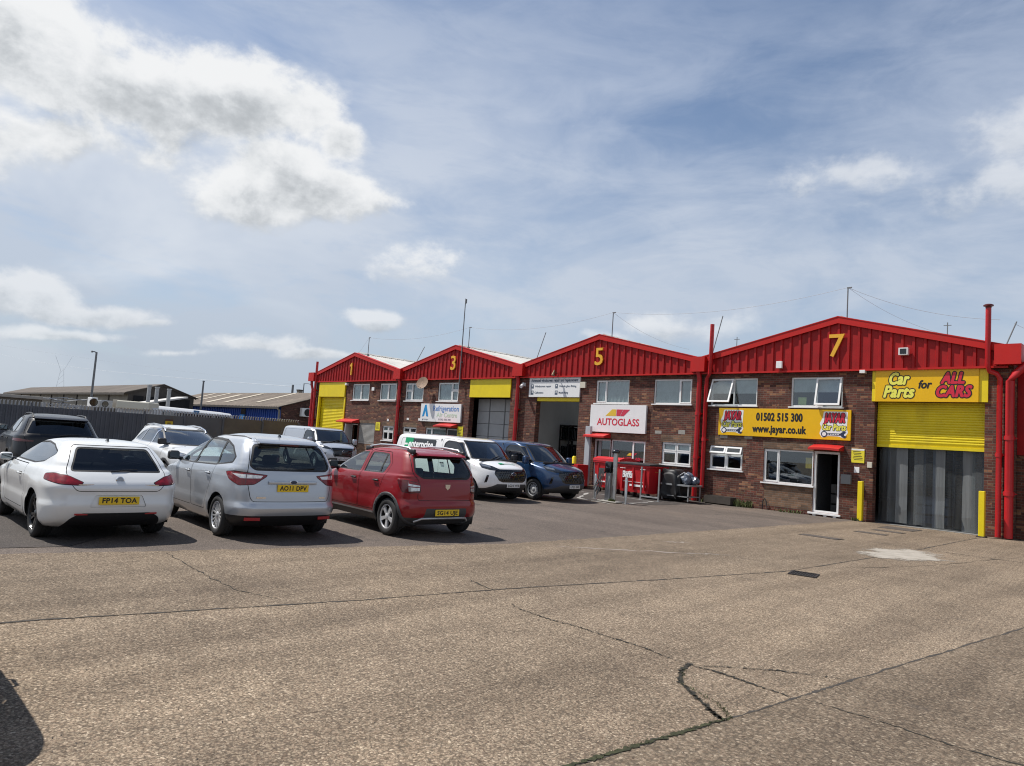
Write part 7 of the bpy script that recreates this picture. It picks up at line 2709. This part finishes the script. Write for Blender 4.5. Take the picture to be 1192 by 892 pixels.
for x in (-5.5, 5.5):
    for y in (-1.0, 1.0):
        m = MB(); m.tube([(x, y - .15, .45), (x, y + .15, .45)], .45, 18); m.build('wheel', M_TYRE, t)
m = MB()
for k in range(7): m.box(-7.0 + k * 2.0, -5.3 + k * 2.0, -1.235, -1.2, 1.55, 2.2)
m.build('window', M_GLOSSBLACK, t)
m = MB(); m.box(-1.6, -.5, -1.25, -1.205, 2.25, 2.5); m.build('side_marker', pr('marker_blue', (.05, .2, .42), .5), t)

t = thing('open_canopy', 'sloping white roofed canopy with a dark shade sheet beyond the coach', 'canopy', (-71.5, 24, 0))
m = MB()
m.prism([(21.6, 2.86), (25.4, 3.76), (25.4, 3.90), (21.6, 3.0)], 'x', -73.5, -70.5)
m.build('canopy_roof', pr('pale_canopy', (.55, .54, .52), .6, var=.1), t, True)
m = MB()
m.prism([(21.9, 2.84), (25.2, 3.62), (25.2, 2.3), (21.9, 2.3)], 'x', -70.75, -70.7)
m.build('canopy_shade', pr('opening_dark', (.012, .012, .014), .9), t, True)  # near-black sheet stands in for the shade under the open roof
m = MB()
for y in (21.9, 25.2):
    for x in (-73.2, -70.9): m.box(x - .06, x + .06, y - .06, y + .06, 0, 2.86)
m.build('canopy_leg', M_PALE, t, True)
for x, y, z, lb in ((-67.6, 20.96, 4.45, 'left of three stub posts beyond the white coach'), (-67.6, 21.62, 4.35, 'middle of three stub posts beyond the white coach'), (-67.6, 22.65, 4.28, 'right of three stub posts beyond the white coach')):
    t = thing('stub_post', lb, 'post', (x, y, 0), 0, 'stub posts beyond the coach')
    m = MB(); m.box(-.13, .13, -.13, .13, 0, z); m.build('post', M_PALE, t)
    m = MB(); m.box(-.16, .2, -.16, .16, z, z + .1); m.build('post_cap', M_PALE, t)

# lamp and other poles
def pole(name, label, cat, x, y, h, r, arm=None, mat=M_MAST):
    t = thing(name, label, cat, (x, y, 0))
    m = MB(); m.tube([(0, 0, 0), (0, 0, h)], [r * 1.4, r], 8); m.build('pole', mat, t)
    m = MB()
    if arm:
        m.tube([(0, 0, h - .03), (0, arm * .6, h + .02), (0, arm, h)], r * .6, 6)
        m.box(-.12, .12, min(arm, arm * 1.35), max(arm, arm * 1.35), h - .06, h + .06)
    else: m.box(-.1, .1, -.1, .1, h - .02, h + .12)
    m.build('lamp_head' if arm else 'pole_head', mat, t)


pole('street_lamp', 'tall thin street lamp rising beyond the cooling units', 'street lamp', -60, 14.65, 6.3, .07, -.26)
pole('street_lamp', 'short street lamp showing over the blue shed roof', 'street lamp', -84, 44.4, 7.35, .06, .9)
pole('telegraph_pole', 'dark stub of a pole beyond the weathered roof', 'pole', -84, 31.8, 6.2, .10)
pole('chimney_pole', 'dark capped flue rising over the blue shed roof', 'pole', -84, 42.9, 6.9, .14)
t = thing('brick_chimney', 'short pale chimney beside the dark flue over the blue shed roof', 'chimney', (-84, 43.9, 0))
m = MB(); m.box(-.3, .3, -.25, .25, 0, 6.35); m.build('stack', M_SHEDWALL, t)
m = MB(); m.box(-.35, .35, -.3, .3, 6.352, 6.5); m.build('stack_cap', M_SHEDDARK, t)
t = thing('lattice_mast', 'faint forked lattice mast far off at the left horizon', 'mast', (-420, 88, 0))
m = MB()
for s in (1, -1):
    m.tube([(0, s * 3.2, 0), (0, s * .7, 22), (0, s * 3.6, 29)], .06, 5)
for k in range(7):
    z = 2 + k * 3; w = 3.2 - 2.5 * z / 22
    m.tube([(0, -w, z), (0, w * .8, z + 3)], .05, 4)
m.build('lattice', M_FAINT, t)


def line(label, a, b, sag):
    m = MB()
    A, B = Vector(a), Vector(b)
    m.tube([A.lerp(B, k / 16) - Vector((0, 0, sag * 4 * (k / 16) * (1 - k / 16))) for k in range(17)], .022, 4)
    tag(m.build('power_line', M_FAINT), label, 'wire', 'power lines along the horizon')


line('upper power line crossing low over the left horizon', (-420, 60, 31), (-300, 260, 24), 3)
line('lower power line crossing low over the left horizon', (-420, 60, 27), (-84, 42.9, 6.8), 1.5)



# ------------------------------------------------------------------ camera
def camera():
    cd = bpy.data.cameras.new('camera')
    cd.sensor_fit = 'HORIZONTAL'
    cd.angle = 2 * math.atan(596 / 830.)
    cd.clip_start = .05
    cd.clip_end = 4000
    o = bpy.data.objects.new('camera', cd)
    R = Vector((.69831, .71241, .06952)); U = Vector((.00995, -.10678, .99423)); F = Vector((-.71573, .69359, .08165))
    m = Matrix((R, U, -F)).transposed().to_4x4()
    m.translation = (0, 0, 1.8)
    COL.objects.link(o)
    o.matrix_world = m
    SC.camera = o


camera()

SUN_DIR = Vector((-.88, -.47, 0)).normalized()       # towards the sun, horizontally
SUN_EL = math.radians(58)


def sun():
    ld = bpy.data.lights.new('sun', 'SUN')
    ld.energy = 5.0
    ld.angle = math.radians(.53)
    ld.color = (1., .955, .89)
    o = bpy.data.objects.new('sun', ld)
    COL.objects.link(o)
    d = Vector((SUN_DIR.x * math.cos(SUN_EL), SUN_DIR.y * math.cos(SUN_EL), math.sin(SUN_EL)))
    o.rotation_euler = d.to_track_quat('Z', 'Y').to_euler()
    o.location = (0, 0, 60)


sun()


CAM_R, CAM_U, CAM_F = Vector((.69831, .71241, .06952)), Vector((.00995, -.10678, .99423)), Vector((-.71573, .69359, .08165))


def sky_dir(px, py):
    """direction of a spot in the sky (drawn on the 1192 x 892 frame)"""
    return (CAM_F + CAM_R * ((px - 596) / 830.) + CAM_U * (-(py - 446) / 830.)).normalized()


# heaps of cumulus: centre, half width, half height, strength
CUMULUS = [(20, 50, 165, 105, 1.25), (165, 105, 160, 88, 1.3), (270, 120, 135, 76, 1.3), (335, 128, 90, 54, 1.15), (402, 160, 42, 34, .95), (90, 160, 150, 52, .72),
           (325, 192, 85, 55, 1.15), (385, 228, 98, 44, 1.15), (295, 226, 105, 52, 1.), (440, 232, 45, 22, .7), (485, 302, 70, 26, .50),
           (25, 342, 95, 38, 1.1), (115, 364, 105, 22, 1.0), (60, 390, 120, 14, .8), (170, 372, 60, 10, .7), (435, 371, 46, 13, .85), (300, 402, 80, 13, .72), (365, 412, 60, 9, .8), (200, 412, 60, 7, .6),
           (985, 210, 95, 36, .56), (1185, 165, 85, 66, .64), (1165, 212, 105, 48, .64), (1250, 190, 100, 90, .8), (790, 378, 110, 24, .50), (700, 392, 60, 14, .48),
           (-160, 120, 200, 110, 1.), (-220, 340, 200, 50, 1.), (1500, 260, 180, 70, 1.), (600, -320, 180, 90, .9), (1100, -250, 160, 80, .9), (100, -300, 260, 110, 1.)]
CLOUD_BEHIND = [(-85, 35, .5, .16), (-50, 20, .6, .12), (-20, 45, .5, .18), (20, 22, .7, .12), (60, 35, .5, .16), (88, 18, .5, .10)]


def world():
    w = bpy.data.worlds.new('World')
    SC.world = w
    w.use_nodes = True
    g = N(w.node_tree)
    bg = g.n['Background']
    STR = .1
    d = g.vmath('NORMALIZE', g.new('ShaderNodeTexCoord').outputs['Generated'])
    sky = g.new('ShaderNodeTexSky', sky_type='NISHITA', sun_disc=False, sun_elevation=SUN_EL,
                sun_rotation=math.atan2(SUN_DIR.x, SUN_DIR.y), air_density=1.0, dust_density=.2, ozone_density=2.2)
    z = g.new('ShaderNodeSeparateXYZ', {0: d}).outputs[2]
    blobs = []
    for px, py, hw, hh, amp in CUMULUS:
        c = sky_dir(px, py)
        ex, ey = sky_dir(px + hw, py) - c, sky_dir(px, py - hh) - c
        blobs.append((c, ex / ex.length_squared, ey / ey.length_squared, amp))
    for az, el, wd, ht in CLOUD_BEHIND:                # more of the same behind the camera, for reflections
        a, e = math.radians(az + 316), math.radians(el)
        c = Vector((math.cos(a) * math.cos(e), math.sin(a) * math.cos(e), math.sin(e)))
        ex = c.cross(Vector((0, 0, 1))).normalized() * wd
        ey = ex.cross(c).normalized() * ht
        if ey.z < 0: ey = -ey
        blobs.append((c, ex / ex.length_squared, ey / ey.length_squared, 1.))
    warp = g.vmath('SCALE', g.vmath('SUBTRACT', g.noise(g.map(d, (6, 6, 9)), 1., 3, .5, col=True), (.5, .5, .5)), scale=.05)
    dw = g.vmath('ADD', d, warp)
    best = vbest = None
    for c, A, B, amp in blobs:
        u = g.math('SUBTRACT', g.vmath('DOT_PRODUCT', dw, tuple(A)), A.dot(c))
        v = g.math('SUBTRACT', g.vmath('DOT_PRODUCT', dw, tuple(B)), B.dot(c))
        q = g.math('MULTIPLY', g.math('SUBTRACT', 1., g.vmath('DOT_PRODUCT', d, tuple(c))), 3.)
        r = g.vmath('LENGTH', g.new('ShaderNodeCombineXYZ', {0: u, 1: v, 2: q}).outputs[0])
        b = g.math('MULTIPLY', g.math('SUBTRACT', 1., r), amp)
        wgt = g.math('POWER', g.math('MAXIMUM', g.math('ADD', b, .35), .0), 3.)
        wv = g.math('MULTIPLY', wgt, v)
        if best is None: best, sw, sv = b, wgt, wv
        else:
            best = g.new('ShaderNodeMath', {0: best, 1: b, 2: .18}, operation='SMOOTH_MAX').outputs[0]
            sw = g.math('ADD', sw, wgt)
            sv = g.math('ADD', sv, wv)
    vbest = g.math('DIVIDE', sv, g.math('ADD', sw, .001))
    best = g.math('MAXIMUM', best, -1.)
    nd = g.map(d, (1., 1., 1.45))
    f1 = g.noise(nd, 12., 10, .60, .1)
    f2 = g.noise(g.vmath('ADD', nd, (-.018, -.010, .030)), 12., 7, .60, .1)
    dens = g.math('ADD', g.math('MULTIPLY', best, .95), g.math('MULTIPLY', g.math('SUBTRACT', f1, .5), 1.75))
    cum = g.smooth(dens, .0, .52)
    cum = g.math('POWER', cum, 1.15)
    # lit tops, grey bellies
    lit = g.math('ADD', g.math('MULTIPLY', g.math('SUBTRACT', f1, f2), 2.1), g.math('MULTIPLY', vbest, .66))
    thick = g.smooth(dens, .25, 1.1)
    lit = g.math('SUBTRACT', g.math('ADD', lit, .80), g.math('MULTIPLY', thick, .36))
    lit = g.smooth(lit, -.05, 1.0)
    ccol = g.ramp(lit, [(0, (4.3, 4.55, 4.8)), (.3, (5.6, 5.85, 6.1)), (.6, (6.9, 7.1, 7.3)), (1., (8.1, 8.2, 8.3))])
    # high thin veil, streaked, thicker low down and on the left
    h1 = g.noise(g.map(d, (1.5, 1.5, 4.2), rot=(.25, .12, .5)), 1.9, 7, .60, .7)
    h2 = g.noise(g.map(d, (3.2, 2.0, 9.), rot=(-.2, .3, 1.1)), 2.2, 7, .62, .6)
    h3 = g.noise(g.map(d, (1., 1., 2.), loc=(3.1, 1.7, .4)), 2.6, 5, .55, .3)
    veil = g.math('ADD', g.math('MULTIPLY', g.smooth(h1, .30, .66), .48), g.math('MULTIPLY', g.smooth(h2, .36, .68), .26))
    veil = g.math('ADD', veil, g.math('MULTIPLY', g.smooth(h3, .38, .66), .22))
    left = g.smooth(g.vmath('DOT_PRODUCT', d, tuple(-CAM_R)), -.35, .60)
    low = g.smooth(z, .60, .06)
    veil = g.math('ADD', veil, g.math('ADD', g.math('MULTIPLY', low, .36), g.math('ADD', .04, g.math('MULTIPLY', left, .26))), clamp=True)
    veil = g.math('MINIMUM', g.math('MULTIPLY', veil, .92), .93)
    veil = g.math('MULTIPLY', veil, g.math('ADD', .16, g.math('MULTIPLY', g.smooth(z, .74, .26), .84)))
    vcol = g.mix(low, (5.3, 5.9, 7.1, 1), (4.9, 5.5, 6.4, 1))
    vcol = g.mix(g.math('MULTIPLY', left, g.smooth(h3, .40, .60)), vcol, (6.5, 6.9, 7.5, 1))
    base = g.mix(veil, sky.outputs[0], vcol)
    # horizon greyness under the far clouds
    base = g.mix(g.math('MULTIPLY', g.smooth(z, .20, -.02), .60), base, (3.6, 4.25, 5.05, 1))
    # the clouds on the right are thinner and greyer
    rt = g.smooth(g.vmath('DOT_PRODUCT', d, tuple(CAM_R)), .12, .40)
    cum = g.math('MULTIPLY', cum, g.math('SUBTRACT', 1., g.math('MULTIPLY', rt, .45)))
    cum = g.math('MULTIPLY', cum, g.math('SUBTRACT', 1., g.math('MULTIPLY', g.smooth(z, .30, .14), .34)))
    col = g.mix(cum, base, ccol)
    g.put(bg, 'Color', col)
    g.put(bg, 'Strength', STR)


world()
SC.view_settings.view_transform = 'Standard'
SC.view_settings.look = 'None'
SC.view_settings.exposure = .13
SC.view_settings.gamma = 1
SC.cycles.use_denoising = True
SC.cycles.pixel_filter_type = 'BLACKMAN_HARRIS'
SC.cycles.filter_width = 1.1
SC.cycles.max_bounces = 8
SC.cycles.transparent_max_bounces = 16
SC.cycles.caustics_reflective = False
SC.cycles.caustics_refractive = False
